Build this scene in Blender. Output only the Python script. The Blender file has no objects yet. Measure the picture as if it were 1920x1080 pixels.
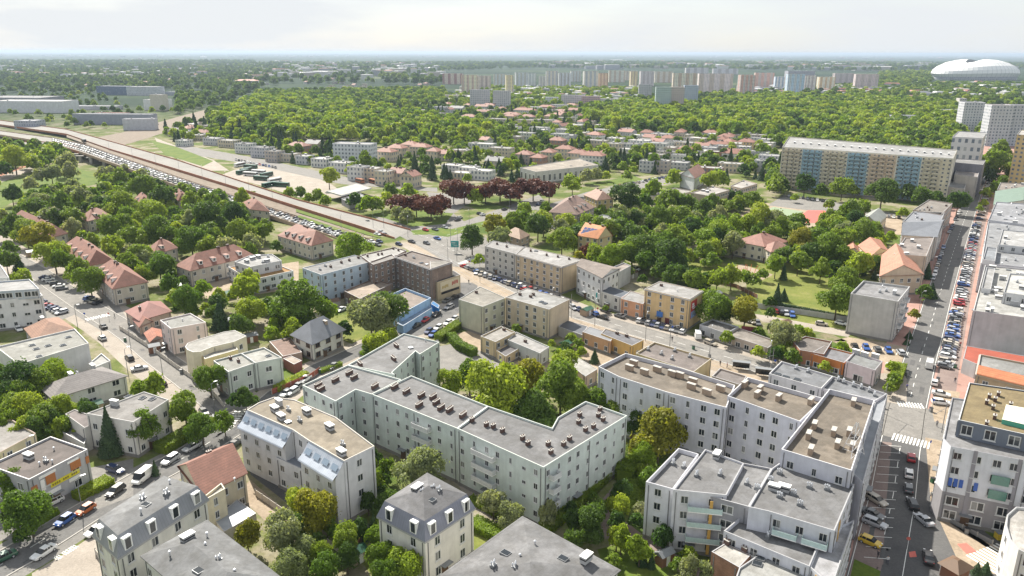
import bpy, math, random
import numpy as np
from mathutils import Vector, Matrix
R=random.Random(7)
rad=math.radians
sc=bpy.context.scene
col=sc.collection
# ---------------------------------------------------------------- camera
FPX=1440.0; HC=88.0; PIT=math.atan(442/1440); ROLL=rad(0.18)
cd=bpy.data.cameras.new('camera'); cam=bpy.data.objects.new('camera',cd); col.objects.link(cam)
cd.sensor_width=36; cd.lens=36*FPX/1920; cd.clip_start=1; cd.clip_end=300000
cam.matrix_world=Matrix.Translation((0,0,HC))@Matrix.Rotation(rad(90)-PIT,4,'X')@Matrix.Rotation(ROLL,4,'Z')
sc.camera=cam
# ---------------------------------------------------------------- sky and sun
SUN_EL=rad(44); SUN_DIR=Vector((-0.49,0.87,0)).normalized()
sc.view_settings.view_transform='Standard'; sc.view_settings.look='None'
sc.view_settings.exposure=EXPO if 'EXPO' in globals() else 1.17
sc.view_settings.gamma=1
w=bpy.data.worlds.new("World"); sc.world=w; w.use_nodes=True
nt=w.node_tree; nt.nodes.clear(); N=nt.nodes.new; L=nt.links.new
sky=N('ShaderNodeTexSky'); sky.sky_type='NISHITA'; sky.sun_disc=False
sky.sun_elevation=SUN_EL; sky.sun_rotation=math.atan2(SUN_DIR.x,SUN_DIR.y)
sky.air_density=1.0; sky.dust_density=0.8; sky.ozone_density=1.0
tc=N('ShaderNodeTexCoord'); sep=N('ShaderNodeSeparateXYZ'); L(tc.outputs['Generated'],sep.inputs[0])
mp=N('ShaderNodeMapping'); mp.inputs['Scale'].default_value=(1.6,1.6,9.0); L(tc.outputs['Generated'],mp.inputs[0])
nz=N('ShaderNodeTexNoise'); nz.inputs['Scale'].default_value=1.7; nz.inputs['Detail'].default_value=6; nz.inputs['Roughness'].default_value=.55
L(mp.outputs[0],nz.inputs['Vector'])
cr=N('ShaderNodeValToRGB'); cr.color_ramp.elements[0].position=.40; cr.color_ramp.elements[1].position=.60
cr.color_ramp.elements[0].color=(.74,.74,.74,1); cr.color_ramp.elements[1].color=(.98,.98,.98,1)
L(nz.outputs['Fac'],cr.inputs[0])
mx=N('ShaderNodeMix'); mx.data_type='RGBA'; L(cr.outputs[0],mx.inputs['Factor']); L(sky.outputs[0],mx.inputs['A'])
mx.inputs['B'].default_value=(5.2,5.4,5.6,1)
bg=N('ShaderNodeBackground'); bg.inputs['Strength'].default_value=SKYS if 'SKYS' in globals() else 0.072
out=N('ShaderNodeOutputWorld'); L(mx.outputs['Result'],bg.inputs[0]); L(bg.outputs[0],out.inputs[0])
sl=bpy.data.lights.new('sun','SUN'); sl.energy=4.7; sl.angle=rad(.6); sl.color=(1,.94,.84)
so=bpy.data.objects.new('sun',sl); col.objects.link(so)
sd=(SUN_DIR*math.cos(SUN_EL)+Vector((0,0,math.sin(SUN_EL))))
so.rotation_euler=(-sd).to_track_quat('-Z','Y').to_euler()
sc.cycles.max_bounces=5; sc.cycles.diffuse_bounces=3; sc.cycles.glossy_bounces=2; sc.cycles.transmission_bounces=2; sc.cycles.volume_bounces=0
sc.cycles.transparent_max_bounces=4
try: sc.cycles.use_denoising=True
except Exception: pass
# ---------------------------------------------------------------- pixel -> point on the plane z
_cr,_sr=math.cos(ROLL),math.sin(ROLL); _cp,_sp=math.cos(PIT),math.sin(PIT)
def G(px,py,z=0.0):
    u=px-960; v=py-540; u,v=u*_cr+v*_sr,-u*_sr+v*_cr
    dy=FPX*_cp-v*_sp; dz=-FPX*_sp-v*_cp; t=(z-HC)/dz
    return Vector((u*t,dy*t,z))
def depth(p): return p.y*_cp+(HC-p.z)*_sp
def proj(p):
    zc=p.y*_cp+(HC-p.z)*_sp; yc=-(p.y*_sp)+(HC-p.z)*_cp
    if zc<=1: return (-9999,-9999)
    u=FPX*p.x/zc; v=FPX*yc/zc
    return (960+u*_cr-v*_sr, 540+u*_sr+v*_cr)
# ---------------------------------------------------------------- materials
_mc={}
def newmat(name):
    m=bpy.data.materials.new(name); m.use_nodes=True; t=m.node_tree; b=t.nodes['Principled BSDF']; return m,t,b
def c4(c): return (c[0],c[1],c[2],1)
def ramp(t,src,stops):
    r=t.nodes.new('ShaderNodeValToRGB'); e=r.color_ramp.elements
    while len(e)<len(stops): e.new(.5)
    for i,(p,c) in enumerate(stops): e[i].position=p; e[i].color=c4(c)
    t.links.new(src,r.inputs[0]); return r.outputs[0]
def noise(t,vec,scale,detail=4,rough=.6):
    n=t.nodes.new('ShaderNodeTexNoise'); n.inputs['Scale'].default_value=scale; n.inputs['Detail'].default_value=detail; n.inputs['Roughness'].default_value=rough
    if vec is not None: t.links.new(vec,n.inputs['Vector'])
    return n.outputs['Fac']
def pos(t): 
    g=t.nodes.new('ShaderNodeNewGeometry'); return g.outputs['Position'],g.outputs['Normal']
def mul(t,a,b,mode='MULTIPLY',fac=1.0):
    m=t.nodes.new('ShaderNodeMix'); m.data_type='RGBA'; m.blend_type=mode; m.inputs['Factor'].default_value=fac
    for s,x in (('A',a),('B',b)):
        if isinstance(x,(tuple,list)): m.inputs[s].default_value=c4(x)
        else: t.links.new(x,m.inputs[s])
    return m.outputs['Result']
def mth(t,op,a,b=None):
    m=t.nodes.new('ShaderNodeMath'); m.operation=op
    for i,x in enumerate((a,b)):
        if x is None: continue
        if isinstance(x,(int,float)): m.inputs[i].default_value=x
        else: t.links.new(x,m.inputs[i])
    return m.outputs[0]
def vscale(t,vec,s):
    m=t.nodes.new('ShaderNodeMapping'); m.inputs['Scale'].default_value=s; t.links.new(vec,m.inputs[0]); return m.outputs[0]
def plain(name,c,rough=.6,metal=0,spec=.5,objcol=False):
    k=('p',name,c,rough,metal)
    if k in _mc: return _mc[k]
    m,t,b=newmat(name); b.inputs['Base Color'].default_value=c4(c); b.inputs['Roughness'].default_value=rough; b.inputs['Metallic'].default_value=metal
    P,_=pos(t); f=noise(t,P,3,3); cc=ramp(t,f,[(.3,tuple(x*.9 for x in c)),(.7,tuple(min(1,x*1.08) for x in c))]); t.links.new(cc,b.inputs['Base Color'])
    _mc[k]=m; return m
def wallmat(c,kind='plaster'):
    k=('w',c,kind)
    if k in _mc: return _mc[k]
    m,t,b=newmat(kind+' wall'); P,Nn=pos(t)
    f=noise(t,P,.35,5); s=noise(t,vscale(t,P,(.9,.9,.08)),1.3,4)
    d=.15 if kind=='plaster' else .28
    a=ramp(t,f,[(.3,tuple(x*(1-d) for x in c)),(.7,tuple(min(1,x*(1+d*.4)) for x in c))])
    st=ramp(t,s,[(.35,(1-d*.6,)*3),(.62,(1,1,1))])
    o=mul(t,a,st)
    if kind=='brick':
        bp=t.nodes.new('ShaderNodeTexBrick'); bp.inputs['Scale'].default_value=1; bp.inputs['Brick Width'].default_value=.5; bp.inputs['Row Height'].default_value=.16
        tg=t.nodes.new('ShaderNodeVectorMath'); tg.operation='CROSS_PRODUCT'; t.links.new(Nn,tg.inputs[0]); tg.inputs[1].default_value=(0,0,1)
        dt=t.nodes.new('ShaderNodeVectorMath'); dt.operation='DOT_PRODUCT'; t.links.new(tg.outputs[0],dt.inputs[0]); t.links.new(P,dt.inputs[1])
        sx=t.nodes.new('ShaderNodeSeparateXYZ'); t.links.new(P,sx.inputs[0]); cx=t.nodes.new('ShaderNodeCombineXYZ'); t.links.new(dt.outputs['Value'],cx.inputs[0]); t.links.new(sx.outputs[2],cx.inputs[1])
        t.links.new(cx.outputs[0],bp.inputs['Vector']); bp.inputs['Color1'].default_value=(1,1,1,1); bp.inputs['Color2'].default_value=(.75,.75,.75,1); bp.inputs['Mortar'].default_value=(1.0,1.0,.95,1)
        o=mul(t,o,bp.outputs['Color'])
    t.links.new(o,b.inputs['Base Color']); b.inputs['Roughness'].default_value=.9; b.inputs['Specular IOR Level'].default_value=.25
    _mc[k]=m; return m
def farwall(c,bay=3.4,fl=2.8,win=(.10,.12,.15),stripe=None):
    k=('f',c,bay,fl,win,stripe)
    if k in _mc: return _mc[k]
    m,t,b=newmat('facade wall'); P,Nn=pos(t)
    tg=t.nodes.new('ShaderNodeVectorMath'); tg.operation='CROSS_PRODUCT'; t.links.new(Nn,tg.inputs[0]); tg.inputs[1].default_value=(0,0,1)
    dt=t.nodes.new('ShaderNodeVectorMath'); dt.operation='DOT_PRODUCT'; t.links.new(tg.outputs[0],dt.inputs[0]); t.links.new(P,dt.inputs[1]); u=dt.outputs['Value']
    sx=t.nodes.new('ShaderNodeSeparateXYZ'); t.links.new(P,sx.inputs[0]); z=sx.outputs[2]
    fu=mth(t,'FRACT',mth(t,'DIVIDE',u,bay)); fv=mth(t,'FRACT',mth(t,'DIVIDE',mth(t,'ADD',z,0.0),fl))
    a=mth(t,'MULTIPLY',mth(t,'GREATER_THAN',fu,.28),mth(t,'LESS_THAN',fu,.72)); bb=mth(t,'MULTIPLY',mth(t,'GREATER_THAN',fv,.32),mth(t,'LESS_THAN',fv,.80))
    mask=mth(t,'MULTIPLY',a,bb)
    f=noise(t,P,.2,4); base=ramp(t,f,[(.3,tuple(x*.86 for x in c)),(.7,c)])
    if stripe:
        su=mth(t,'GREATER_THAN',mth(t,'FRACT',mth(t,'DIVIDE',u,stripe[1])),.55)
        mm=t.nodes.new('ShaderNodeMix'); mm.data_type='RGBA'; t.links.new(su,mm.inputs['Factor']); t.links.new(base,mm.inputs['A']); mm.inputs['B'].default_value=c4(stripe[0]); base=mm.outputs['Result']
    wv=t.nodes.new('ShaderNodeTexWhiteNoise'); cx=t.nodes.new('ShaderNodeCombineXYZ')
    t.links.new(mth(t,'FLOOR',mth(t,'DIVIDE',u,bay)),cx.inputs[0]); t.links.new(mth(t,'FLOOR',mth(t,'DIVIDE',z,fl)),cx.inputs[1]); t.links.new(cx.outputs[0],wv.inputs['Vector'])
    wc=ramp(t,wv.outputs['Value'],[(0,win),(.7,tuple(x*1.6 for x in win)),(1,(.35,.36,.36))])
    mm=t.nodes.new('ShaderNodeMix'); mm.data_type='RGBA'; t.links.new(mask,mm.inputs['Factor']); t.links.new(base,mm.inputs['A']); t.links.new(wc,mm.inputs['B'])
    t.links.new(mm.outputs['Result'],b.inputs['Base Color']); b.inputs['Roughness'].default_value=.8
    _mc[k]=m; return m
def roofmat(c,kind='bit'):
    k=('r',c,kind)
    if k in _mc: return _mc[k]
    m,t,b=newmat({'bit':'bitumen roof','tile':'tile roof','metal':'sheet metal roof','sedum':'planted roof'}[kind]); P,Nn=pos(t)
    if kind=='bit':
        c=tuple(x*.62 for x in c)
        f=noise(t,P,.12,6,.65); g=noise(t,P,1.6,5,.7)
        o=mul(t,ramp(t,f,[(.32,tuple(x*.70 for x in c)),(.44,tuple(x*.95 for x in c)),(.47,tuple(x*.80 for x in c)),(.56,c),(.60,tuple(x*1.22 for x in c)),(.72,tuple(x*1.05 for x in c))]),ramp(t,g,[(.3,(.84,)*3),(.6,(1.06,)*3)]))
        o=mul(t,o,ramp(t,noise(t,P,.45,3,.5),[(.42,(1,1,1)),(.62,(.82,.81,.79))]))
        sx=t.nodes.new('ShaderNodeSeparateXYZ'); rt=t.nodes.new('ShaderNodeMapping'); rt.inputs['Rotation'].default_value=(0,0,rad(41)); t.links.new(P,rt.inputs[0]); t.links.new(rt.outputs[0],sx.inputs[0])
        sm=mth(t,'LESS_THAN',mth(t,'FRACT',sx.outputs[0]),.06); cx=t.nodes.new('ShaderNodeMix'); cx.data_type='RGBA'; t.links.new(sm,cx.inputs['Factor']); t.links.new(o,cx.inputs['A']); t.links.new(mul(t,o,(.86,.86,.86)),cx.inputs['B']); o=cx.outputs['Result']
        b.inputs['Roughness'].default_value=.85
    elif kind=='tile':
        f=noise(t,P,.5,5,.7); g=noise(t,P,5,3,.6); sx=t.nodes.new('ShaderNodeSeparateXYZ'); t.links.new(P,sx.inputs[0])
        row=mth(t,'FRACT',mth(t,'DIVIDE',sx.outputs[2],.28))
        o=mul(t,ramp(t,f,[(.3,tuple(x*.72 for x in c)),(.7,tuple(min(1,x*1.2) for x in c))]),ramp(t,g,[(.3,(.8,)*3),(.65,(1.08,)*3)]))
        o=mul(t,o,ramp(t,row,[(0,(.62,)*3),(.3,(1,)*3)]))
        b.inputs['Roughness'].default_value=.75
    elif kind=='metal':
        f=noise(t,P,.4,4); tg=t.nodes.new('ShaderNodeVectorMath'); tg.operation='CROSS_PRODUCT'; t.links.new(Nn,tg.inputs[0]); tg.inputs[1].default_value=(0,0,1)
        nn=t.nodes.new('ShaderNodeVectorMath'); nn.operation='NORMALIZE'; t.links.new(tg.outputs[0],nn.inputs[0])
        dt=t.nodes.new('ShaderNodeVectorMath'); dt.operation='DOT_PRODUCT'; t.links.new(nn.outputs[0],dt.inputs[0]); t.links.new(P,dt.inputs[1])
        s=mth(t,'FRACT',mth(t,'DIVIDE',dt.outputs['Value'],.55))
        o=mul(t,ramp(t,f,[(.3,tuple(x*.85 for x in c)),(.7,tuple(min(1,x*1.1) for x in c))]),ramp(t,s,[(0,(.62,)*3),(.12,(1,)*3)]))
        b.inputs['Roughness'].default_value=.55; b.inputs['Metallic'].default_value=.15
    else:
        f=noise(t,P,.6,6,.7); o=ramp(t,f,[(.3,(.10,.10,.03)),(.5,(.28,.14,.05)),(.7,(.18,.18,.05))]); b.inputs['Roughness'].default_value=.95
    t.links.new(o,b.inputs['Base Color']); _mc[k]=m; return m
def groundmat(name,stops,scale=.1,fine=1.2,famt=.8,rough=.95):
    k=('g',name)
    if k in _mc: return _mc[k]
    m,t,b=newmat(name); P,_=pos(t); o=ramp(t,noise(t,P,scale,8,.65),stops)
    o=mul(t,o,ramp(t,noise(t,P,fine,4,.7),[(.3,(famt,)*3),(.7,(1.12,)*3)]))
    t.links.new(o,b.inputs['Base Color']); b.inputs['Roughness'].default_value=rough; b.inputs['Specular IOR Level'].default_value=.2
    _mc[k]=m; return m
M={}
M['frame']=plain('white window frame',(.58,.58,.57),.5)
def glassmat():
    m,t,b=newmat('window glass'); oi=t.nodes.new('ShaderNodeObjectInfo'); P,_=pos(t)
    wn=t.nodes.new('ShaderNodeTexWhiteNoise'); v=t.nodes.new('ShaderNodeVectorMath'); v.operation='SNAP'; t.links.new(P,v.inputs[0]); v.inputs[1].default_value=(1.4,1.4,2.0); t.links.new(v.outputs[0],wn.inputs['Vector'])
    o=ramp(t,wn.outputs['Value'],[(0,(.012,.015,.02)),(.6,(.035,.042,.05)),(.85,(.09,.10,.11)),(1,(.28,.28,.27))])
    t.links.new(o,b.inputs['Base Color']); b.inputs['Roughness'].default_value=.12; return m
M['glass']=glassmat()
M['darkglass']=plain('dark glass',(.02,.025,.03),.08)
M['brickch']=plain('chimney brick',(.115,.068,.055),.9)
M['tanch']=plain('tan chimney render',(.34,.26,.19),.9)
M['greych']=plain('grey chimney render',(.42,.42,.42),.9)
M['silver']=plain('zinc vent',(.62,.63,.65),.35,.5)
M['white']=plain('white metal',(.78,.78,.76),.5)
M['black']=plain('black metal',(.03,.03,.032),.5)
M['grey']=plain('grey steel',(.22,.23,.24),.5,.3)
M['concrete']=plain('concrete',(.38,.36,.33),.9)
M['tyre']=plain('tyre rubber',(.02,.02,.02),.9)
M['asphalt']=groundmat('asphalt',[(.3,(.10,.10,.098)),(.5,(.145,.142,.138)),(.56,(.12,.118,.115)),(.75,(.19,.185,.178))],.11,2.5,.8)
M['asphalt_dark']=groundmat('dark asphalt',[(.3,(.075,.075,.077)),(.7,(.12,.118,.116))],.12,2.5,.8)
M['asphalt_pale']=groundmat('pale worn asphalt',[(.3,(.15,.145,.135)),(.48,(.215,.205,.19)),(.54,(.18,.172,.16)),(.72,(.27,.255,.235))],.1,2.2,.8)
M['paving']=groundmat('pale paving',[(.3,(.25,.22,.185)),(.7,(.36,.32,.275))],.15,2.5,.8)
M['pinkpave']=groundmat('pink brick paving',[(.3,(.28,.165,.135)),(.7,(.37,.235,.20))],.2,2.5,.85)
M['darkpave']=groundmat('brown brick paving',[(.3,(.17,.13,.12)),(.7,(.24,.19,.17))],.2,2.5,.85)
M['sand']=groundmat('sandy yard',[(.3,(.24,.19,.135)),(.7,(.38,.31,.235))],.2,1.5,.75)
M['lawn']=groundmat('lawn grass',[(.3,(.06,.105,.015)),(.5,(.095,.14,.02)),(.75,(.15,.165,.035))],.15,1.5,.75)
M['drylawn']=groundmat('dry lawn grass',[(.3,(.09,.125,.02)),(.55,(.155,.17,.04)),(.75,(.25,.225,.09))],.12,1.5,.8)
M['yard']=groundmat('garden ground',[(.3,(.05,.085,.02)),(.45,(.09,.12,.035)),(.58,(.20,.17,.11)),(.72,(.10,.13,.03))],.09,1.0,.7)
M['rail']=groundmat('railway ballast',[(.3,(.16,.13,.10)),(.7,(.24,.20,.16))],.3,2,.8)
M['rust']=groundmat('rust brown barrier',[(.3,(.28,.13,.08)),(.7,(.36,.18,.12))],.3,2,.9)
M['paint']=plain('white road paint',(.68,.68,.65),.8)
M['redpaint']=plain('red road paint',(.55,.13,.10),.8)
M['court']=plain('red sports court',(.50,.10,.08),.8)
M['greencourt']=plain('green sports court',(.20,.26,.16),.8)
# ---------------------------------------------------------------- object helpers
def tag(o,label=None,cat=None,group=None,kind=None):
    if label: o['label']=label
    if cat: o['category']=cat
    if group: o['group']=group
    if kind: o['kind']=kind
    return o
def empty(name,loc,rz=0):
    o=bpy.data.objects.new(name,None); col.objects.link(o); o.location=loc; o.rotation_euler=(0,0,rz); o.empty_display_size=.1; return o
class MB:
    def __init__(s): s.v=[]; s.f=[]; s.m=[]
    def face(s,pts,mi=0):
        n=len(s.v); s.v+= [tuple(p) for p in pts]; s.f.append(tuple(range(n,n+len(pts)))); s.m.append(mi)
    def mesh(s,vs,fs,mi=0):
        n=len(s.v); s.v+=[tuple(p) for p in vs]; s.f+=[tuple(i+n for i in f) for f in fs]; s.m+=[mi]*len(fs)
    def box(s,c,d,rz=0,mi=0,taper=1.0):
        x,y,z=c; a,b,h=d[0]/2,d[1]/2,d[2]; ca,sa=math.cos(rz),math.sin(rz); vs=[]
        for zz,k in ((0,1),(h,taper)):
            for sx,sy in ((-1,-1),(1,-1),(1,1),(-1,1)):
                px,py=sx*a*k,sy*b*k; vs.append((x+px*ca-py*sa,y+px*sa+py*ca,z+zz))
        s.mesh(vs,[(3,2,1,0),(4,5,6,7),(0,1,5,4),(1,2,6,5),(2,3,7,6),(3,0,4,7)],mi)
    def cyl(s,c,r,h,n=8,mi=0,r2=None):
        r2=r if r2 is None else r2; vs=[(c[0]+r*math.cos(2*math.pi*i/n),c[1]+r*math.sin(2*math.pi*i/n),c[2]) for i in range(n)]+[(c[0]+r2*math.cos(2*math.pi*i/n),c[1]+r2*math.sin(2*math.pi*i/n),c[2]+h) for i in range(n)]
        s.mesh(vs,[tuple(range(n-1,-1,-1)),tuple(range(n,2*n))]+[(i,(i+1)%n,n+(i+1)%n,n+i) for i in range(n)],mi)
    def bar(s,p,q,w,mi=0,w2=None):
        p=Vector(p);q=Vector(q); d=(q-p); 
        if d.length<1e-4: return
        d.normalize(); a=d.orthogonal().normalized(); b=d.cross(a); w2=w if w2 is None else w2; vs=[]
        for c,k in ((p,w),(q,w2)):
            for i in range(6): t=i*math.pi/3; vs.append(c+a*math.cos(t)*k/2+b*math.sin(t)*k/2)
        s.mesh(vs,[(5,4,3,2,1,0),(6,7,8,9,10,11)]+[(i,(i+1)%6,6+(i+1)%6,6+i) for i in range(6)],mi)
    def prism(s,pts,z0,z1,mi=0,top=True,bottom=False,side=True,tmi=None):
        n=len(pts); b=len(s.v); s.v+=[(p[0],p[1],z0) for p in pts]+[(p[0],p[1],z1) for p in pts]
        if side:
            for i in range(n): j=(i+1)%n; s.f.append((b+i,b+j,b+n+j,b+n+i)); s.m.append(mi)
        if top: s.f.append(tuple(b+n+i for i in range(n))); s.m.append(mi if tmi is None else tmi)
        if bottom: s.f.append(tuple(b+n-1-i for i in range(n))); s.m.append(mi)
    def build(s,name,mats,parent=None,loc=None,smooth=False):
        me=bpy.data.meshes.new(name); me.from_pydata(s.v,[],s.f)
        if not isinstance(mats,(list,tuple)): mats=[mats]
        for m in mats: me.materials.append(m)
        if len(mats)>1: me.polygons.foreach_set('material_index',s.m)
        if smooth: me.polygons.foreach_set('use_smooth',[True]*len(s.f))
        me.update(); o=bpy.data.objects.new(name,me); col.objects.link(o)
        if parent is not None:
            o.parent=parent; o.matrix_parent_inverse=parent.matrix_basis.inverted()
        if loc is not None: o.location=loc
        return o
KIDS={}
def copy_tree(o,parent=None):
    c=o.copy(); col.objects.link(c)
    if parent is not None: c.parent=parent
    for ch in o.children: copy_tree(ch,c)
    return c
def ordn(i):
    w_=['first','second','third','fourth','fifth','sixth','seventh','eighth','ninth','tenth','eleventh','twelfth']
    if i<12: return w_[i]
    n=i+1; return '%d%s'%(n,{1:'st',2:'nd',3:'rd'}.get(n%10 if n%100 not in (11,12,13) else 0,'th'))
def area(p): return sum(p[i][0]*p[(i+1)%len(p)][1]-p[(i+1)%len(p)][0]*p[i][1] for i in range(len(p)))/2
def inset(p,d):
    n=len(p); o=[]
    for i in range(n):
        a=Vector(p[i-1][:2]);b=Vector(p[i][:2]);c=Vector(p[(i+1)%n][:2])
        e1=(b-a).normalized(); e2=(c-b).normalized(); n1=Vector((-e1.y,e1.x)); n2=Vector((-e2.y,e2.x))
        k=n1+n2; l=k.length_squared
        if l<1e-6: o.append(b+n1*d); continue
        k=k*(2/l)
        if k.length>2.5: k=k.normalized()*2.5
        o.append(b+k*d)
    return o
def inpoly(x,y,p):
    r=False; j=len(p)-1
    for i in range(len(p)):
        if (p[i][1]>y)!=(p[j][1]>y) and x<(p[j][0]-p[i][0])*(y-p[i][1])/(p[j][1]-p[i][1]+1e-12)+p[i][0]: r=not r
        j=i
    return r
FOOT=[]
def blocked(x,y,r=0):
    for p,(a,b,c,d) in FOOT:
        if a-r<x<b+r and c-r<y<d+r:
            if inpoly(x,y,p): return True
            if r and any(inpoly(x+dx*r,y+dy*r,p) for dx,dy in ((1,0),(-1,0),(0,1),(0,-1))): return True
    return False
def addfoot(p):
    p=[(q[0],q[1]) for q in p]; xs=[q[0] for q in p]; ys=[q[1] for q in p]; FOOT.append((p,(min(xs),max(xs),min(ys),max(ys))))
# ---------------------------------------------------------------- building kit
def mk_window_mesh(kind):
    b=MB(); t=.08
    for (x0,x1,z0,z1) in ((-.5,.5,0,t),(-.5,.5,1-t,1),(-.5,-.5+t,t,1-t),(.5-t,.5,t,1-t)): 
        b.mesh([(x0,0,z0),(x1,0,z0),(x1,0,z1),(x0,0,z1),(x0,-.07,z0),(x1,-.07,z0),(x1,-.07,z1),(x0,-.07,z1)],[(4,5,6,7),(0,4,7,3),(5,1,2,6),(7,6,2,3),(0,1,5,4)],0)
    b.mesh([(-.03,0,t),(.03,0,t),(.03,0,1-t),(-.03,0,1-t),(-.03,-.06,t),(.03,-.06,t),(.03,-.06,1-t),(-.03,-.06,1-t)],[(4,5,6,7),(0,4,7,3),(5,1,2,6)],0)
    b.mesh([(-.5+t,-.025,t),(.5-t,-.025,t),(.5-t,-.025,1-t),(-.5+t,-.025,1-t)],[(0,1,2,3)],1)
    if kind=='sill': b.mesh([(-.56,0,-.07),(.56,0,-.07),(.56,0,-.005),(-.56,0,-.005),(-.56,-.16,-.07),(.56,-.16,-.07),(.56,-.16,-.005),(-.56,-.16,-.005)],[(4,5,6,7),(3,7,6,2),(0,1,5,4),(0,4,7,3),(5,1,2,6)],0)
    me=bpy.data.meshes.new('window'); me.from_pydata(b.v,[],b.f); me.materials.append(M['frame']); me.materials.append(M['glass']); me.polygons.foreach_set('material_index',b.m); me.update()
    return me,b
WM,WB=mk_window_mesh('sill')
M['browntrim']=plain('brown window frame',(.12,.07,.04),.6)
WMb=WM.copy(); WMb.materials[0]=M['browntrim']
M['pipe']=plain('drainpipe metal',(.16,.16,.165),.5); M['plinth']=plain('plinth render',(.22,.21,.20),.9)
def part_mesh(name,fn,mats):
    b=MB(); fn(b); me=bpy.data.meshes.new(name); me.from_pydata(b.v,[],b.f)
    for m in mats: me.materials.append(m)
    me.polygons.foreach_set('material_index',b.m); me.update(); return me
def _chb(b):
    b.box((0,0,-.3),(2.6,.75,1.35)); b.box((0,0,1.05),(2.8,.9,.12),mi=1)
    for i in range(5): b.cyl((-1.0+.5*i,0,1.17),.13,.28,6,2)
def _chs(b):
    b.box((0,0,-.3),(1.2,.7,1.3)); b.box((0,0,1.0),(1.35,.85,.12),mi=1); b.cyl((-.3,0,1.12),.13,.3,6,2); b.cyl((.3,0,1.12),.13,.3,6,2)
def _cht(b):
    b.box((0,0,-.3),(2.0,.8,1.6)); b.box((0,0,1.3),(2.15,.95,.15),mi=1)
def _vent(b):
    b.box((0,0,-.1),(1.0,.7,.6)); 
    for i in range(3): b.cyl((-.35+.35*i,(.1 if i%2 else -.1),.5),.12,.55,7,1); b.cyl((-.35+.35*i,(.1 if i%2 else -.1),1.02),.2,.22,7,1,.06)
def _pipe(b): b.cyl((0,0,-.1),.13,.8,7,1); b.cyl((0,0,.7),.26,.14,7,1,.1)
def _wbox(b): b.box((0,0,-.1),(2.0,1.1,1.2)); b.box((0,0,1.1),(2.2,1.3,.12),mi=1); b.box((0,0,.55),(2.04,1.14,.25),mi=2)
def _hatch(b): b.box((0,0,-.1),(1.1,1.1,.35)); b.box((0,0,.25),(1.2,1.2,.08),mi=1)
def _sky(b): b.box((0,0,-.1),(1.2,1.6,.35)); b.box((0,0,.25),(1.0,1.4,.05),mi=1)
RK={}
def rk(k):
    if k not in RK:
        RK[k]={'b':lambda:('chimney',part_mesh('chimney',_chb,[M['brickch'],M['concrete'],M['brickch']])),
        's':lambda:('chimney',part_mesh('chimney',_chs,[M['brickch'],M['concrete'],M['brickch']])),
        't':lambda:('chimney',part_mesh('chimney',_cht,[M['tanch'],M['concrete'],M['tanch']])),
        'g':lambda:('chimney',part_mesh('chimney',_cht,[M['greych'],M['white'],M['tanch']])),
        'v':lambda:('roof_vent',part_mesh('roof_vent',_vent,[M['grey'],M['silver']])),
        'p':lambda:('vent_pipe',part_mesh('vent_pipe',_pipe,[M['silver'],M['silver']])),
        'w':lambda:('ventilation_box',part_mesh('ventilation_box',_wbox,[M['greych'],M['white'],M['black']])),
        'h':lambda:('roof_hatch',part_mesh('roof_hatch',_hatch,[M['grey'],M['silver']])),
        'k':lambda:('skylight',part_mesh('skylight',_sky,[M['grey'],M['darkglass']]))}[k]()
    return RK[k]
CAMP=Vector((0,0,HC))
def V(pts,h,roof='flat',wc=(.6,.58,.52),rc=(.2,.2,.2),fl=3,blank=(),**k):
    d=dict(pts=pts,h=h,roof=roof,wc=wc,rc=rc,fl=fl,blank=set(blank),rise=3.,par=.45,sp=3.1,ww=1.35,wh=1.6,wk='plaster',z0=0.,ch=[],nch=0,chk='b',corn=False,rk=None,far=False,dorm=0,wz=0,ridge=None,hipk=1.0,dx=0,brown=False,bal=None,cap=None,zoff=1.0,world=None,over=.4,balc=(.6,.6,.6),dormall=False,wmat=None,hipr=0); d.update(k); return d
def quad(pts,h):
    P=[G(x,y,h) for x,y in pts]
    if len(P)==3: P.append(P[0]+P[2]-P[1])
    return P
BLD={}
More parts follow.
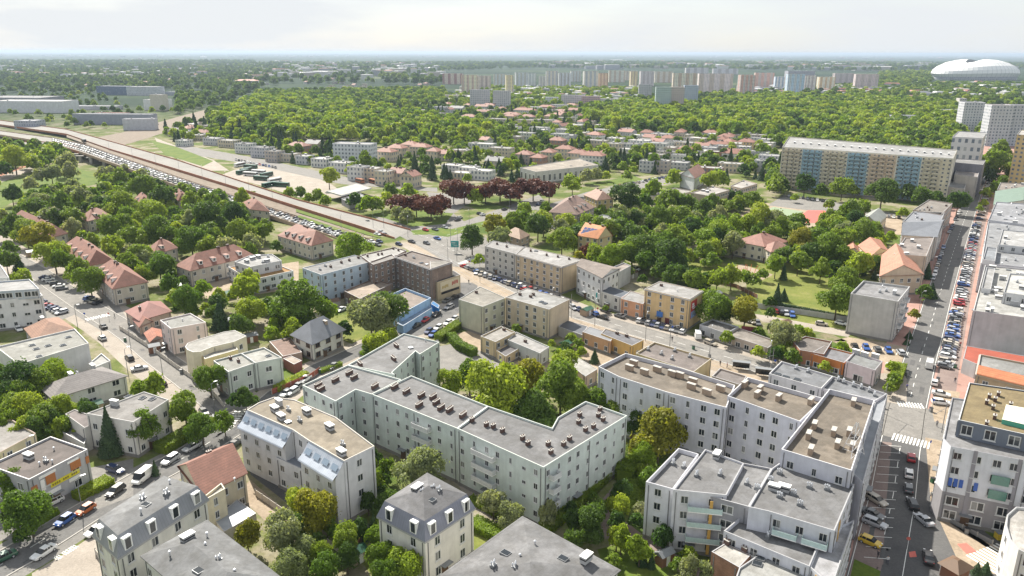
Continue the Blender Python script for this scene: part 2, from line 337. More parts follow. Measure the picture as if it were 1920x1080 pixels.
def building(name,label,cat,vols,group=None,windows='real'):
    vw=[]
    for v in vols:
        P=[Vector((a,b,v['h'])) for a,b in v['world']] if v['world'] else quad(v['pts'],v['h'])
        n=len(P); idx=list(range(n))
        if area(P)<0: P=P[::-1]; idx=[(n-2-i)%n for i in range(n)]   # edge i of reversed list = original edge idx
        v['P']=[Vector((p.x,p.y)) for p in P]; v['idx']=idx
        if v['roof']!='mans' : addfoot(v['P'])
        else: addfoot(inset(v['P'],-1))
    c=sum((p for p in vols[0]['P']),Vector((0,0)))/len(vols[0]['P'])
    root=empty(name,(c.x,c.y,0)); tag(root,label,cat,group); inv=Matrix.Translation((-c.x,-c.y,0))
    BLD[label]=(root,c)
    def child(o,parent=root): o.parent=parent; o.matrix_parent_inverse=inv.copy(); return o
    cands=[]
    for v in vols:
        P=v['P']; n=len(P); h=v['h']; z0=v['z0']; wm=v['wmat'] or (farwall(v['wc'],**v['far']) if isinstance(v['far'],dict) else wallmat(v['wc'],v['wk']))
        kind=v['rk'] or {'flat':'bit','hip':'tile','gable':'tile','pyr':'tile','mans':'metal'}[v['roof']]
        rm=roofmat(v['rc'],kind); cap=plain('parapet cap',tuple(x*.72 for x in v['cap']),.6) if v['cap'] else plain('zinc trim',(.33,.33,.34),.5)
        W=MB(); RO=MB(); rt=v['roof']; hr=h
        if rt=='flat':
            par=v['par']; I=inset(P,.2)
            W.prism(P,z0,h,0,top=False)
            for i in range(n):
                j=(i+1)%n
                W.face([(P[i].x,P[i].y,h),(P[j].x,P[j].y,h),(I[j].x,I[j].y,h),(I[i].x,I[i].y,h)],1)
                W.face([(I[i].x,I[i].y,h),(I[j].x,I[j].y,h),(I[j].x,I[j].y,h-par-.05),(I[i].x,I[i].y,h-par-.05)],0)
            hr=h-par; RO.face([(p.x,p.y,hr) for p in I])
            if v['corn']:
                O=inset(P,-.28); O2=inset(P,-.02)
                W.prism(O,h-.55,h-.25,1,top=False,bottom=False)
                for i in range(n):
                    j=(i+1)%n
                    for zz_ in (h-.25,h-.55): W.face([(O[i].x,O[i].y,zz_),(O[j].x,O[j].y,zz_),(P[j].x,P[j].y,zz_),(P[i].x,P[i].y,zz_)],1)
        elif rt in('hip','gable','pyr'):
            W.prism(P,z0,h,0,top=False); O=inset(P,-v['over']); rs=v['rise']; hr=h+rs*.5
            if n!=4: rt='pyr'
            if rt=='pyr':
                cc=sum(P,Vector((0,0)))/n
                for i in range(n): RO.face([(O[i].x,O[i].y,h-.1),(O[(i+1)%n].x,O[(i+1)%n].y,h-.1),(cc.x,cc.y,h+rs)])
                RO.face([(p.x,p.y,h-.25) for p in O[::-1]])
            else:
                l0=(P[1]-P[0]).length; l1=(P[2]-P[1]).length; s=0 if l0>=l1 else 1
                if v['ridge'] is not None:
                    s=0 if ((v['idx'][0]-v['ridge'])%2==0) else 1
                A=[O[(s+i)%4] for i in range(4)]; w=(A[2]-A[1]).length; ln=(A[1]-A[0]).length
                m0=(A[3]+A[0])/2; m1=(A[1]+A[2])/2; e=(m1-m0).normalized(); k=(w/2*v['hipk'] if rt=='hip' else 0); k=min(k,ln*.48)
                r0=m0+e*k; r1=m1-e*k; z=h-.1; zt=h+rs
                RO.face([(A[0].x,A[0].y,z),(A[1].x,A[1].y,z),(r1.x,r1.y,zt),(r0.x,r0.y,zt)]); RO.face([(A[2].x,A[2].y,z),(A[3].x,A[3].y,z),(r0.x,r0.y,zt),(r1.x,r1.y,zt)])
                if rt=='hip':
                    RO.face([(A[1].x,A[1].y,z),(A[2].x,A[2].y,z),(r1.x,r1.y,zt)]); RO.face([(A[3].x,A[3].y,z),(A[0].x,A[0].y,z),(r0.x,r0.y,zt)])
                else:
                    B=[P[(s+i)%4] for i in range(4)]; q0=(B[3]+B[0])/2; q1=(B[1]+B[2])/2; zz=h+rs-.25
                    W.face([(B[1].x,B[1].y,h),(B[2].x,B[2].y,h),(q1.x,q1.y,zz)]); W.face([(B[3].x,B[3].y,h),(B[0].x,B[0].y,h),(q0.x,q0.y,zz)])
                RO.face([(p.x,p.y,h-.25) for p in O[::-1]])
                # eave edge
                for i in range(4): a,b=O[i],O[(i+1)%4]; RO.face([(a.x,a.y,h-.25),(b.x,b.y,h-.25),(b.x,b.y,h-.1),(a.x,a.y,h-.1)])
                v['slopes']=[(A[0],A[1],r0,r1,h,zt),(A[2],A[3],r1,r0,h,zt)]
                nd=v['dorm']
                for sl in v['slopes']:
                    a,b=sl[0],sl[1]; en=(b-a).normalized(); out=Vector((en.y,-en.x)); mid=(a+b)/2
                    if out.dot(Vector((0,0))-mid)<=0 and not v['dormall']: continue
                    for q in range(nd):
                        f=(q+1)/(nd+1); m=(a+(b-a)*f); slope=rs/(w/2); inn=-out
                        yaw=math.atan2(en.y,en.x); D=MB(); d0=w*.10; d1=d0+1.5/slope if slope>.2 else w*.3; dz=h+slope*d0
                        p0=m+inn*d0; ht=1.5; hw=.75; top=dz+ht
                        dl=min(ht/max(slope,.3),w*.38)
                        q1=p0+inn*dl
                        for sg in (-1,1):
                            x=p0+en*hw*sg; y=q1+en*hw*sg
                            D.face([(x.x,x.y,dz-.1),(y.x,y.y,top),(x.x,x.y,top)] if sg>0 else [(x.x,x.y,dz-.1),(x.x,x.y,top),(y.x,y.y,top)],0)
                        x=p0-en*hw; y=p0+en*hw; D.face([(x.x,x.y,dz-.1),(y.x,y.y,dz-.1),(y.x,y.y,top),(x.x,x.y,top)],0)
                        x2=p0-en*(hw+.15)+out*.2; y2=p0+en*(hw+.15)+out*.2; x3=q1-en*(hw+.15); y3=q1+en*(hw+.15)
                        D.face([(x2.x,x2.y,top+.02),(y2.x,y2.y,top+.02),(y3.x,y3.y,top+.1),(x3.x,x3.y,top+.1)],2)
                        x=p0-en*.5+out*.02; y=p0+en*.5+out*.02; D.face([(x.x,x.y,dz+.25),(y.x,y.y,dz+.25),(y.x,y.y,top-.2),(x.x,x.y,top-.2)],1)
                        child(D.build('dormer',[M['white'],M['glass'],rm]))
        else: # mansard: pts are the top rim
            T=P; E_=inset(T,-1.15); Wp=inset(T,-.85); ze=h-3.0
            W.prism(Wp,z0,ze,0,top=False); W.prism(E_,ze-.35,ze-.02,1,top=True,bottom=True)
            for i in range(n):
                j=(i+1)%n; RO.face([(E_[i].x,E_[i].y,ze),(E_[j].x,E_[j].y,ze),(T[j].x,T[j].y,h),(T[i].x,T[i].y,h)],0)
            rs=v['rise']; rt2=roofmat(v['rc2'] if 'rc2' in v else v['rc'],'bit')
            if n==4 and rs>0:
                l0=(T[1]-T[0]).length; l1=(T[2]-T[1]).length; s=0 if l0>=l1 else 1; A=[T[(s+i)%4] for i in range(4)]; w=(A[2]-A[1]).length; ln=(A[1]-A[0]).length
                m0=(A[3]+A[0])/2; m1=(A[1]+A[2])/2; e=(m1-m0).normalized(); k=min(w/2,ln*.45); r0=m0+e*k; r1=m1-e*k; zt=h+rs
                for q in ([A[0],A[1],r1,r0],[A[2],A[3],r0,r1],[A[1],A[2],r1],[A[3],A[0],r0]): RO.face([(p.x,p.y,(zt if (p is r0 or p is r1) else h)) for p in q],1)
            else: RO.face([(p.x,p.y,h) for p in T],1)
            for i in range(n):
                if v['idx'][i] in v['blank']: continue
                a=E_[i]; b=E_[(i+1)%n]; Lg=(b-a).length; en=(b-a).normalized(); out=Vector((en.y,-en.x))
                if out.dot(-(a+b)/2)<0: continue
                nd=max(1,int((Lg-2)/3.6))
                for q in range(nd):
                    m=a+en*(Lg*(q+.5)/nd)-out*.25; D=MB()
                    D.box((m.x-out.x*.35,m.y-out.y*.35,ze+.25),(1.5,.9,2.3),math.atan2(en.y,en.x),0)
                    x=m-en*.5+out*.12; y=m+en*.5+out*.12; D.face([(x.x,x.y,ze+.5),(y.x,y.y,ze+.5),(y.x,y.y,ze+2.3),(x.x,x.y,ze+2.3)],1)
                    child(D.build('dormer',[M['white'],M['glass']]))
            hr=h+rs*.4; h=ze-.2
        if windows=='real' and v['fl']:
            PP=P if v['roof']!='mans' else inset(P,-.85)
            for i in range(n):
                a,b=PP[i],PP[(i+1)%n]; e=b-a; Lg=e.length; e=e/max(Lg,.01); out=Vector((e.y,-e.x)); mid=(a+b)/2
                if out.dot(-mid)/mid.length<-.1 or Lg<5: continue
                yaw=math.atan2(e.y,e.x)
                for f_ in ([.6/Lg,1-.6/Lg] if Lg<26 else [.6/Lg,.5+.17/Lg*3,1-.6/Lg]):
                    q=a+e*(Lg*f_)+out*.07; B=MB(); B.box((q.x,q.y,z0),(.13,.12,h-z0-.5),yaw); child(B.build('drainpipe',M['pipe']))
                if z0<1:
                    B=MB(); q=mid+out*.02; B.box((q.x,q.y,0),(Lg+.04,.10,.75),yaw); child(B.build('plinth',M['plinth']))
                    if v['idx'][i] not in v['blank'] and Lg>9 and v['fl']>1:
                        q=a+e*(Lg*.37)+out*.06; B=MB(); B.box((q.x,q.y,.0),(1.5,.1,2.3),yaw,0); q=q+out*.5; B.box((q.x,q.y,2.45),(2.2,1.1,.14),yaw,1); child(B.build('entrance_door',[M['browntrim'],M['grey']]))
        # windows
        H0=h-(.5 if v['roof']=='flat' else .1)
        if v['fl'] and windows=='real':
            fh=(H0-z0-v['wz'])/v['fl']
            for i in range(n):
                if v['idx'][i] in v['blank']: continue
                a,b=(P[i],P[(i+1)%n]) if v['roof']!='mans' else (inset(P,-.85)[i],inset(P,-.85)[(i+1)%n]); e=b-a; Lg=e.length; e=e/Lg; out=Vector((e.y,-e.x)); mid=(a+b)/2
                dd=out.dot(-mid)/mid.length
                if dd<-.25: continue
                nw=int((Lg-1.0)/v['sp'])
                if nw<1: continue
                skipc=set(v.get('skip',()))
                for r in range(v['fl']):
                    for q in range(nw):
                        jx=((q*7)%3-1)*.18; p=a+e*(Lg*(q+.5)/nw+jx)
                        hh=v['wh']; ww=v['ww']
                        if v.get('vary') and q%3==1: ww*=.6
                        if v.get('vary') and q%3==2 and (q//3)%2: hh*=.55
                        cands.append((p,e,z0+v['wz']+fh*r+min(v['zoff'],fh-hh-.25),ww,hh,v['brown']))
                if v['bal'] and v['idx'][i] in v['bal']:
                    for (f0,wd) in v['bal'][v['idx'][i]]:
                        for r in range(1,v['fl']):
                            B=MB(); p=a+e*(Lg*f0); zz=z0+v['wz']+fh*r+.1; yaw=math.atan2(e.y,e.x); q=p+out*.65
                            B.box((q.x,q.y,zz),(wd,1.25,.18),yaw,0)
                            q=p+out*1.24; B.box((q.x,q.y,zz+.18),(wd,.06,.95),yaw,1)
                            for sg in (-1,1): q=p+out*.63+e*(wd/2-.03)*sg; B.box((q.x,q.y,zz+.18),(.06,1.2,.95),yaw,1)
                            child(B.build('balcony',[M['white'],plain('balcony rail panel',v['balc'],.5)]))
        child(W.build('wall',[wm,cap])); ro=child(RO.build('roof',[rm,roofmat(v['rc2'] if 'rc2' in v else v['rc'],'bit')] if v['roof']=='mans' else rm))
        ang=math.atan2((P[1]-P[0]).y,(P[1]-P[0]).x)
        cl=list(v['ch'])
        def put(k,x,y,z,rz):
            nm,me=rk(k); o=bpy.data.objects.new(nm,me); col.objects.link(o); child(o); o.location=(x,y,z); o.rotation_euler=(0,0,rz)
            if k in 'bs': o.scale=(.82,.85,.85)
        for it in cl:
            q=G(it[0],it[1],hr+.3); k=it[2] if len(it)>2 else v['chk'][0]; zz=hr
            put(k,q.x,q.y,zz,ang+(it[3] if len(it)>3 else (math.pi/2 if v.get('chr') else 0)))
        if v['nch']:
            rr=random.Random(int(abs(P[0].x*13+P[0].y*7))); bx=[min(p.x for p in P),max(p.x for p in P),min(p.y for p in P),max(p.y for p in P)]; k=0; tr=0
            Q=inset(P,1.2)
            while k<v['nch'] and tr<200:
                tr+=1; x=rr.uniform(bx[0],bx[1]); y=rr.uniform(bx[2],bx[3])
                if inpoly(x,y,Q):
                    kk=rr.choice(v['chk']); zz=hr
                    if v['roof'] in('hip','gable'): 
                        s0=v['slopes'][0]; f=rr.uniform(.15,.85); m=s0[2]+(s0[3]-s0[2])*f; x,y,zz=m.x,m.y,s0[5]-.35
                    put(kk,x,y,zz,ang+rr.choice((0,math.pi/2))); k+=1
    if cands:
        cands.sort(key=lambda c:(c[0].length)); 
        for (p,e,z,ww,hh,br) in cands[:100]:
            o=bpy.data.objects.new('window',WMb if br else WM); col.objects.link(o); child(o); o.location=(p.x,p.y,z); o.rotation_euler=(0,0,math.atan2(e.y,e.x)); o.scale=(ww,1,hh)
        if len(cands)>100:
            B=MB()
            for (p,e,z,ww,hh,br) in cands[100:]:
                B.v+=[(p.x+e.x*x*ww-e.y*y,p.y+e.y*x*ww+e.x*y,z+zz*hh) for x,y,zz in WB.v]; n0=len(B.v)-len(WB.v)
                B.f+=[tuple(i+n0 for i in f) for f in WB.f]; B.m+=WB.m
            o=child(B.build('window',[M['frame'],M['glass']])); o['kind']='stuff'
    return root,child
# colours
MINT=(.58,.635,.60); WHT=(.72,.72,.70); LIL=(.57,.575,.63); CREAM=(.66,.58,.42); YEL=(.68,.54,.32); PALE=(.66,.64,.58); GREYW=(.50,.50,.50); BEI=(.55,.48,.38); SKB=(.47,.58,.70); BRN=(.32,.25,.20); PINKW=(.66,.56,.53)
RG=(.235,.235,.24); RGD=(.15,.15,.16); RB=(.225,.19,.15); RT=(.23,.105,.075); RTB=(.30,.11,.065); RTD=(.20,.09,.07); RGL=(.38,.38,.38); RTAN=(.36,.30,.23)
# ---------------------------------------------------------------- ground sheets
def sheet(name,pts,mat,z,kind='structure',world=False):
    b=MB(); b.face([(p[0],p[1],z) for p in pts] if world else [G(x,y,z) for x,y in pts]); 
    o=b.build(name,mat); 
    nrm=o.data.polygons[0].normal
    if nrm.z<0: o.data.flip_normals()
    o['kind']=kind
    if name in ('bus_station','car_park','parking_lot','playground','sports_court','junction','meadow','square','driveway','road','lane','court_surround') and not world: addfoot([G(x,y,z) for x,y in pts])
    return o
def line(pxs,z=0): return [G(x,y,z) for x,y in pxs]
def ribbon(name,pxs,w,mat,z,off=0,kind='structure',world=None,zs=None):
    P=world or line(pxs); b=MB(); n=len(P); L_=[];R_=[]
    for i in range(n):
        d=(P[min(n-1,i+1)]-P[max(0,i-1)]); d.z=0; d.normalize(); nn=Vector((-d.y,d.x,0)); c=P[i]+nn*off; zz=z if zs is None else zs[i]
        L_.append((c.x+nn.x*w/2,c.y+nn.y*w/2,zz)); R_.append((c.x-nn.x*w/2,c.y-nn.y*w/2,zz))
    for i in range(n-1): b.face([R_[i],R_[i+1],L_[i+1],L_[i]])
    if name is None: return L_,R_
    o=b.build(name,mat); o['kind']=kind; return o
def dense(P,step):
    out=[]; 
    for i in range(len(P)-1):
        n=max(1,int((P[i+1]-P[i]).length/step))
        for k in range(n): out.append(P[i].lerp(P[i+1],k/n))
    out.append(P[-1]); return out
def kerb(name,P,w=.25,h=.13,mat=None):
    b=MB()
    for i in range(len(P)-1): 
        d=P[i+1]-P[i]; m=(P[i]+P[i+1])/2; b.box((m.x,m.y,0.0),(d.length,w,h),math.atan2(d.y,d.x))
    o=b.build(name,mat or M['concrete']); o['kind']='structure'
def dashes(name,P,off,ln=3,gap=4,w=.15,z=.05,mat=None):
    b=MB(); Q=dense(P,1.0); acc=0
    for i in range(len(Q)-1):
        if (i%(ln+gap))<ln:
            a,c=Q[i],Q[i+1]; d=(c-a).normalized(); nn=Vector((-d.y,d.x,0)); o=nn*off
            b.face([tuple((a+o-nn*w/2)[:2])+(z,),tuple((c+o-nn*w/2)[:2])+(z,),tuple((c+o+nn*w/2)[:2])+(z,),tuple((a+o+nn*w/2)[:2])+(z,)])
    if b.f: o=b.build(name,mat or M['paint']); o['kind']='structure'
def zebra(p,q,n,ln,frac=.5,z=.055,mat=None,name='crosswalk'):
    a,c=G(*p),G(*q); d=(c-a); Lg=d.length; d.normalize(); nn=Vector((-d.y,d.x,0)); b=MB(); st=Lg/n
    for i in range(n):
        m=a+d*(st*(i+.5)); w=st*frac/2; h=nn*ln/2
        b.face([tuple((m+d*s*w+h*t)[:2])+(z,) for s,t in ((-1,-1),(1,-1),(1,1),(-1,1))])
    o=b.build(name,mat or M['paint']); o['kind']='structure'
# base ground: to the horizon
def ground_main():
    m,t,b=newmat('ground cover'); P,_=pos(t)
    near=ramp(t,noise(t,P,.05,8,.65),[(.30,(.05,.09,.018)),(.40,(.085,.12,.028)),(.49,(.13,.15,.05)),(.56,(.22,.20,.13)),(.63,(.27,.245,.185)),(.70,(.16,.17,.07)),(.80,(.09,.14,.025))])
    nz=t.nodes.new('ShaderNodeMapping'); nz.inputs['Scale'].default_value=(.0011,.0024,1); t.links.new(P,nz.inputs[0])
    far=ramp(t,noise(t,nz.outputs[0],1,8,.68),[(.34,(.014,.030,.018)),(.50,(.022,.043,.022)),(.59,(.04,.065,.03)),(.63,(.12,.13,.07)),(.67,(.06,.085,.04)),(.74,(.02,.04,.02))])
    ln=t.nodes.new('ShaderNodeVectorMath'); ln.operation='LENGTH'; t.links.new(P,ln.inputs[0])
    f=t.nodes.new('ShaderNodeMapRange'); t.links.new(ln.outputs['Value'],f.inputs[0]); f.inputs[1].default_value=900; f.inputs[2].default_value=1500
    mm=t.nodes.new('ShaderNodeMix'); mm.data_type='RGBA'; t.links.new(f.outputs[0],mm.inputs['Factor']); t.links.new(near,mm.inputs['A']); t.links.new(far,mm.inputs['B'])
    fin=mul(t,mm.outputs['Result'],ramp(t,noise(t,P,.9,4,.7),[(.3,(.75,)*3),(.7,(1.12,)*3)])); t.links.new(fin,b.inputs['Base Color']); b.inputs['Roughness'].default_value=1; b.inputs['Specular IOR Level'].default_value=.1
    bb=MB(); Rr=110000; bb.face([(-Rr,-2000,0),(Rr,-2000,0),(Rr,Rr,0),(-Rr,Rr,0)]); o=bb.build('ground',m); o['kind']='structure'
ground_main()
# streets -----------------------------------------------------------
TRAM=[(780,452),(850,490),(905,524),(985,563),(1065,597),(1250,652),(1440,709),(1560,748),(1650,779),(1760,815),(1860,850),(1990,900)]
AVE=[(1640,1180),(1668,1040),(1690,930),(1700,850),(1712,775),(1735,680),(1752,620),(1768,560),(1786,500),(1805,440),(1825,380),(1842,330),(1855,300),(1875,270),(1900,240)]
STA=[(-120,1130),(40,1040),(160,965),(270,900),(355,855),(430,808),(480,778)]
STB=[(470,790),(420,762),(355,712),(300,672),(250,630),(215,606),(175,582),(120,545),(70,510),(0,470),(-60,430)]
STC=[(450,800),(525,738),(600,690),(690,650),(780,622),(822,600),(850,580),(875,555),(880,530)]
T=line(TRAM);A=line(AVE);SA=line(STA);SB=line(STB);SC=line(STC)
ribbon('pavement',None,25,M['paving'],.008,off=2.5,world=T)
ribbon('road',None,9.5,M['asphalt_pale'],.016,off=6.2,world=T)
ribbon('tramway',None,7.0,M['sand'],.020,off=-2.4,world=T)
for o_ in (-5.2,-3.8,-1.0,.4): dashes('tram_rail',T,o_,ln=99,gap=0,w=.14,z=.03,mat=M['grey'])
dashes('lane_marking',T,6.2,3,5,.14,.024)
ribbon('pavement',None,27,M['pinkpave'],.012,off=-1.5,world=A)
ribbon('road',None,9.0,M['asphalt'],.026,off=1.5,world=A)
ribbon('road',None,5.2,M['darkpave'],.021,off=-6.2,world=A[3:])
dashes('lane_marking',A,1.5,3,4,.14,.034)
ribbon('pavement',None,13,M['asphalt_pale'],.010,world=SA)
ribbon('road',None,8,M['asphalt'],.018,off=.4,world=SA)
dashes('lane_marking',SA,.4,3,5,.14,.026)
ribbon('pavement',None,20,M['paving'],.006,world=SB); ribbon('road',None,8,M['asphalt_pale'],.014,world=SB)
ribbon('pavement',None,13,M['paving'],.009,world=SC); ribbon('road',None,7,M['asphalt'],.017,world=SC)
for Z in ((SA,4.6),(SA,-3.8),(SB,4.2),(SB,-4.2),(SC,3.7)):
    L2,R2=ribbon(None,None,abs(Z[1])*2,None,0,world=dense(Z[0],8)); q=[Vector(p) for p in (L2 if Z[1]>0 else R2)]; kerb('kerb',q)
# junction areas and yards (pixel outlines on the ground)
S=sheet
S('junction',[(700,405),(745,440),(800,470),(850,500),(905,500),(960,470),(880,430),(1030,385),(1010,365),(870,415),(850,400),(900,370),(860,368),(835,395),(800,425)],M['asphalt_pale'],.028)
S('road',[(1590,1100),(1608,960),(1640,850),(1650,812),(1740,826),(1790,935),(1850,1000),(1990,1090)],M['asphalt_dark'],.030)
S('parking_bay',[(1592,1085),(1612,940),(1655,828),(1672,830),(1660,960),(1655,1085)],M['darkpave'],.034)
S('square',[(1650,780),(1660,744),(1790,780),(1770,850),(1740,838),(1640,812)],M['asphalt_pale'],.036)
S('pavement',[(1735,820),(1772,828),(1750,960),(1862,1020),(1940,1060),(1960,1100),(1800,1060),(1745,940)],M['sand'],.038)
S('pavement',[(1745,760),(1760,730),(1800,735),(1790,800),(1752,790)],M['sand'],.040)
S('pavement',[(1640,700),(1700,700),(1700,760),(1650,752),(1600,725)],M['paving'],.042)
S('parking_lot',[(1560,640),(1590,632),(1700,650),(1700,712),(1655,705),(1660,680),(1600,655)],M['sand'],.024)
S('driveway',[(455,830),(480,815),(560,880),(640,935),(700,990),(660,1010),(560,960),(470,890)],M['asphalt_dark'],.022)
S('car_park',[(60,500),(110,520),(175,560),(215,560),(240,600),(190,620),(140,590),(90,610),(70,560),(40,530)],M['asphalt_pale'],.024)
S('yard',[(820,650),(870,640),(930,665),(1020,700),(960,715),(870,700),(820,690)],M['asphalt_pale'],.024)
S('yard',[(830,630),(880,620),(1080,700),(1120,720),(1060,720)],M['sand'],.026)
S('yard',[(1060,640),(1110,620),(1200,690),(1120,700)],M['sand'],.022)
S('yard',[(360,520),(560,490),(560,540),(430,560),(380,560)],M['sand'],.020)
S('yard',[(390,960),(470,900),(560,980),(520,1000),(470,950)],M['sand'],.021)
S('path',[(860,910),(905,930),(970,985),(950,990),(880,950)],M['paving'],.022)
S('path',[(1110,960),(1200,850),(1215,870),(1150,960),(1215,1010),(1330,1075),(1300,1090),(1180,1010),(1090,1010)],M['darkpave'],.022)
S('lawn',[(880,985),(925,1005),(905,1050),(870,1030)],M['drylawn'],.025)
S('lawn',[(670,1040),(715,1015),(760,1060),(700,1085)],M['drylawn'],.025)
S('lawn',[(1140,940),(1200,900),(1215,930),(1165,975)],M['lawn'],.025)
S('lawn',[(1120,1030),(1200,1010),(1260,1060),(1240,1100),(1140,1090)],M['lawn'],.026)
S('lawn',[(1590,1100),(1602,1048),(1660,1075),(1655,1100)],M['lawn'],.044)
S('lawn',[(530,680),(570,690),(545,735),(520,715)],M['lawn'],.025)
S('lawn',[(600,590),(680,590),(700,620),(660,645),(600,620)],M['drylawn'],.025)
S('lawn',[(1285,490),(1320,485),(1420,510),(1380,520),(1300,512)],M['drylawn'],.025)
S('lawn',[(1395,480),(1480,490),(1560,520),(1600,560),(1585,620),(1500,600),(1430,570),(1400,540)],M['drylawn'],.026)
S('playground',[(1355,510),(1390,495),(1450,515),(1420,530),(1370,525)],M['sand'],.030)
S('lawn',[(1420,578),(1590,600),(1590,622),(1440,598)],M['drylawn'],.034)
S('lane',[(1410,588),(1440,592),(1600,622),(1590,632),(1430,603)],M['paving'],.038)
S('lawn',[(1440,596),(1500,602),(1590,640),(1500,640),(1440,625)],M['yard'],.024)
S('court_surround',[(1360,415),(1430,380),(1560,395),(1570,415),(1530,440),(1440,440)],M['sand'],.030)
S('sports_court',[(1483,417),(1515,394),(1548,395),(1547,410),(1530,418)],M['court'],.044)
S('sports_court',[(1420,400),(1450,388),(1505,396),(1480,415),(1440,412)],M['greencourt'],.040)
S('car_park',[(1470,365),(1560,378),(1700,405),(1690,425),(1560,400),(1440,385)],M['asphalt_pale'],.036)
S('yard',[(1640,405),(1690,400),(1695,440),(1640,440)],M['sand'],.040)
S('meadow',[(60,330),(140,305),(150,318),(190,325),(185,345),(100,360),(20,375)],M['lawn'],.03)
S('meadow',[(0,340),(60,330),(70,360),(0,390)],M['lawn'],.032)
S('road',[(0,328),(60,312),(62,318),(0,343)],M['paving'],.04)
S('road',[(-50,335),(0,325),(60,305),(60,309),(0,331),(-50,342)],M['rust'],.05)
S('bus_station',[(440,318),(500,308),(560,318),(620,345),(660,372),(560,370),(480,345),(410,330)],M['paving'],.03)
S('lane',[(330,270),(480,296),(640,330),(760,350),(820,352),(820,360),(640,345),(480,310),(330,285)],M['asphalt_pale'],.036)
S('lane',[(290,258),(400,300),(430,320),(380,320),(300,280)],M['paving'],.034)
S('lawn',[(280,262),(330,275),(400,302),(380,312),(310,290)],M['lawn'],.038)
S('lawn',[(870,385),(900,375),(960,390),(900,395)],M['lawn'],.03)
S('lawn',[(1090,345),(1190,330),(1210,338),(1130,348)],M['lawn'],.03)
S('car_park',[(1140,350),(1270,330),(1280,340),(1180,358)],M['asphalt_pale'],.032)
S('road',[(1000,392),(1100,360),(1300,318),(1310,323),(1110,370),(1020,398)],M['asphalt_pale'],.03)
S('verge',[(700,402),(770,425),(835,420),(850,400),(800,395)],M['lawn'],.045)
S('square',[(800,360),(860,365),(850,385),(810,380)],M['asphalt_pale'],.04)
S('square',[(1835,290),(1880,290),(1870,325),(1842,330)],M['paving'],.042)
# green verges of the junction
S('verge',[(770,432),(830,427),(850,430),(800,440),(775,440)],M['lawn'],.05)
S('verge',[(805,440),(905,415),(1000,395),(1005,398),(910,424),(840,444)],M['lawn'],.052)
for p,q,n,l in (((1682,757),(1732,762),9,3.2),((1672,818),(1745,836),11,4.0),((425,800),(452,770),7,3.0),((160,600),(205,590),9,3),((1838,1060),(1900,1035),10,6),((862,495),(895,482),8,3)): zebra(p,q,n,l)
S('road_marking',[(1795,1020),(1812,1018),(1832,1035),(1812,1038)],M['redpaint'],.055)
S('road_marking',[(1704,1035),(1716,1033),(1719,1044),(1706,1045)],M['redpaint'],.058)

S('yard',[(60,1075),(150,1020),(200,985),(270,960),(330,1100),(60,1120)],M['paving'],.027)
S('yard',[(-60,960),(60,900),(250,860),(250,930),(60,1000),(-60,1030)],M['asphalt_pale'],.023)

# edge lines, bay lines, worn patches
dashes('edge_line',A,-2.6,99,0,.12,.036); dashes('edge_line',A,5.7,99,0,.12,.036); dashes('edge_line',T,1.7,99,0,.12,.026)
def patches(P,w,off,n,seed,z,mat):
    r_=random.Random(seed); Q=dense(P,2.0); b=MB()
    for _ in range(n):
        i=r_.randrange(len(Q)-2); d=(Q[i+1]-Q[i]).normalized(); nn=Vector((-d.y,d.x,0)); c=Q[i]+nn*(off+r_.uniform(-w,w)); l=r_.uniform(.8,5); k=r_.uniform(.4,1.3)
        b.face([tuple((c+d*a*l+nn*b_*k)[:2])+(z,) for a,b_ in ((-.5,-.5),(.5,-.45),(.5,.5),(-.45,.5))])
    o=b.build('asphalt_repair',mat); o['kind']='structure'
patches(A,3.6,1.5,60,1,.0482,M['asphalt_dark']); patches(T,3.8,6.2,60,2,.021,M['asphalt']); patches(SA,3.2,.4,40,3,.0225,M['asphalt_dark']); patches(SB,3.2,0,50,4,.018,M['asphalt']); patches(SC,2.8,0,20,5,.0215,M['asphalt_dark'])
def bays(p,q,n,ln,ang,z=.05):
    a,c=G(*p),G(*q); d=(c-a); Lg=d.length; d.normalize(); yaw=math.atan2(d.y,d.x)+ang; b=MB()
    for i in range(n+1):
        m=a+d*(Lg*i/n); e=Vector((math.cos(yaw),math.sin(yaw),0)); k=Vector((-e.y,e.x,0))*.07
        b.face([tuple((m-k)[:2])+(z,),tuple((m+e*ln-k)[:2])+(z,),tuple((m+e*ln+k)[:2])+(z,),tuple((m+k)[:2])+(z,)])
    o=b.build('bay_marking',M['paint']); o['kind']='structure'
bays((1620,1045),(1652,835),13,4.5,-1.2); bays((1604,655),(1700,668),10,4.5,1.4)
dashes('lane_marking',line([(700,415),(800,445),(870,480)]),0,3,3,.15,.07); dashes('lane_marking',line([(820,452),(900,425),(1010,392)]),3,3,3,.15,.07); dashes('lane_marking',line([(480,357),(560,382),(692,421)]),0,3,5,.15,.6)
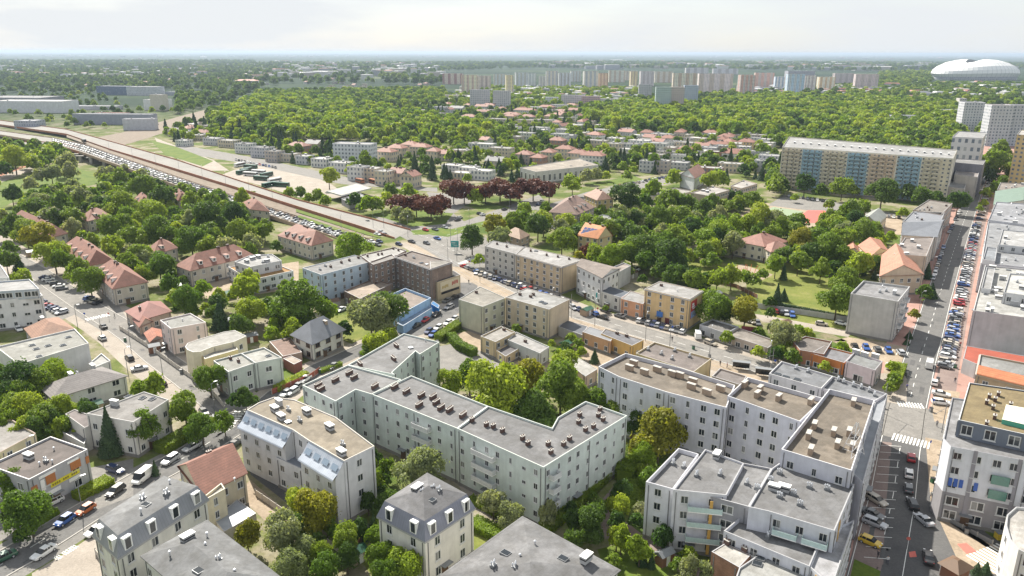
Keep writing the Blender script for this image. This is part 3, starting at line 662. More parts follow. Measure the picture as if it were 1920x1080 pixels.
# ---------------------------------------------------------------- highway and railway
def strip(name,tp,bt,zs,mat,dz=0,kind='structure',side=None,rail=None):
    b=MB(); n=len(tp); Tp=[G(x,y,z)+Vector((0,0,dz)) for (x,y),z in zip(tp,zs)]; Bt=[G(x,y,z)+Vector((0,0,dz)) for (x,y),z in zip(bt,zs)]
    for i in range(n-1): b.face([Bt[i],Bt[i+1],Tp[i+1],Tp[i]],0)
    if side:
        for E_,sg in ((Bt,1),(Tp,-1)):
            for i in range(n-1):
                a,c=E_[i],E_[i+1]; up=Vector((0,0,.8)); dn=Vector((0,0,-1.2))
                for off in ((0,0,0),(0,.35*sg,0)):
                    o=Vector(off); q=[a+dn+o,c+dn+o,c+up+o,a+up+o]; b.face(q,1)
                o=Vector((0,.35*sg,0)); b.face([a+up,c+up,c+up+o,a+up+o],1)
            for i in range(n-1): b.face([Bt[i]+dn,Bt[i+1]+dn,Tp[i+1]+dn,Tp[i]+dn][::-1],1)
    o=b.build(name,[mat]+([side] if side else [])); o['kind']=kind; return Tp,Bt
M['parapet']=groundmat('tan concrete parapet',[(.3,(.34,.25,.19)),(.7,(.42,.32,.25))],.3,2,.9)
UT=[(-40,220),(0,226),(125,243),(205,265),(330,300),(480,350),(560,376),(692,410),(770,432)]
UB=[(-40,228),(0,234),(125,252),(205,280),(330,318),(480,364),(555,388),(687,430),(740,448)]
UZ=[1,2,4,7,7,5,3,1,.08]
M['roadpale']=groundmat('pale concrete road',[(.3,(.21,.20,.185)),(.7,(.27,.26,.24))],.05,1,.85)
UTp,UBp=strip('viaduct_road',UT,UB,UZ,M['roadpale'],side=M['rust'])
DT=[(-20,243),(100,259),(160,272),(205,288),(330,333),(480,383),(560,410),(640,434),(715,456)]
DB=[(-20,250),(100,270),(155,287),(205,305),(330,349),(480,397),(545,419),(600,437),(668,462)]
DZ=[3,5,7,7,6,3,1,.08,.07]
DTp,DBp=strip('viaduct_road',DT,DB,DZ,M['roadpale'],side=M['parapet'])
strip('ramp_road',[(10,268),(60,266),(112,268),(150,278)],[(10,274),(60,272),(112,276),(150,286)],[6,6,6,6.5],M['roadpale'],side=M['rust'])
strip('tram_bed',[(125,253),(205,281),(330,319),(480,366),(555,390),(687,431)],[(125,257),(205,286),(330,330),(480,380),(555,404),(680,444)],[6.4,6.4,6,4,2,.14],M['rail'])
strip('verge',[(555,391.5),(620,412),(687,433.5),(715,444)],[(555,397),(620,418),(687,440),(712,446)],[2.4,1.3,.3,.2],M['lawn'])
strip('verge',[(560,403),(620,423),(680,443)],[(558,407),(620,429),(690,449)],[2.0,1.1,.22],M['lawn'])
strip('verge',[(480,351),(560,377),(640,396),(700,408)],[(480,353),(562,383),(645,405),(700,414)],[3,.5,.4,.2],M['lawn'])
addfoot([G(x,y) for x,y in [(165,262),(230,250),(330,221),(480,181),(490,186),(350,236),(270,262),(215,274)]])
addfoot([G(x,y) for x,y in UT+UB[::-1]])
addfoot([G(x,y) for x,y in DT+DB[::-1]])
strip('rail_line',[(170,260),(230,248),(330,220),(480,181)],[(225,274),(280,258),(356,232),(490,185)],[.1,.1,.1,.1],M['rail'])
for i,(px,py) in enumerate([(142,300),(152,304),(172,307),(197,314),(35,282),(72,280),(225,322),(252,330)]):
    c=G(px,py,0); b=MB(); b.box((c.x,c.y,0),(2.2,2.2,5.2 if i not in(4,5) else 4.4)); b.box((c.x,c.y,4.6 if i not in (4,5) else 3.8),(7,2.4,.8)); tag(b.build('viaduct_pier',M['concrete']),'concrete pier under the viaduct, %s from its meadow end'%ordn(i),'bridge pier','viaduct piers')
# ---------------------------------------------------------------- named buildings
BD=building
BD('apartment_block','long mint green apartment block with side wings and grey flat roofs','apartment block',[
 V([(567,722),(652,684),(752,711),(697,739),(667,730),(629,752)],13.2,wc=MINT,rc=RG,fl=4,wz=.8,sp=2.9,ww=1.0,wh=1.35,vary=1,cap=(.62,.66,.62),ch=[(597,723,'b'),(629,713),(655,700),(664,708),(703,725),(602,730)],bal={}),
 V([(652,684),(757,625),(824,641),(787,664),(779,658),(735,698),(740,702)],13.0,wc=MINT,rc=RG,fl=4,wz=.8,sp=2.9,ww=1.0,wh=1.35,vary=1,cap=(.62,.66,.62),ch=[(675,683),(743,649),(738,673),(770,651,'h'),(797,638,'p')]),
 V([(697,739),(771,704),(915,761),(857,803)],13.1,wc=MINT,rc=RG,fl=4,wz=.8,sp=2.9,ww=1.0,wh=1.35,vary=1,cap=(.62,.66,.62),nch=0,ch=[(740,726),(762,735),(790,742),(786,760),(812,745),(818,755),(827,765),(843,769),(868,779)],bal={3:[(.62,5)]}),
 V([(857,803),(915,761),(1035,802),(1046,782),(1098,752),(1176,779),(1019,876)],13.3,wc=MINT,rc=(.21,.21,.215),fl=4,wz=.8,sp=2.9,ww=1.0,wh=1.35,vary=1,cap=(.62,.66,.62),ch=[(885,788),(912,797),(925,800),(942,808),(980,822),(990,832),(1028,833),(1057,833),(1068,823),(1033,848),(1087,778),(1125,768),(1122,779),(1131,787),(1085,792),(1113,800),(1098,806)],chk='s',bal={6:[(.35,6)],5:[(.1,2.4)]})],)
BD('apartment_house','pale house with tan roof and curved sheet metal skirts above a dark driveway','apartment house',[
 V([(463,768),(484,755),(514,744),(552,749),(630,782),(702,836),(645,864),(579,826),(548,805)],13.6,wc=(.60,.60,.62),rc=(.30,.255,.19),fl=4,blank=(6,),cap=(.5,.46,.4),par=.2,sp=3.6,ch=[(515,768,'w'),(527,783,'w'),(540,790,'h'),(575,773,'w'),(562,788,'v'),(618,802,'w'),(643,833,'v'),(640,850,'w'),(541,768,'v'),(523,757,'g')]),V([(517,857),(556,834),(573,843),(567,880)],7.2,wc=(.60,.60,.62),rc=(.30,.33,.38),rk='metal',fl=2,par=.1)])
BD('villa','white mansard villa with pyramidal grey roof and dark porch','villa',[V([(801,886),(721,939),(796,977),(875,926)],12.5,'mans',wc=(.68,.66,.61),rc=(.21,.22,.27),fl=3,rise=1.8,sp=4.0,wh=1.9,rc2=(.20,.20,.21),ch=[(812,917,'v'),(823,920,'v'),(808,935,'k'),(782,918,'w'),(792,924,'v')])])
BD('apartment_house','white mansard house with grey deck roof standing on the lower street','apartment house',[V([(307,892),(185,972),(221,1004),(370,911)],15,'mans',wc=(.66,.65,.60),rc=(.25,.26,.28),fl=4,rise=.6,sp=3.8,wh=1.8,rc2=(.24,.245,.25),ch=[(268,935,'v'),(272,944,'k'),(312,925,'v'),(318,904,'p'),(264,958,'p')])])
BD('apartment_house','large grey low hipped roof with silver vents beside the white mansard house','apartment house',[V([(387,977),(269,1041),(400,1155),(525,1085)],12.5,'hip',wc=(.6,.6,.58),rc=(.215,.22,.225),fl=3,rise=1.6,rk='bit',ch=[(352,1010,'w'),(385,1022,'p'),(388,1003,'p'),(410,1050,'v'),(372,1068,'k'),(440,1072,'p'),(318,1038,'p')])])
BD('house','old cream house with bright orange tile roof and curved gable','house',[V([(378,926),(460,886),(415,838)],7.6,'gable',wc=(.58,.52,.40),rc=RT,fl=2,rise=3.6,ridge=0,dorm=0,sp=2.8,ch=[(392,850,'s'),(440,900,'p')]),V([(383,930),(386,936),(422,916),(415,905)],8.8,wc=(.62,.56,.42),rc=(.45,.42,.36),fl=3,sp=2.0,ww=.9,par=.5,cap=(.6,.56,.45))])
BD('shed','low pale sheet metal annex behind the orange tile house','annex',[V([(400,972),(420,997),(480,962),(445,936)],3.2,wc=(.45,.42,.38),rc=(.46,.49,.54),fl=0,par=.1,rk='metal')])
BD('shop_building','two storey grey shop building with brown roof and orange panels','shop building',[V([(-22,872),(54,899),(164,842),(95,818)],8,wc=(.44,.44,.46),rc=(.145,.12,.11),fl=2,sp=4.2,ww=1.8,wh=1.7,cap=(.75,.74,.74),ch=[(54,857,'w'),(86,864,'v'),(74,870,'p'),(101,842,'p'),(98,866,'p')])])
BD('house','beige two storey house with brown roof edge by the shop building','house',[V([(-60,815),(0,848),(67,812),(20,785)],6.4,wc=(.62,.55,.36),rc=(.36,.34,.32),fl=2,cap=(.20,.10,.08))])
BD('villa','large white villa with grey flat roof behind the dark spruce','villa',[
 V([(162,775),(250,791),(316,749),(270,734)],9,wc=(.66,.64,.60),rc=(.26,.25,.24),fl=2,par=.25,cap=(.3,.3,.3),ch=[(240,742,'k'),(267,745,'k'),(285,747,'k'),(215,758,'g')]),
 V([(122,776),(158,802),(192,787),(140,767)],6,wc=(.66,.64,.60),rc=(.20,.17,.165),fl=1,par=.2,cap=(.22,.2,.2)),V([(105,785),(108,805),(158,832),(165,812)],3.4,wc=(.62,.61,.58),rc=(.3,.3,.3),fl=0)])
BD('villa','white villa with ribbed brown hipped roof and round balcony','villa',[V([(76,725),(99,746),(236,704),(190,688)],5.8,'hip',wc=(.62,.62,.60),rc=(.17,.155,.15),fl=2,rise=2.4,sp=4.6,ww=2,ch=[(133,706,'g'),(174,690,'g'),(146,702,'v')])])
BD('villa','long white flat roofed modern villa with brown facade strips','villa',[V([(-8,650),(35,683),(166,643),(140,616)],9,wc=(.60,.60,.60),rc=(.34,.34,.31),fl=0,cap=(.62,.6,.57),ch=[(60,646,'k'),(68,653,'k'),(90,647,'k'),(118,646,'k'),(73,667,'k'),(128,631,'k')]),V([(168,680),(178,688),(207,676),(190,662)],4,wc=(.62,.62,.62),rc=(.5,.5,.48),fl=1)])
BD('office_building','white four storey office with a glazed top floor by the car park','office building',[V([(-90,573),(80,554),(60,531),(-100,545)],10.5,wc=(.70,.70,.70),rc=(.33,.33,.33),fl=3,sp=3.2,ww=1.8,vary=1),V([(-90,552),(73,541),(55,523),(-100,535)],13.3,wc=(.45,.50,.55),rc=(.34,.34,.34),fl=1,z0=10,sp=2.2,ww=2,wh=1.8)])
BD('apartment_block','white gable end block cut by the frame above the car park','apartment block',[V([(-50,500),(-10,520),(17,520),(0,495)],9,wc=(.62,.62,.64),rc=RG,fl=2)])
BD('house','low house under a brown pyramid roof in front of the office','house',[V([(47,615),(68,640),(141,618),(108,595)],3.6,'hip',wc=(.5,.42,.35),rc=(.27,.15,.10),fl=1,rise=3,rk='tile',ch=[(80,600,'g')])])
BD('house','old brick house with a rust red hipped roof behind the street corner','house',[V([(236,583),(262,600),(320,583),(300,565)],4.6,'hip',wc=(.5,.40,.33),rc=(.26,.12,.10),fl=1,rise=3.2,rk='metal',ch=[(262,578,'s'),(281,573,'s')]),V([(250,598),(262,612),(285,602),(272,590)],3.5,'gable',wc=(.5,.40,.33),rc=(.28,.13,.10),fl=1,rise=2,rk='metal')])
BD('shed','low red roofed outbuilding beside the pink villa','outbuilding',[V([(272,624),(282,640),(306,632),(300,618)],3,'gable',wc=(.5,.45,.4),rc=RTB,fl=0,rise=1.2)])
BD('villa','narrow three storey pink and white villa with flat roof','villa',[V([(300,600),(320,616),(386,604),(357,587)],9,wc=PINKW,rc=(.33,.33,.31),fl=3,sp=3.4,ch=[(314,606,'p'),(342,600,'p')],vary=1)])
BD('villa','cream villa with a rounded pale metal roof end','villa',[
 V([(347,650),(352,656),(362,660),(376,659),(398,650),(440,640),(462,630),(440,619),(420,622),(372,636),(352,643)],8,wc=(.66,.60,.45),rc=(.44,.43,.40),fl=2,sp=3,par=.15),V([(377,662),(384,673),(446,655),(435,641)],6.5,wc=(.68,.56,.30),rc=(.5,.48,.43),fl=0,par=.2,ch=[(418,640,'t')])])
BD('house','grey green two storey house with pale roof and planted forecourt','house',[V([(400,676),(428,697),(478,680),(452,662)],8,wc=(.48,.52,.48),rc=(.36,.36,.33),fl=2,ch=[(432,672,'s'),(447,677,'s')]),V([(452,662),(478,680),(529,670),(495,651)],8.2,wc=(.50,.54,.50),rc=(.38,.38,.35),fl=2,sp=3.6,ww=1.8,ch=[(503,666,'k')])])
BD('house','white house with a steep blue grey pyramid roof and brown balconies','house',[V([(550,627),(586,643),(642,618),(603,606)],6,'hip',wc=(.68,.66,.60),rc=(.16,.17,.19),fl=2,rise=4.6,sp=3.6,ww=2,brown=True,ch=[(609,607,'t')],rk='metal',over=.9,hipk=.75)])
BD('shed','low brown sheds with a rusty roof between two gardens','outbuilding',[V([(505,640),(530,668),(566,660),(545,632)],3,wc=(.4,.3,.25),rc=(.30,.19,.15),fl=0,par=.1),V([(531,672),(551,683),(566,676),(546,667)],3,wc=(.26,.11,.09),rc=(.5,.42,.36),fl=0,par=.1)])
BD('apartment_block','lilac block with brown gravelled roofs and curved white parapets','apartment block',[
 V([(1122,687),(1173,662),(1278,690),(1378,722),(1362,764),(1250,735),(1160,706)],15,wc=LIL,rc=RB,fl=5,vary=1,cap=(.70,.70,.72),par=1.0,chk='t',nch=0,ch=[(1188,683),(1180,692),(1208,700),(1232,695),(1260,703),(1274,706),(1299,717),(1296,727),(1325,738),(1351,731)]),
 V([(1364,742),(1402,707),(1545,747),(1500,790)],16,wc=LIL,rc=RB,fl=5,vary=1,cap=(.70,.70,.72),par=1.0,chk='t',ch=[(1396,723),(1425,732),(1420,742),(1460,748),(1520,755)]),
 V([(1465,842),(1555,729),(1640,750),(1597,882)],16.5,wc=LIL,rc=RB,fl=4,vary=1,cap=(.70,.70,.72),par=1.2,chk='t',ch=[(1516,819),(1563,813),(1592,813),(1570,836),(1520,847),(1600,757),(1598,840,'t'),(1527,800,'t')]),
 V([(1442,700),(1465,677),(1562,705),(1540,728)],13,wc=(.60,.58,.60),rc=(.24,.25,.27),fl=4,cap=(.6,.6,.6),ch=[(1493,690,'v'),(1515,696,'v'),(1458,700,'k'),(1473,705,'k'),(1495,710,'k')]),
 V([(1540,728),(1562,705),(1663,738),(1640,752),(1640,748)],12.6,wc=(.60,.58,.60),rc=(.24,.25,.27),fl=4,chk='v',ch=[(1572,712),(1582,716),(1600,722),(1615,726),(1630,732),(1640,740)]),
 V([(1597,884),(1642,748),(1664,738),(1618,905)],12.4,wc=(.60,.60,.64),rc=(.40,.42,.45),fl=4,rk='metal')])
BD('apartment_block','white and grey stepped block with glass balconies and grey roofs','apartment block',[
 V([(1211,903),(1272,840),(1310,851),(1262,917)],12,wc=(.66,.66,.70),rc=RG,fl=4,cap=(.6,.6,.64),par=.9,ch=[(1262,868,'v'),(1282,874,'v')]),
 V([(1262,918),(1322,842),(1395,868),(1362,928)],13,wc=(.66,.66,.70),rc=RG,fl=4,par=.4,ch=[(1306,890,'v'),(1344,855,'w'),(1350,888,'v')],bal={3:[(.62,6)]},balc=(.45,.58,.55)),
 V([(1330,930),(1380,865),(1447,878),(1404,950)],12.4,wc=(.33,.33,.35),rc=RG,fl=4,par=.4,ww=2.2,ch=[(1400,905,'v')]),
 V([(1404,950),(1447,878),(1470,862),(1602,908),(1565,995),(1440,958)],13.2,wc=(.62,.63,.68),rc=RG,fl=4,par=.4,ch=[(1462,886,'v'),(1452,916,'w'),(1470,917,'w'),(1462,930,'v'),(1488,925,'v'),(1500,945,'v'),(1518,912,'v'),(1551,916,'v'),(1520,875,'v'),(1420,915,'v'),(1445,900,'v')],bal={4:[(.3,4),(.75,4)]},balc=(.45,.58,.55)),
 V([(1357,995),(1402,957),(1545,997),(1518,1062)],9.6,wc=(.60,.61,.66),rc=RG,fl=3,par=.8,ch=[(1488,1000,'w'),(1440,1005,'v')]),
 V([(1518,1062),(1545,997),(1602,975),(1560,1100)],9.4,wc=(.62,.63,.66),rc=(.5,.5,.52),fl=3,par=.5,sp=2.4,ww=1.8)])
BD('annex','old brick annex with white sheet roof and two brick chimneys','annex',[V([(1334,1034),(1386,1064),(1408,1040),(1360,1018)],7.5,wc=(.30,.17,.12),wk='brick',rc=(.56,.54,.50),fl=1,par=.1,chk='s',ch=[(1363,1018),(1396,1031)]),V([(1386,1064),(1370,1110),(1500,1130),(1520,1070),(1425,1038)],7.8,wc=(.5,.5,.5),rc=(.46,.46,.44),fl=0,par=.3,ch=[(1425,1045,'k'),(1420,1055,'k'),(1448,1048,'k')])])
BD('apartment_house','large grey hipped roof with dark dormer in front of the white mansard villa','apartment house',[V([(980,970),(830,1078),(1010,1190),(1158,1068)],11,'hip',wc=(.62,.6,.56),rc=(.215,.215,.22),fl=3,rise=1.6,rk='bit',ch=[(965,1063,'v'),(1056,1045,'k'),(1099,1048,'w'),(1003,1018,'p'),(975,1043,'p'),(925,1060,'v'),(948,1035,'k')])])
BD('apartment_block','white and grey corner block with dark glazed top floor and ochre roof','apartment block',[
 V([(1785,745),(1769,822),(1783,837),(1925,864),(2120,905),(2120,790)],16.2,wc=(.64,.65,.68),rc=(.30,.30,.31),fl=3,z0=6.5,sp=2.3,vary=0,ww=1.5,cap=(.3,.3,.32),par=.3),
 V([],6.5,world=[G(x,y,16.2).xy for x,y in [(1785,745),(1769,822),(1783,837),(1925,864),(2120,905),(2120,790)]],wc=(.30,.29,.30),rc=(.3,.3,.3),fl=2,sp=3.4,ww=2.3,wh=1.9,par=-.0) ,
 V([(1817,717),(1797,787),(1925,815),(2120,860),(2120,760)],19.6,wc=(.17,.19,.23),rc=(.31,.24,.12),fl=1,z0=16,sp=2.6,ww=2.0,wh=2.1,par=.3,cap=(.6,.62,.64),chk='s',ch=[(1855,744),(1866,750),(1862,765),(1872,740),(1850,755),(1895,760),(1865,783),(1850,795)])])
BD('apartment_house','round cornered white house cut off at the bottom corner','apartment house',[V([(1905,950),(1888,965),(1886,985),(1893,1010),(1910,1030),(2050,1100),(2050,960)],9.5,wc=(.68,.67,.64),rc=(.5,.48,.45),fl=3)])
BD('tenement_house','beige tenement with an orange tile strip roof and white windows','tenement',[V([(1838,664),(1831,700),(1960,733),(1975,690)],11,wc=(.46,.36,.24),rc=(.32,.32,.31),fl=3,cap=(.5,.46,.42),sp=4.2,corn=True),V([(1836,685),(1832,700),(1960,732),(1966,716)],11.5,'gable',wc=(.46,.36,.24),rc=(.46,.16,.07),fl=0,rise=1.2,z0=10.9,over=.1)])
BD('annex','bright red sheet roof annex under the blind lilac wall','annex',[V([(1812,648),(1806,672),(1830,682),(1935,690),(1925,668)],4.5,wc=(.5,.5,.5),rc=(.52,.13,.08),fl=0,par=.1,rk='metal')])
BD('apartment_block','lilac fire wall building with a grey stripe and cluttered white roof','apartment block',[V([(1847,497),(1825,582),(1990,604),(2010,512)],13.5,wc=(.50,.48,.50),rc=(.48,.48,.46),fl=4,blank=(1,),chk='vwgk',nch=46,cap=(.6,.6,.6)),V([(1893,512),(1882,548),(1990,562),(2000,520)],16.8,z0=13,wc=(.62,.62,.62),rc=(.6,.6,.58),fl=1,nch=10,chk='vwp'),V([(1850,500),(1840,540),(1858,542),(1866,503)],14.6,z0=13,wc=(.62,.62,.62),rc=(.4,.4,.4),fl=0)])
BD('apartment_block','grey flat roofed block beside the avenue, one before the white cluttered roof','apartment block',[V([(1853,415),(1840,492),(2010,510),(2010,430)],12,wc=(.5,.5,.53),rc=(.34,.35,.37),fl=3,blank=(1,),chk='vwkp',nch=34,cap=(.55,.56,.58)),V([(1880,430),(1872,458),(1950,466),(1955,437)],14.6,z0=11.5,wc=(.6,.6,.6),rc=(.5,.5,.5),fl=1,nch=5,chk='vwp'),V([(1850,462),(1843,486),(1866,489),(1870,465)],13.4,z0=11.5,wc=(.66,.66,.66),rc=(.28,.3,.33),fl=0)])
BD('apartment_block','grey roofed house with dark stairwell opening beside the avenue','apartment block',[V([(1868,378),(1853,412),(2010,432),(2010,388)],12.6,wc=(.5,.5,.52),rc=(.36,.37,.40),fl=3,chk='vgkp',nch=24)])
BD('tenement_house','tenement with a green sheet roof and pale gable near the avenue top','tenement',[V([(1868,358),(1864,383),(1970,388),(1970,362)],11,'gable',wc=(.6,.55,.45),rc=(.14,.20,.16),fl=3,rise=3,rk='metal',blank=(1,))])
BD('tenement_house','brown roofed tenement furthest up the avenue','tenement',[V([(1876,342),(1870,355),(1980,362),(1975,346)],11,wc=(.5,.45,.4),rc=(.34,.30,.27),fl=3,chk='vgs',nch=8)])
BD('apartment_block','grey blind walled block with small balconies standing alone by the avenue','apartment block',[V([(1619,526),(1595,550),(1684,565),(1706,537)],13.8,wc=(.50,.49,.47),rc=(.28,.28,.29),fl=4,blank=(1,0),cap=(.6,.6,.6),par=.7,ch=[(1650,547,'v'),(1662,545,'v'),(1677,550,'g'),(1655,537,'p')],sp=3.6,bal={2:[(.3,3),(.7,3)]})])
BD('tenement_house','sand coloured house with an orange gable roof by the avenue','tenement',[V([(1651,517),(1731,514),(1700,470),(1655,478)],8,'gable',wc=(.58,.47,.36),rc=(.36,.165,.105),fl=2,rise=4,ridge=1,ch=[(1699,478,'g')])])
BD('tenement_house','tenement with three white roof panels beside the avenue','tenement',[V([(1697,445),(1676,476),(1737,480),(1752,443)],11,wc=(.58,.47,.36),rc=(.30,.26,.24),fl=3,blank=(1,),ch=[(1691,461,'w'),(1710,452,'w'),(1722,464,'w')])])
BD('tenement_house','dark grey mansard roofed tenement beside the avenue','tenement',[V([(1693,418),(1692,440),(1756,444),(1770,412)],11,'gable',wc=(.55,.5,.45),rc=(.17,.18,.20),fl=3,rise=3,ridge=1,rk='metal')])
BD('tenement_house','tenement with a pale curved metal roof beside the avenue','tenement',[V([(1712,396),(1693,415),(1762,420),(1771,398)],11,wc=(.5,.47,.43),rc=(.32,.33,.36),fl=3,rk='metal',nch=4,chk='vs')])
BD('tenement_house','old tenement with patched grey brown roofs near the tall striped block','tenement',[V([(1742,374),(1712,393),(1765,402),(1786,381)],11,wc=(.4,.32,.26),rc=(.30,.27,.24),fl=3,nch=6,chk='vs')])
BD('house','small house with a grey green gable roof behind the avenue tenements','house',[V([(1612,412),(1645,420),(1662,404),(1632,397)],6.5,'gable',wc=(.58,.50,.38),rc=(.25,.26,.24),fl=2,rise=3,rk='metal')])
BD('house','cream annex with a flat orange roof among the trees by the avenue','house',[V([(1610,460),(1632,480),(1665,470),(1650,450)],7,'gable',wc=(.62,.54,.36),rc=(.36,.16,.10),fl=2,rise=2.5),V([(1585,457),(1590,470),(1612,474),(1610,462)],5,'gable',wc=(.6,.5,.4),rc=(.36,.16,.10),fl=1,rise=2)])
# tall striped block
P4=[(1480,256),(1467,275),(1787,297),(1795,281)]
tb,tch=BD('tower_block','eleven storey slab block with cream orange and blue vertical bands','tower block',[V(P4,28,wc=(.72,.68,.58),rc=(.40,.40,.40),fl=11,sp=2.75,ww=1.15,wh=1.15,zoff=.9,par=.6,cap=(.5,.48,.42),nch=0,blank=(2,),ch=[(1490+i*15.2,268+i*1.15,'w') for i in range(20)])])
Pn=[G(1467,275,28),G(1787,297,28)]
e_=(Pn[1]-Pn[0]); Lb=e_.length; e_.normalize(); o_=Vector((e_.y,-e_.x,0))
if o_.dot(-Pn[0])<0: o_=-o_
bands=[(.0,.13,(.64,.57,.44)),(.13,.26,(.30,.45,.54)),(.26,.41,(.64,.58,.45)),(.41,.54,(.30,.45,.54)),(.54,.70,(.64,.51,.38)),(.70,.84,(.30,.45,.54)),(.84,1.,(.62,.56,.42))]
for a,c,cc in bands:
    p=Pn[0]+e_*Lb*(a+.004)+o_*.02; q=Pn[0]+e_*Lb*(c-.004)+o_*.02; b=MB(); b.face([(p.x,p.y,0),(q.x,q.y,0),(q.x,q.y,27.2),(p.x,p.y,27.2)]); o=b.build('facade_band',wallmat(cc)); tch(o)
    if o.data.polygons[0].normal.dot(o_)<0: o.data.flip_normals()
kb=0
for a,c,cc in bands:
    for ff in (.22,.5,.8):
        if kb>=20: break
        kb+=1; b=MB(); m=Pn[0]+e_*Lb*(a+(c-a)*ff); yaw=math.atan2(e_.y,e_.x)
        for r in range(1,11):
            q=m+o_*.75; b.box((q.x,q.y,28/11*r-.1),(3.2,1.4,.15),yaw,0); q=m+o_*1.4; b.box((q.x,q.y,28/11*r+.05),(3.2,.06,1.0),yaw,1)
            for sg in (-1.6,1.6): q=m+o_*.7+e_*sg; b.box((q.x,q.y,28/11*r+.05),(.06,1.4,1.0),yaw,0)
        tch(b.build('balcony_stack',[M['concrete'],plain('balcony panel',tuple(x*.85 for x in cc),.7)]))
BD('tower_block','pale grey point block with porthole windows at the avenue top','tower block',[V([(1797,246),(1786,256),(1843,259),(1850,248)],33,wc=(.52,.52,.54),rc=(.4,.4,.4),fl=0,far=dict(bay=4,fl=5.5)),V([(1792,297),(1787,304),(1843,309),(1848,300)],20,wc=(.22,.22,.25),rc=(.3,.3,.3),fl=0)])
BD('apartment_block','beige block with blank wall standing before the grey point block','apartment block',[V([(1795,312),(1790,327),(1833,332),(1838,315)],15,wc=(.5,.47,.43),rc=(.36,.33,.32),fl=4,blank=(1,)),V([(1782,340),(1775,350),(1808,354),(1812,343)],10,wc=(.45,.42,.38),rc=(.33,.33,.33),fl=3,blank=(1,))])
BD('tower_block','yellow tower block with balconies cut by the frame','tower block',[V([(1914,243),(1907,252),(1980,258),(1980,248)],38,wc=(.60,.44,.22),rc=(.5,.48,.45),fl=0,far=dict(bay=3.2,fl=2.8))])
# central blocks on the tram street
BD('tenement_house','pale green blank gabled tenement on the tram street corner','tenement',[V([(860,561),(905,575),(948,558),(900,537)],10,wc=(.50,.50,.40),rc=(.33,.31,.27),fl=3,blank=(0,),par=.2,ch=[(893,548,'s')]),])
BD('tenement_house','cream four storey tenement with a bare end wall on the tram street','tenement',[V([(948,557),(1029,580),(1068,561),(987,540)],10.4,wc=(.58,.49,.37),rc=(.36,.36,.35),fl=4,blank=(1,),par=.2,ch=[(975,552,'s'),(995,556,'s'),(1000,552,'s'),(1015,565,'k'),(1022,568,'k')],vary=1)])
BD('house','small yellow house with flat roof behind the clipped hedges','house',[V([(901,630),(929,641),(966,622),(940,611)],5.6,wc=(.60,.48,.30),rc=(.40,.38,.35),fl=2,ch=[(945,618,'s')]),V([(930,656),(948,668),(975,652),(960,640)],3.4,wc=(.60,.48,.30),rc=(.17,.16,.17),fl=1)])
BD('house','long whitewashed house with pale roof behind the yellow house','house',[V([(952,637),(1012,662),(1030,650),(968,622)],4.8,wc=(.50,.52,.50),rc=(.42,.41,.40),fl=1,ch=[(985,640,'s')],par=.3)])
BD('shop_building','sky blue painted building with stepped front near the junction','shop building',[V([(749,590),(808,558),(760,540),(700,566)],5.5,wc=(.30,.46,.68),rc=(.33,.27,.23),fl=1,sp=4,cap=(.5,.6,.75),par=.9),V([(744,606),(756,611),(810,577),(800,572)],3,wc=(.30,.46,.68),rc=(.35,.48,.66),fl=0,par=.2)])
BD('kiosk','bright blue kiosk box beside the sky blue building','kiosk',[V([(807,569),(822,578),(824,572),(812,564)],2.6,wc=(.03,.22,.55),rc=(.05,.25,.55),fl=0,par=.1)])
BD('ruin','roofless low brick outbuilding in the courtyard behind the blue house','outbuilding',[V([(645,545),(675,560),(700,548),(735,532),(700,522)],5,wc=(.25,.17,.13),wk='brick',rc=(.42,.34,.27),fl=1,ch=[(704,530,'b')])])
BD('tenement_house','brown brick corner tenement by the big junction','tenement',[V([(741,481),(807,504),(847,491),(772,470)],12.6,wc=(.29,.22,.19),wk='brick',rc=(.19,.155,.135),fl=4,sp=2.8,ww=1.0,corn=True,blank=(1,),ch=[(776,483,'v'),(790,492,'k'),(800,495,'h'),(760,478,'s')]),V([(692,491),(700,496),(742,483),(735,476)],12.2,wc=(.31,.23,.19),wk='brick',rc=(.30,.28,.26),fl=4,sp=2.8,ww=1.0),V([(675,478),(692,491),(745,478),(762,469),(740,463)],11.8,wc=(.31,.23,.19),rc=(.42,.41,.39),fl=3,chk='s',ch=[(689,480),(709,477),(716,476),(737,466),(747,469)])])
adb,adc=BD('shop_building','tan sign house with dark roof against the brown corner tenement','shop building',[V([(806,523),(820,529),(863,515),(850,507)],7.2,wc=(.48,.40,.27),rc=(.07,.065,.07),fl=0,par=.15),V([(806,490),(807,504),(848,491),(845,487)],12.5,wc=(.47,.40,.28),rc=(.3,.28,.25),fl=0,par=.1)])
BD('tenement_house','light blue four storey tenement with a long grey roof','tenement',[V([(567,502),(602,515),(697,490),(665,478)],11.2,wc=(.47,.56,.64),rc=(.27,.27,.27),fl=4,par=.25,sp=3.6,ww=1.1,chk='s',ch=[(600,505,'v'),(620,500),(655,488),(640,492),(610,498,'v'),(672,483)])])
BD('office_building','white building with orange brown planted roofs beside the light blue tenement','office building',[V([(428,500),(470,525),(550,507),(500,488)],6,wc=(.60,.60,.60),rc=(.3,.2,.1),fl=2,rk='sedum',sp=3,ww=2.0,cap=(.6,.6,.6)),V([(440,490),(470,500),(528,488),(510,476),(470,478)],9.4,wc=(.55,.55,.56),rc=(.38,.38,.38),fl=1,z0=5.4,chk='vw',nch=6,ww=2)])
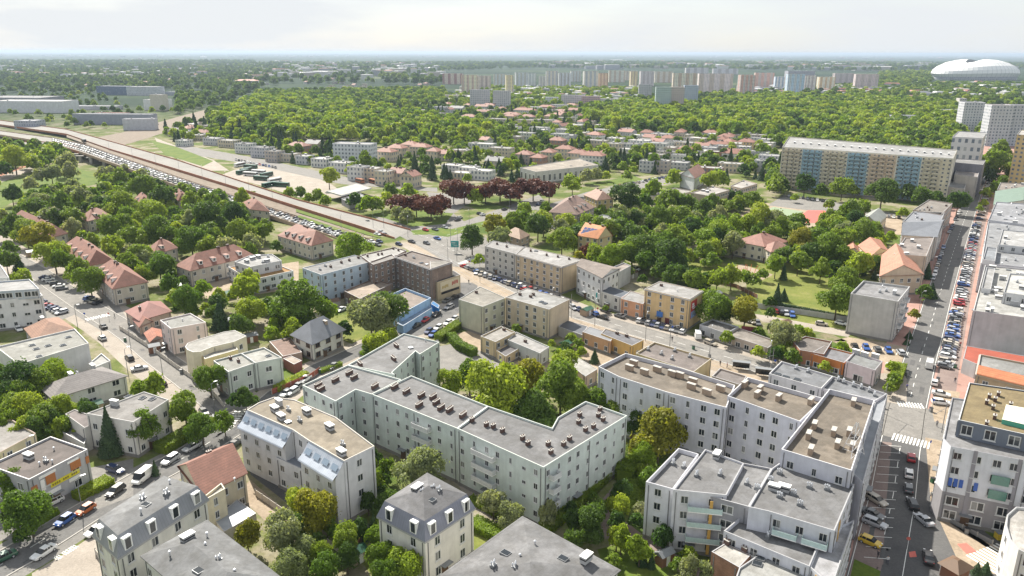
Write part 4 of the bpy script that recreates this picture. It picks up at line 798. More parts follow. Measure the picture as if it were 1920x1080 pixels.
for (lab,pts,dm) in (('long barrack house with salmon tile roof right behind the junction car queue',[(521,441),(584,460),(624,450),(575,426)],4),
 ('long salmon roofed house with four white dormers beside the planted roof',[(330,497),(357,507),(476,478),(452,466)],4),
 ('diagonal salmon roofed row house, end unit with the blank grey gable',[(176,508),(212,541),(276,528),(234,497)],4),
 ('diagonal salmon roofed row house, middle unit behind the round olive tree',[(116,463),(165,498),(214,489),(168,454)],4),
 ('diagonal salmon roofed row house, far unit beyond the middle one',[(18,412),(92,446),(126,437),(58,404)],5),
 ('small house with a salmon pyramid roof in the middle of the garden trees',[(149,408),(165,414),(208,404),(190,393)],1),
 ('small salmon roofed house between the round trees and the dormered long house',[(275,468),(288,477),(332,464),(318,453)],1),
 ('narrow salmon roofed house beside the viaduct noise wall',[(455,380),(470,392),(505,396),(490,380)],1),
 ('salmon roofed house half hidden by dark trees under the viaduct',[(325,366),(335,376),(352,374),(345,362)],1),
 ('salmon roofed house among trees closest to the meadow fence',[(252,372),(260,384),(285,382),(280,370)],1)):
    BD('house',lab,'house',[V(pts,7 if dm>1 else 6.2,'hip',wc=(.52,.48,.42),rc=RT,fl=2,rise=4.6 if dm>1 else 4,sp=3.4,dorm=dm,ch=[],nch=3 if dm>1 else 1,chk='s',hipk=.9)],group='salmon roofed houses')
BD('tenement_house','pale grey tenement first in the row beyond the tram street','tenement',[V([(925,451),(909,461),(967,476),(985,463)],11,wc=(.50,.49,.46),rc=(.38,.37,.36),fl=4,par=.2,chk='s',ch=[(932,457),(950,462)])])
BD('tenement_house','tan tenement with shopfronts and bare end wall beyond the tram street','tenement',[V([(985,462),(967,476),(1053,500),(1092,487)],11,wc=(.52,.42,.29),rc=(.42,.41,.40),fl=4,par=.2,blank=(2,),corn=True,chk='s',ch=[(995,470),(1025,478),(1046,481),(1067,485),(1005,470,'k')])])
BD('tenement_house','narrow white tenement with brown roof and tan end wall','tenement',[V([(1100,488),(1082,497),(1129,520),(1162,503)],11.2,'gable',wc=(.64,.65,.66),rc=(.30,.25,.22),fl=3,rise=1.6,ridge=1,rk='bit'),V([(1150,500),(1160,510),(1183,498),(1170,492)],7,wc=(.5,.5,.5),rc=(.35,.3,.27),fl=0)])
BD('shop_building','low grey house with dark blue sheet roof between the tenements','shop building',[V([(1127,546),(1165,558),(1180,548),(1142,536)],6,wc=(.56,.56,.53),rc=(.10,.12,.15),fl=2,rk='metal',par=.1)])
BD('shop_building','low salmon coloured house beside the yellow tenement','shop building',[V([(1165,560),(1206,570),(1215,555),(1182,545)],6.2,wc=(.60,.33,.20),rc=(.36,.36,.36),fl=2,par=.15,sp=3.6)])
yb,yc=BD('tenement_house','yellow tenement carrying a red and blue advert on its end wall','tenement',[V([(1209,541),(1293,561),(1318,545),(1237,527)],11,wc=(.66,.49,.27),rc=(.40,.39,.38),fl=4,par=.2,blank=(1,),corn=True,sp=3.4,chk='s',ch=[(1240,535),(1270,545,'p')],vary=1)])
BD('shop_building','low grey kiosk row with red sign beside the yellow tenement','shop building',[V([(1312,608),(1362,625),(1385,612),(1336,598)],3.8,wc=(.45,.46,.48),rc=(.20,.19,.18),fl=1,sp=2.5,ww=1.6,wh=1.8,zoff=.5),V([(1362,627),(1440,652),(1458,640),(1385,614)],3.4,wc=(.5,.42,.36),rc=(.30,.27,.24),fl=1,sp=2.5,ww=1.8,zoff=.5)])
BD('shop_building','orange fascia shop row behind the tram stop','shop building',[V([(1487,640),(1500,656),(1545,664),(1560,640),(1510,630)],5,wc=(.36,.18,.11),rc=(.24,.21,.19),fl=1,sp=3.2,ww=2.2,zoff=.6),V([(1520,662),(1583,680),(1600,662),(1545,648)],4.6,wc=(.52,.20,.07),rc=(.27,.27,.29),fl=1,sp=3.2,ww=2.4,wh=1.6,zoff=.7)])
BD('shop_building','pale pink shop house with arched dormers at the avenue corner','shop building',[V([(1586,677),(1641,694),(1655,677),(1602,660)],5.4,wc=(.60,.52,.54),rc=(.25,.26,.26),fl=1,sp=4,ww=3,wh=2,zoff=.5,ch=[(1605,662,'g'),(1621,667,'g'),(1641,670,'g')])])
BD('house','low outhouse with dark roofs and a tan end wall beside the tram street','house',[V([(1047,612),(1092,628),(1102,612),(1062,600)],3.2,wc=(.4,.38,.36),rc=(.11,.12,.14),fl=0,rk='metal',par=.1),V([(1092,622),(1145,640),(1152,627),(1105,612)],4.6,wc=(.55,.34,.2),rc=(.27,.28,.30),fl=1,rk='metal',par=.1),V([(1127,625),(1185,648),(1207,637),(1135,616)],5,wc=(.60,.40,.16),rc=(.20,.20,.22),fl=1,par=.2,ch=[(1157,625,'s'),(1175,630,'s')])])
BD('shop_building','wide flat roofed hall with a yellow end wall on the tram street','shop building',[V([(1192,662),(1227,641),(1334,672),(1301,697)],8.6,wc=(.56,.45,.26),rc=(.235,.20,.185),fl=2,par=.5,cap=(.5,.46,.4),chk='vs',ch=[(1240,663),(1265,657),(1260,672),(1293,668),(1215,655)],blank=(2,))])
BD('shed','low white roofed hall behind the courtyard trees','outbuilding',[V([(1060,676),(1097,706),(1120,692),(1080,668)],4.2,wc=(.5,.38,.30),rc=(.50,.49,.46),fl=1,par=.1)])
BD('apartment_house','courtyard building with beige roof behind the lilac block','apartment house',[V([(1335,705),(1350,690),(1400,705),(1390,722)],6,wc=(.45,.38,.32),rc=(.26,.23,.22),fl=1)])
BD('villa','cream villa with a brown red hipped roof and arched windows in the park','villa',[V([(1377,451),(1433,462),(1478,452),(1425,440)],7.2,'hip',wc=(.66,.61,.50),rc=(.27,.13,.10),fl=2,rise=3.6,sp=3.4,nch=2,chk='s'),V([(1428,462),(1446,472),(1482,466),(1462,452)],6.5,'hip',wc=(.66,.61,.50),rc=(.25,.13,.10),fl=2,rise=2.6)])
BD('house','yellow house with an orange roof covered in solar panels','house',[V([(1084,441),(1121,447),(1148,441),(1112,430)],9,'gable',wc=(.64,.53,.32),rc=(.50,.20,.08),fl=3,rise=4.6,ridge=0,nch=2,chk='s')])
BD('tenement_house','old tenement with a steep brown roof and stained walls','tenement',[V([(1025,385),(1030,397),(1082,402),(1114,388),(1060,372)][1:],8.6,'hip',wc=(.40,.34,.27),rc=(.19,.12,.095),fl=3,rise=5.5,hipk=.5,dorm=3,nch=3,chk='s')])
BD('tenement_house','yellow tenement with a brown red hipped roof by the copper trees','tenement',[V([(1095,365),(1120,375),(1150,372),(1130,358)],10,'hip',wc=(.58,.46,.24),rc=(.25,.15,.11),fl=3,rise=3.5,nch=2,chk='s')])
BD('house','low grey annex house in front of the steep brown roof','house',[V([(1030,410),(1070,424),(1095,418),(1060,405)],5,wc=(.42,.42,.46),rc=(.36,.37,.40),fl=1,ch=[(1045,408,'v'),(1068,410,'v')]),V([(1110,410),(1150,418),(1170,408),(1130,402)],4.5,wc=(.42,.46,.44),rc=(.36,.37,.37),fl=1)])
BD('hall','long pale hall with a wide tan roof and white pilasters','hall',[V([(975,314),(1005,322),(1122,309),(1085,297)],9,wc=(.56,.55,.52),rc=(.40,.35,.29),fl=1,sp=4.5,ww=2.2,wh=5,zoff=1.5,nch=3,chk='k')])
BD('school','beige flat roofed school with long window bands','school',[V([(1295,361),(1330,367),(1368,356),(1338,349)],10,wc=(.50,.40,.31),rc=(.48,.45,.42),fl=3,sp=2.6,ww=2.0,nch=5,chk='vw',blank=(0,)),V([(1370,348),(1390,353),(1420,344),(1395,337)],10,wc=(.50,.40,.31),rc=(.48,.45,.42),fl=3,sp=2.6,ww=2,nch=2,chk='v')])
BD('hall','low pale flat roofed school hall beside the school','hall',[V([(1208,366),(1250,370),(1300,358),(1265,352)],5,wc=(.52,.47,.40),rc=(.42,.40,.36),fl=1,nch=3,chk='vk')])
BD('house','white gabled house with red brown roof near the car queue','house',[V([(1276,327),(1303,334),(1322,322),(1295,317)],9,'gable',wc=(.64,.66,.68),rc=(.24,.12,.09),fl=2,rise=4.5,blank=(0,))])
BD('shed','tan gatehouse beneath the dark oak near the yellow tenement','outbuilding',[V([(1153,395),(1165,400),(1183,394),(1172,389)],3,wc=(.5,.45,.35),rc=(.4,.38,.33),fl=0)])
BD('house','old villa with patched brown roof among the junction trees','house',[V([(945,438),(975,448),(993,440),(965,430)],6,'hip',wc=(.45,.36,.28),rc=(.25,.17,.12),fl=2,rise=3)])
BD('gas_station','petrol station with white canopy roof among the trees','petrol station',[V([(612,358),(640,366),(697,352),(668,344)],5,wc=(.6,.6,.6),rc=(.60,.58,.54),z0=4.2,fl=0,par=.15),V([(640,372),(655,380),(690,370),(675,362)],4,wc=(.35,.35,.38),rc=(.4,.4,.4),fl=0)])
# ---------------------------------------------------------------- vegetation
def leafmat(name,a,b_,trans=.42):
    m,t,b=newmat(name); oi=t.nodes.new('ShaderNodeObjectInfo'); P,_=pos(t)
    o=ramp(t,oi.outputs['Random'],[(0,a),(1,b_)]); f=noise(t,P,.45,5,.7)
    o=mul(t,o,ramp(t,f,[(.3,(.55,.62,.7)),(.5,(1,1,1)),(.72,(1.3,1.28,1.0))]))
    t.links.new(o,b.inputs['Base Color']); b.inputs['Roughness'].default_value=.6; b.inputs['Specular IOR Level'].default_value=.25
    tr=t.nodes.new('ShaderNodeBsdfTranslucent'); t.links.new(mul(t,o,(1.25,1.3,.6)),tr.inputs[0]); mx_=t.nodes.new('ShaderNodeMixShader'); mx_.inputs[0].default_value=trans
    t.links.new(b.outputs[0],mx_.inputs[1]); t.links.new(tr.outputs[0],mx_.inputs[2]); t.links.new(mx_.outputs[0],t.nodes['Material Output'].inputs[0]); return m
LM={'g':leafmat('green leaves',(.10,.175,.022),(.21,.275,.035)),'d':leafmat('dark green leaves',(.05,.10,.024),(.12,.185,.032)),
'y':leafmat('yellow green leaves',(.18,.27,.025),(.31,.36,.04)),'o':leafmat('olive gold leaves',(.21,.21,.025),(.27,.26,.03)),
's':leafmat('pale grey green leaves',(.22,.26,.12),(.30,.31,.17)),'r':leafmat('copper leaves',(.10,.032,.024),(.15,.05,.03),.2),
'c':leafmat('conifer needles',(.035,.075,.03),(.06,.10,.045),.1)}
M['bark']=plain('bark',(.09,.07,.05),.95)
nr=np.random.RandomState(3)
def mesh_np(name,v,f,mat,smooth=False):
    me=bpy.data.meshes.new(name); nf=len(f); k=f.shape[1]
    me.vertices.add(len(v)); me.vertices.foreach_set('co',v.astype(np.float32).ravel()); me.loops.add(nf*k); me.loops.foreach_set('vertex_index',f.astype(np.int32).ravel())
    me.polygons.add(nf); me.polygons.foreach_set('loop_start',np.arange(nf,dtype=np.int32)*k); me.update(calc_edges=True); me.validate()
    if mat: me.materials.append(mat)
    return me
def leaves(C,Nn,size):
    n=len(C); r=nr.normal(size=(n,3)); Nn=Nn+r*.55; Nn/=np.linalg.norm(Nn,axis=1,keepdims=True)
    a=np.cross(Nn,nr.normal(size=(n,3))); a/=np.linalg.norm(a,axis=1,keepdims=True); b=np.cross(Nn,a); s=(size*nr.uniform(.6,1.4,(n,1)))
    v=np.stack([C-a*s,C-b*s*.7,C+a*s,C+b*s*.7],1).reshape(-1,3); f=np.arange(4*n).reshape(n,4); return v,f
def crown_broad(n,size,seed,lobes=17,spread=.62):
    rs=np.random.RandomState(seed); Cs=[];Ns=[]
    Lc=rs.normal(size=(lobes,3)); Lc/=np.linalg.norm(Lc,axis=1,keepdims=True); Lc[:,2]=np.where(Lc[:,2]<-.6,-Lc[:,2],Lc[:,2]); Lc*=spread*rs.uniform(.65,1.12,(lobes,1)); Lc=np.vstack([Lc,[[0,0,.1]]]); rad_=rs.uniform(.20,.46,len(Lc)); rad_[-1]=.50
    w=rad_**2; w/=w.sum()
    for i,(c,r) in enumerate(zip(Lc,rad_)):
        k=int(n*w[i]); d=rs.normal(size=(k,3)); d/=np.linalg.norm(d,axis=1,keepdims=True); d[:,2]=np.where(d[:,2]<-.35,-d[:,2],d[:,2]); rr=r*(.72+.30*rs.rand(k,1)+.45*(rs.rand(k,1)>.93)*rs.rand(k,1)); p=c+d*rr*[1,1,.95]
        # keep outside of other lobes
        keep=np.ones(k,bool)
        for j,(c2,r2) in enumerate(zip(Lc,rad_)):
            if j!=i: keep&=np.linalg.norm(p-c2,axis=1)>r2*.62
        Cs.append(p[keep]); Ns.append(d[keep])
    return np.vstack(Cs),np.vstack(Ns)
def ico(): 
    t=(1+5**.5)/2; v=np.array([(-1,t,0),(1,t,0),(-1,-t,0),(1,-t,0),(0,-1,t),(0,1,t),(0,-1,-t),(0,1,-t),(t,0,-1),(t,0,1),(-t,0,-1),(-t,0,1)],float); v/=np.linalg.norm(v[0])
    f=np.array([(0,11,5),(0,5,1),(0,1,7),(0,7,10),(0,10,11),(1,5,9),(5,11,4),(11,10,2),(10,7,6),(7,1,8),(3,9,4),(3,4,2),(3,2,6),(3,6,8),(3,8,9),(4,9,5),(2,4,11),(6,2,10),(8,6,7),(9,8,1)]); return v,f
def crown_mesh(kind,lod,seed):
    nq,sz={0:(9500,.045),1:(2600,.082),2:(520,.17)}[lod]
    if kind=='broad': C,Nn=crown_broad(nq,sz,seed)
    elif kind=='willow':
        C,Nn=crown_broad(nq,sz,seed,14,.75)
    else:
        rs=np.random.RandomState(seed); k=nq; h=rs.rand(k)**1.3; lay=np.floor(h*14)/14; r=(1-h)*.95*(.78+.22*np.cos((h*14%1)*3.1))*(.75+.3*rs.rand(k)); a=rs.rand(k)*6.283
        C=np.stack([r*np.cos(a),r*np.sin(a),h*2-1],1); Nn=np.stack([np.cos(a),np.sin(a),np.full(k,.5)],1)
    v,f=leaves(C,Nn,sz); 
    iv,jf=ico(); k=.46; 
    if kind=='conifer': iv=iv*[.42,.42,.75]-[0,0,.25]
    else: iv=iv*[k,k,k*.9]
    tri=np.concatenate([jf,jf[:,:1]],1)  # degenerate quad core replaced below
    me=bpy.data.meshes.new('crown'); V_=np.vstack([v,iv]).tolist(); F_=f.tolist()+(jf+len(v)).tolist(); me.from_pydata(V_,[],F_); me.update(); return me
def trunk_mesh(seed):
    rr=random.Random(seed); b=MB(); 
    b.bar((0,0,0),(.02,.01,.35),.11,0,.08); b.bar((.02,.01,.35),(-.01,.02,.62),.08,0,.045)
    for i in range(5):
        a=i*1.26+rr.random(); z=.30+.05*i; b.bar((0,0,z),(.26*math.cos(a),.26*math.sin(a),z+.26),.045,0,.018)
    me=bpy.data.meshes.new('trunk'); me.from_pydata(b.v,[],b.f); me.materials.append(M['bark']); me.update(); return me
CR={}; TK=[trunk_mesh(i) for i in range(3)]
def crown(kind,lod,cls):
    i=R.randrange(4 if lod==0 else 3); k=(kind,lod,i,cls)
    if k not in CR:
        b_=('base',kind,lod,i)
        if b_ not in CR: CR[b_]=crown_mesh(kind,lod,i*17+len(kind)+lod)
        me=CR[b_].copy(); me.materials.clear(); me.materials.append(LM[cls]); CR[k]=me
    return CR[k]
TREES=[]
def tree(cx,cy,w,cls='g',hr=1.0,world=None,R_=None):
    """crown centre pixel, crown width in pixels"""
    if world is None:
        z=5.0
        for _ in range(4):
            p=G(cx,cy,z); d=depth(p); Wd=w*d/FPX
            H=(1.12*Wd+1.8)*hr if cls!='c' else min(Wd*1.8*hr,17)
            z=H*.58 if cls!='c' else H*.5
        r=Wd/2
        if cls=='r': H*=.8
    else: p=Vector(world); r=R_; H=(2.24*r+1.8)*hr; d=depth(p)
    TREES.append(dict(x=p.x,y=p.y,r=r,H=H,cls=cls,px=2*r*FPX/max(d,1),d=d))
TD=[]
def addlist(s,x0=0,y0=0,k=1.0):
    for it in s.split(';'):
        a=it.split(',')
        if len(a)<3: continue
        x,y,w=float(a[0]),float(a[1]),float(a[2]); c=(a[3].strip() if len(a)>3 and a[3].strip() else 'g'); hr=float(a[4]) if len(a)>4 else 1.0
        tree(x0+x*k,y0+y*k,w*k,c,hr)
addlist('20,905,60;52,955,78;203,808,52,c,1.1;268,800,62;300,780,40,d;345,765,62;378,800,50;35,715,75,d;22,765,55;80,785,55;45,805,50,y;10,740,50,y;105,805,35;392,707,54;460,747,38,d;285,722,42,y;262,732,36,y;412,590,44,c,.75;352,560,58;462,540,46,y;470,580,50,y;556,562,90;515,605,32,y;540,618,16,c;540,600,30;592,955,80,o;530,1000,88,s;572,1030,56,s;462,1000,46,o;545,1055,60,s;785,880,84,s;845,715,50,y;880,700,60;935,727,120,y;985,705,70,o;1052,715,95;1000,765,80,d;1060,685,58,y;1080,742,70,g;1128,752,60;1160,768,55;1200,790,50,d;1237,805,96,o;1205,850,50,y;1108,978,62,d;1165,1008,42,y;1150,1045,30;1205,1040,26,c;1222,1050,20,c;1290,1062,40,s;1330,1068,36,s;290,878,17,c;700,900,44;725,880,34;715,945,40,d;700,985,34,c,.7;683,1000,24,c,.7;760,1060,62,y;720,1070,50;650,1040,50,d;610,1065,56;40,1000,30,d;1833,1066,26,c,.6;1850,1064,24,c,.6;20,960,40,d;1672,682,20,y;1678,706,28;1668,722,24;150,800,30,y;118,800,34;420,790,36;440,745,30,d;695,592,78,s;726,580,70,d;705,640,46,y;730,632,36,y;690,650,30;663,462,56,y;650,1010,34,y')
addlist('85,370,130,d;180,430,100;275,470,130,d;450,430,150;435,550,140,d;560,540,100;620,680,110,y;520,640,80,y;915,440,210;855,610,210;975,700,170;1190,640,230;1120,500,200,y;1240,390,180,d;900,250,150;1060,320,200;1160,320,130,d;1440,430,160;1560,540,250,d;1750,520,200,d;1430,700,200;1620,700,140;1810,650,200;1190,900,210;1030,830,170;980,900,130;300,700,240,o;80,600,170,d;190,640,190;20,640,120;400,820,220,y;480,860,180;570,940,170;670,1010,210;140,900,120,c,.6;150,1000,130,y;40,860,160,d;1860,810,130;1840,1030,180,y;620,390,140,s;510,340,100,y;700,420,120,s;760,330,110;800,260,110;380,210,130,s;290,220,120,s;480,130,170,s;520,200,140,s;220,280,110,s;100,90,200,y;240,110,120,y;190,120,90,d;30,170,120,d;740,430,130,d;850,390,130;340,500,90;700,700,80,y;1330,560,110,y;1090,540,100;1000,600,110,y;1480,570,80,y;1700,640,90;1650,400,110,d;1900,600,120;1840,560,100;10,520,110,y;350,330,90,d;420,330,100,y;1000,250,110,d;890,320,100;1320,620,120,y;1900,370,60;60,760,120,d;760,560,100;700,560,80,y',0,270,.25)
addlist('60,630,140;150,750,90,d;545,240,140,y;250,350,90,y;330,350,100,d;390,390,80,y;460,370,110;520,410,90,y;740,400,120,d;830,430,130,y;900,430,120,y;980,400,130,y;1010,330,120;1060,500,110,s;1140,330,120,y;1090,420,180,r;1200,420,180,r;1310,440,200,r;1390,420,170,r;1480,310,200,r;1560,330,170,r;1640,370,120,y;1720,320,180,r;1830,290,200,r;1910,330,180,r;1980,300,180,r;2080,300,180,r;2200,320,180,r;1620,690,200,d;1790,600,160,o;1830,690,150,s;1920,590,150;1670,850,90,y;240,40,110;820,120,140;1190,140,90,c;1320,190,90,c;1070,160,80,c;980,260,60,c;1430,220,70,c;1880,140,110,y;1460,70,90,y;1590,80,80;1700,370,80;1130,520,120,s',480,270,.25)
addlist('20,590,150;195,600,190,d;375,710,190;455,290,140,y;860,390,210,d;560,220,110,s;630,210,100,s;1050,330,140,y;1180,420,180;1300,440,160,d;1420,480,140,d;1100,540,200;1260,540,170;1350,600,130;850,630,180,d;900,560,140,d;980,780,240,d;1200,830,260,d;1130,930,160,d;1080,700,130;740,830,190,y;560,780,130,r;500,830,100,o;820,760,100,y;1500,850,130;1600,800,70,s;1550,660,200,y;1450,720,180,y;1540,540,150,s;1640,620,120,y;1860,540,250,y;1700,420,120;1800,420,140;1750,80,120;640,860,120,y;470,740,90,y;1010,110,90,c;760,100,110,d;730,60,110;840,110,100,c;880,100,90,d;930,100,110;1060,110,130;1220,230,130,y;1480,260,140,y;1560,240,130,y;1640,380,110,d;1540,210,90;1700,640,90,c;1680,800,60,c,.7;1380,560,90;940,650,120,y;1020,600,100,d;1310,680,100;1250,960,150,d;1350,960,120;1450,1000,120,d;1540,1000,150,y;1650,980,160,y;1750,980,120,y;1820,1000,110;1880,960,90;980,1000,80,d;1000,850,90,c;1890,820,60,c,.8;1240,730,90,d;1400,800,90,d;1300,40,90;1350,90,80,d;1430,130,90;1180,60,60;1590,60,90,d;1640,110,90,c;1870,30,110;1900,110,80;2010,140,90,c;1700,560,80;1320,500,100',960,270,.25)
addlist('50,590,200,s;260,710,200,o;480,780,240;230,880,150;590,1010,210;560,640,150,s;720,640,190;600,500,180;690,480,140;400,610,130;280,290,150,d;355,260,110,d;400,330,110,d;560,320,150;650,340,80;860,350,210,d;900,310,130,d;1050,340,130,d;1180,390,160,d;1270,390,120,d;1430,420,160,d;1015,500,80,y;650,770,100,y;1200,950,90,c,.8;30,270,90,d;950,1000,130,d;1060,1020,100,c,.6;60,900,150,y;400,930,160;330,820,140;830,690,120,y;920,680,90,y;1640,350,80,y;1700,320,100;1760,270,110;1820,200,140;1680,180,150;1720,110,160;1600,120,120;1740,40,150;1670,220,110,d;1620,430,60,y;1590,470,50,y;1410,150,60,d;500,560,100,y;200,390,60,y;460,440,80;780,610,80;120,960,70,c;0,740,110;720,950,60,c,.7;800,980,60,c,.7',1440,270,.25)
addlist('1520,130,240;1460,90,160,y;1600,180,150,d;1750,170,220,o;1610,350,110;1850,460,100,y;620,510,90,c,.7;300,400,60,y;30,290,80;440,360,90;400,430,100,d;500,400,90;350,470,70,y;520,460,80,y;700,140,50;1180,200,60',960,540,.25)
addlist('130,350,200,s;60,270,120,s;190,490,120;430,570,90,y;560,440,130,y;520,80,230;650,20,120,d;1100,180,80,o;1060,350,70,c,.5;1040,400,60,c,.5;60,470,110,d;300,330,110,y;230,310,120,y;20,170,90,d;70,60,110,c;120,50,90,c,.6;20,90,90,d;1230,20,110,c,.6;1180,10,120,d;960,570,60,y;940,640,70,y',1440,540,.25)
# scattered garden and park trees, kept off buildings and streets
STREETS=[(T,14,0),(A,16,0),(SA,8,0),(SB,7,0),(SC,7,0)]
def nearline(x,y,P,w):
    for i in range(len(P)-1):
        ax,ay=P[i].x,P[i].y; bx,by=P[i+1].x,P[i+1].y; dx,dy=bx-ax,by-ay; t=max(0,min(1,((x-ax)*dx+(y-ay)*dy)/(dx*dx+dy*dy+1e-9)))
        if (x-ax-dx*t)**2+(y-ay-dy*t)**2<w*w: return True
    return False
def onstreet(x,y,m=0): return any(nearline(x,y,P,w+m) for P,w,_ in STREETS)
def hides(x,y,rr):
    d=math.hypot(x,y); k=1/d
    return any(blocked(x+x*k*q,y+y*k*q) for q in (7,15,24)) and rr.random()<.85
def scatter(pxpoly,n,rmin,rmax,classes,gap=.75,seed=1,front=False):
    rr=random.Random(seed); W=[G(x,y,0) for x,y in pxpoly]; P=[(p.x,p.y) for p in W]; x0,x1,y0,y1=min(p[0] for p in P),max(p[0] for p in P),min(p[1] for p in P),max(p[1] for p in P); out=[]; tr=0
    cell={}; 
    while len(out)<n and tr<n*40:
        tr+=1; x=rr.uniform(x0,x1); y=rr.uniform(y0,y1)
        if not inpoly(x,y,P): continue
        r=rr.uniform(rmin,rmax); 
        if blocked(x,y,r*.5) or onstreet(x,y,r*.4): continue
        if front and hides(x,y,rr): continue
        g=(int(x//15),int(y//15)); bad=False
        for a in(-1,0,1):
            for b in(-1,0,1):
                for q in cell.get((g[0]+a,g[1]+b),()):
                    if (q[0]-x)**2+(q[1]-y)**2<(gap*(q[2]+r))**2: bad=True
        if bad: continue
        cell.setdefault(g,[]).append((x,y,r)); out.append((x,y,r,rr.choice(classes)))
    return out
# ---------------------------------------------------------------- middle distance and far town
HOUSES=[]
def mid(cx,cy,w,dpx,h,ang,roof,wc,rc,rise=3,fl=None,lab=None,name='house',far=True):
    c=G(cx,cy,h); d=depth(c); Wd=w*d/FPX; D=dpx*d/FPX if dpx>0 else -dpx
    a=rad(ang); e=Vector((math.cos(a),math.sin(a))); n=Vector((-e.y,e.x)); c2=Vector((c.x,c.y))
    P=[c2-e*Wd/2-n*D/2,c2+e*Wd/2-n*D/2,c2+e*Wd/2+n*D/2,c2-e*Wd/2+n*D/2]
    HOUSES.append((P,h,roof,wc,rc,rise,lab,name))
O1=(.27,.125,.09);O2=(.27,.13,.10);F1=(.50,.50,.49);F2=(.78,.76,.73);F3=(.22,.22,.22);W1=(.62,.62,.60);W2=(.55,.48,.38);W3=(.45,.40,.35);W4=(.50,.50,.52)
def parse(s,d):
    K={'h':('hip',O1),'H':('hip',O2),'f':('flat',F1),'F':('flat',F2),'k':('flat',F3),'g':('gable',O2),'G':('gable',F3),'G2':('gable',O1)}
    WW={'w':W1,'t':W2,'b':W3,'c':W4,'y':(.62,.5,.28),'r':(.34,.2,.15),'B':(.42,.5,.62)}
    for it in s.split(';'):
        a=[q.strip() for q in it.split(',')]
        if len(a)<6: continue
        r,rc=K[a[3]]; mid(float(a[0]),float(a[1]),float(a[2]),d if len(a)<8 else float(a[7]),float(a[4]),float(a[6]) if len(a)>6 else -25,r,WW[a[5]],rc)
# x,y of roof centre, width px, roof, eave height m, wall
parse('545,287,30,f,7,t;572,291,26,f,7,c;605,296,36,F,7,w;640,303,40,f,8,w;672,311,32,k,10,w;700,314,26,f,9,t;722,319,28,f,10,t;748,322,30,g,8,t;770,328,28,g,8,t;372,252,30,f,6,t;400,258,34,f,7,c;430,262,38,f,7,t;460,268,34,k,9,w;492,275,40,k,9,c;515,282,28,k,9,b;850,308,36,F,6,c;880,312,34,F,7,w;905,318,40,F,7,w;868,322,40,F,5,t;930,300,34,G,7,t;745,276,34,h,8,t;770,270,30,h,9,t;725,283,36,h,8,t;790,274,36,h,9,t;815,282,24,h,8,t;838,287,40,H,6,t;865,280,34,f,7,t;985,288,30,H,9,b;1010,294,26,h,8,r;1030,284,24,h,9,t;1112,290,44,h,9,w;1085,286,36,h,8,t;1060,278,34,h,9,t;940,276,44,f,9,t;905,268,50,F,8,w;1045,262,30,H,10,r;1215,300,26,f,9,c;1245,300,22,f,9,b;1275,303,34,f,6,c;1330,313,50,f,8,r;1370,305,44,f,7,t;1345,283,40,f,8,r;1355,270,30,h,6,t;1400,265,30,H,7,y;1445,290,40,f,12,c;1440,300,46,f,9,c;1180,268,36,k,8,w;1200,262,40,F,9,w;1230,267,44,f,8,w;1240,250,36,f,9,w;1050,250,30,f,10,w;1120,262,40,f,8,t;1155,268,30,f,8,t;1290,266,40,f,7,t;1330,275,30,f,7,c;1285,278,26,h,7,t;1250,283,40,k,6,b;1310,290,26,f,7,c;1230,288,30,f,8,t;560,272,40,H,8,r;590,268,30,G,8,t;1500,245,30,f,8,t;1700,222,70,f,12,w;1425,252,34,f,7,t;1390,248,34,F,7,c;330,243,24,f,7,t;352,247,20,f,7,t;345,262,24,f,6,w',-11)
parse('840,236,40,f,7,c;870,228,36,f,7,c;905,232,34,F,7,w;880,218,30,h,6,w;845,216,40,f,6,c;818,222,40,f,6,t;935,222,36,f,8,t;960,214,34,H,6,t;985,206,44,H,7,w;1003,200,24,F,8,w;1025,200,30,h,7,r;858,202,28,G,8,w;832,200,40,f,8,c;905,199,26,g,8,w;920,197,22,g,8,w;990,224,40,f,7,t;1025,224,44,f,7,t;1012,238,34,f,7,w;950,240,40,f,7,c;1060,220,30,f,6,t;1075,233,40,F,6,w;1100,226,34,f,6,t;1130,242,40,f,6,w;1155,258,30,F,7,w;785,205,40,f,8,t;760,207,50,f,8,c;735,212,40,f,8,c;700,203,50,f,9,w;660,199,50,F,9,w;800,222,44,f,7,t;770,218,44,f,7,t;1080,206,26,g,7,t;1050,196,34,f,9,w;1100,248,36,f,7,t;820,238,36,f,7,t;985,248,36,f,7,w;1180,240,36,f,7,t',-12)
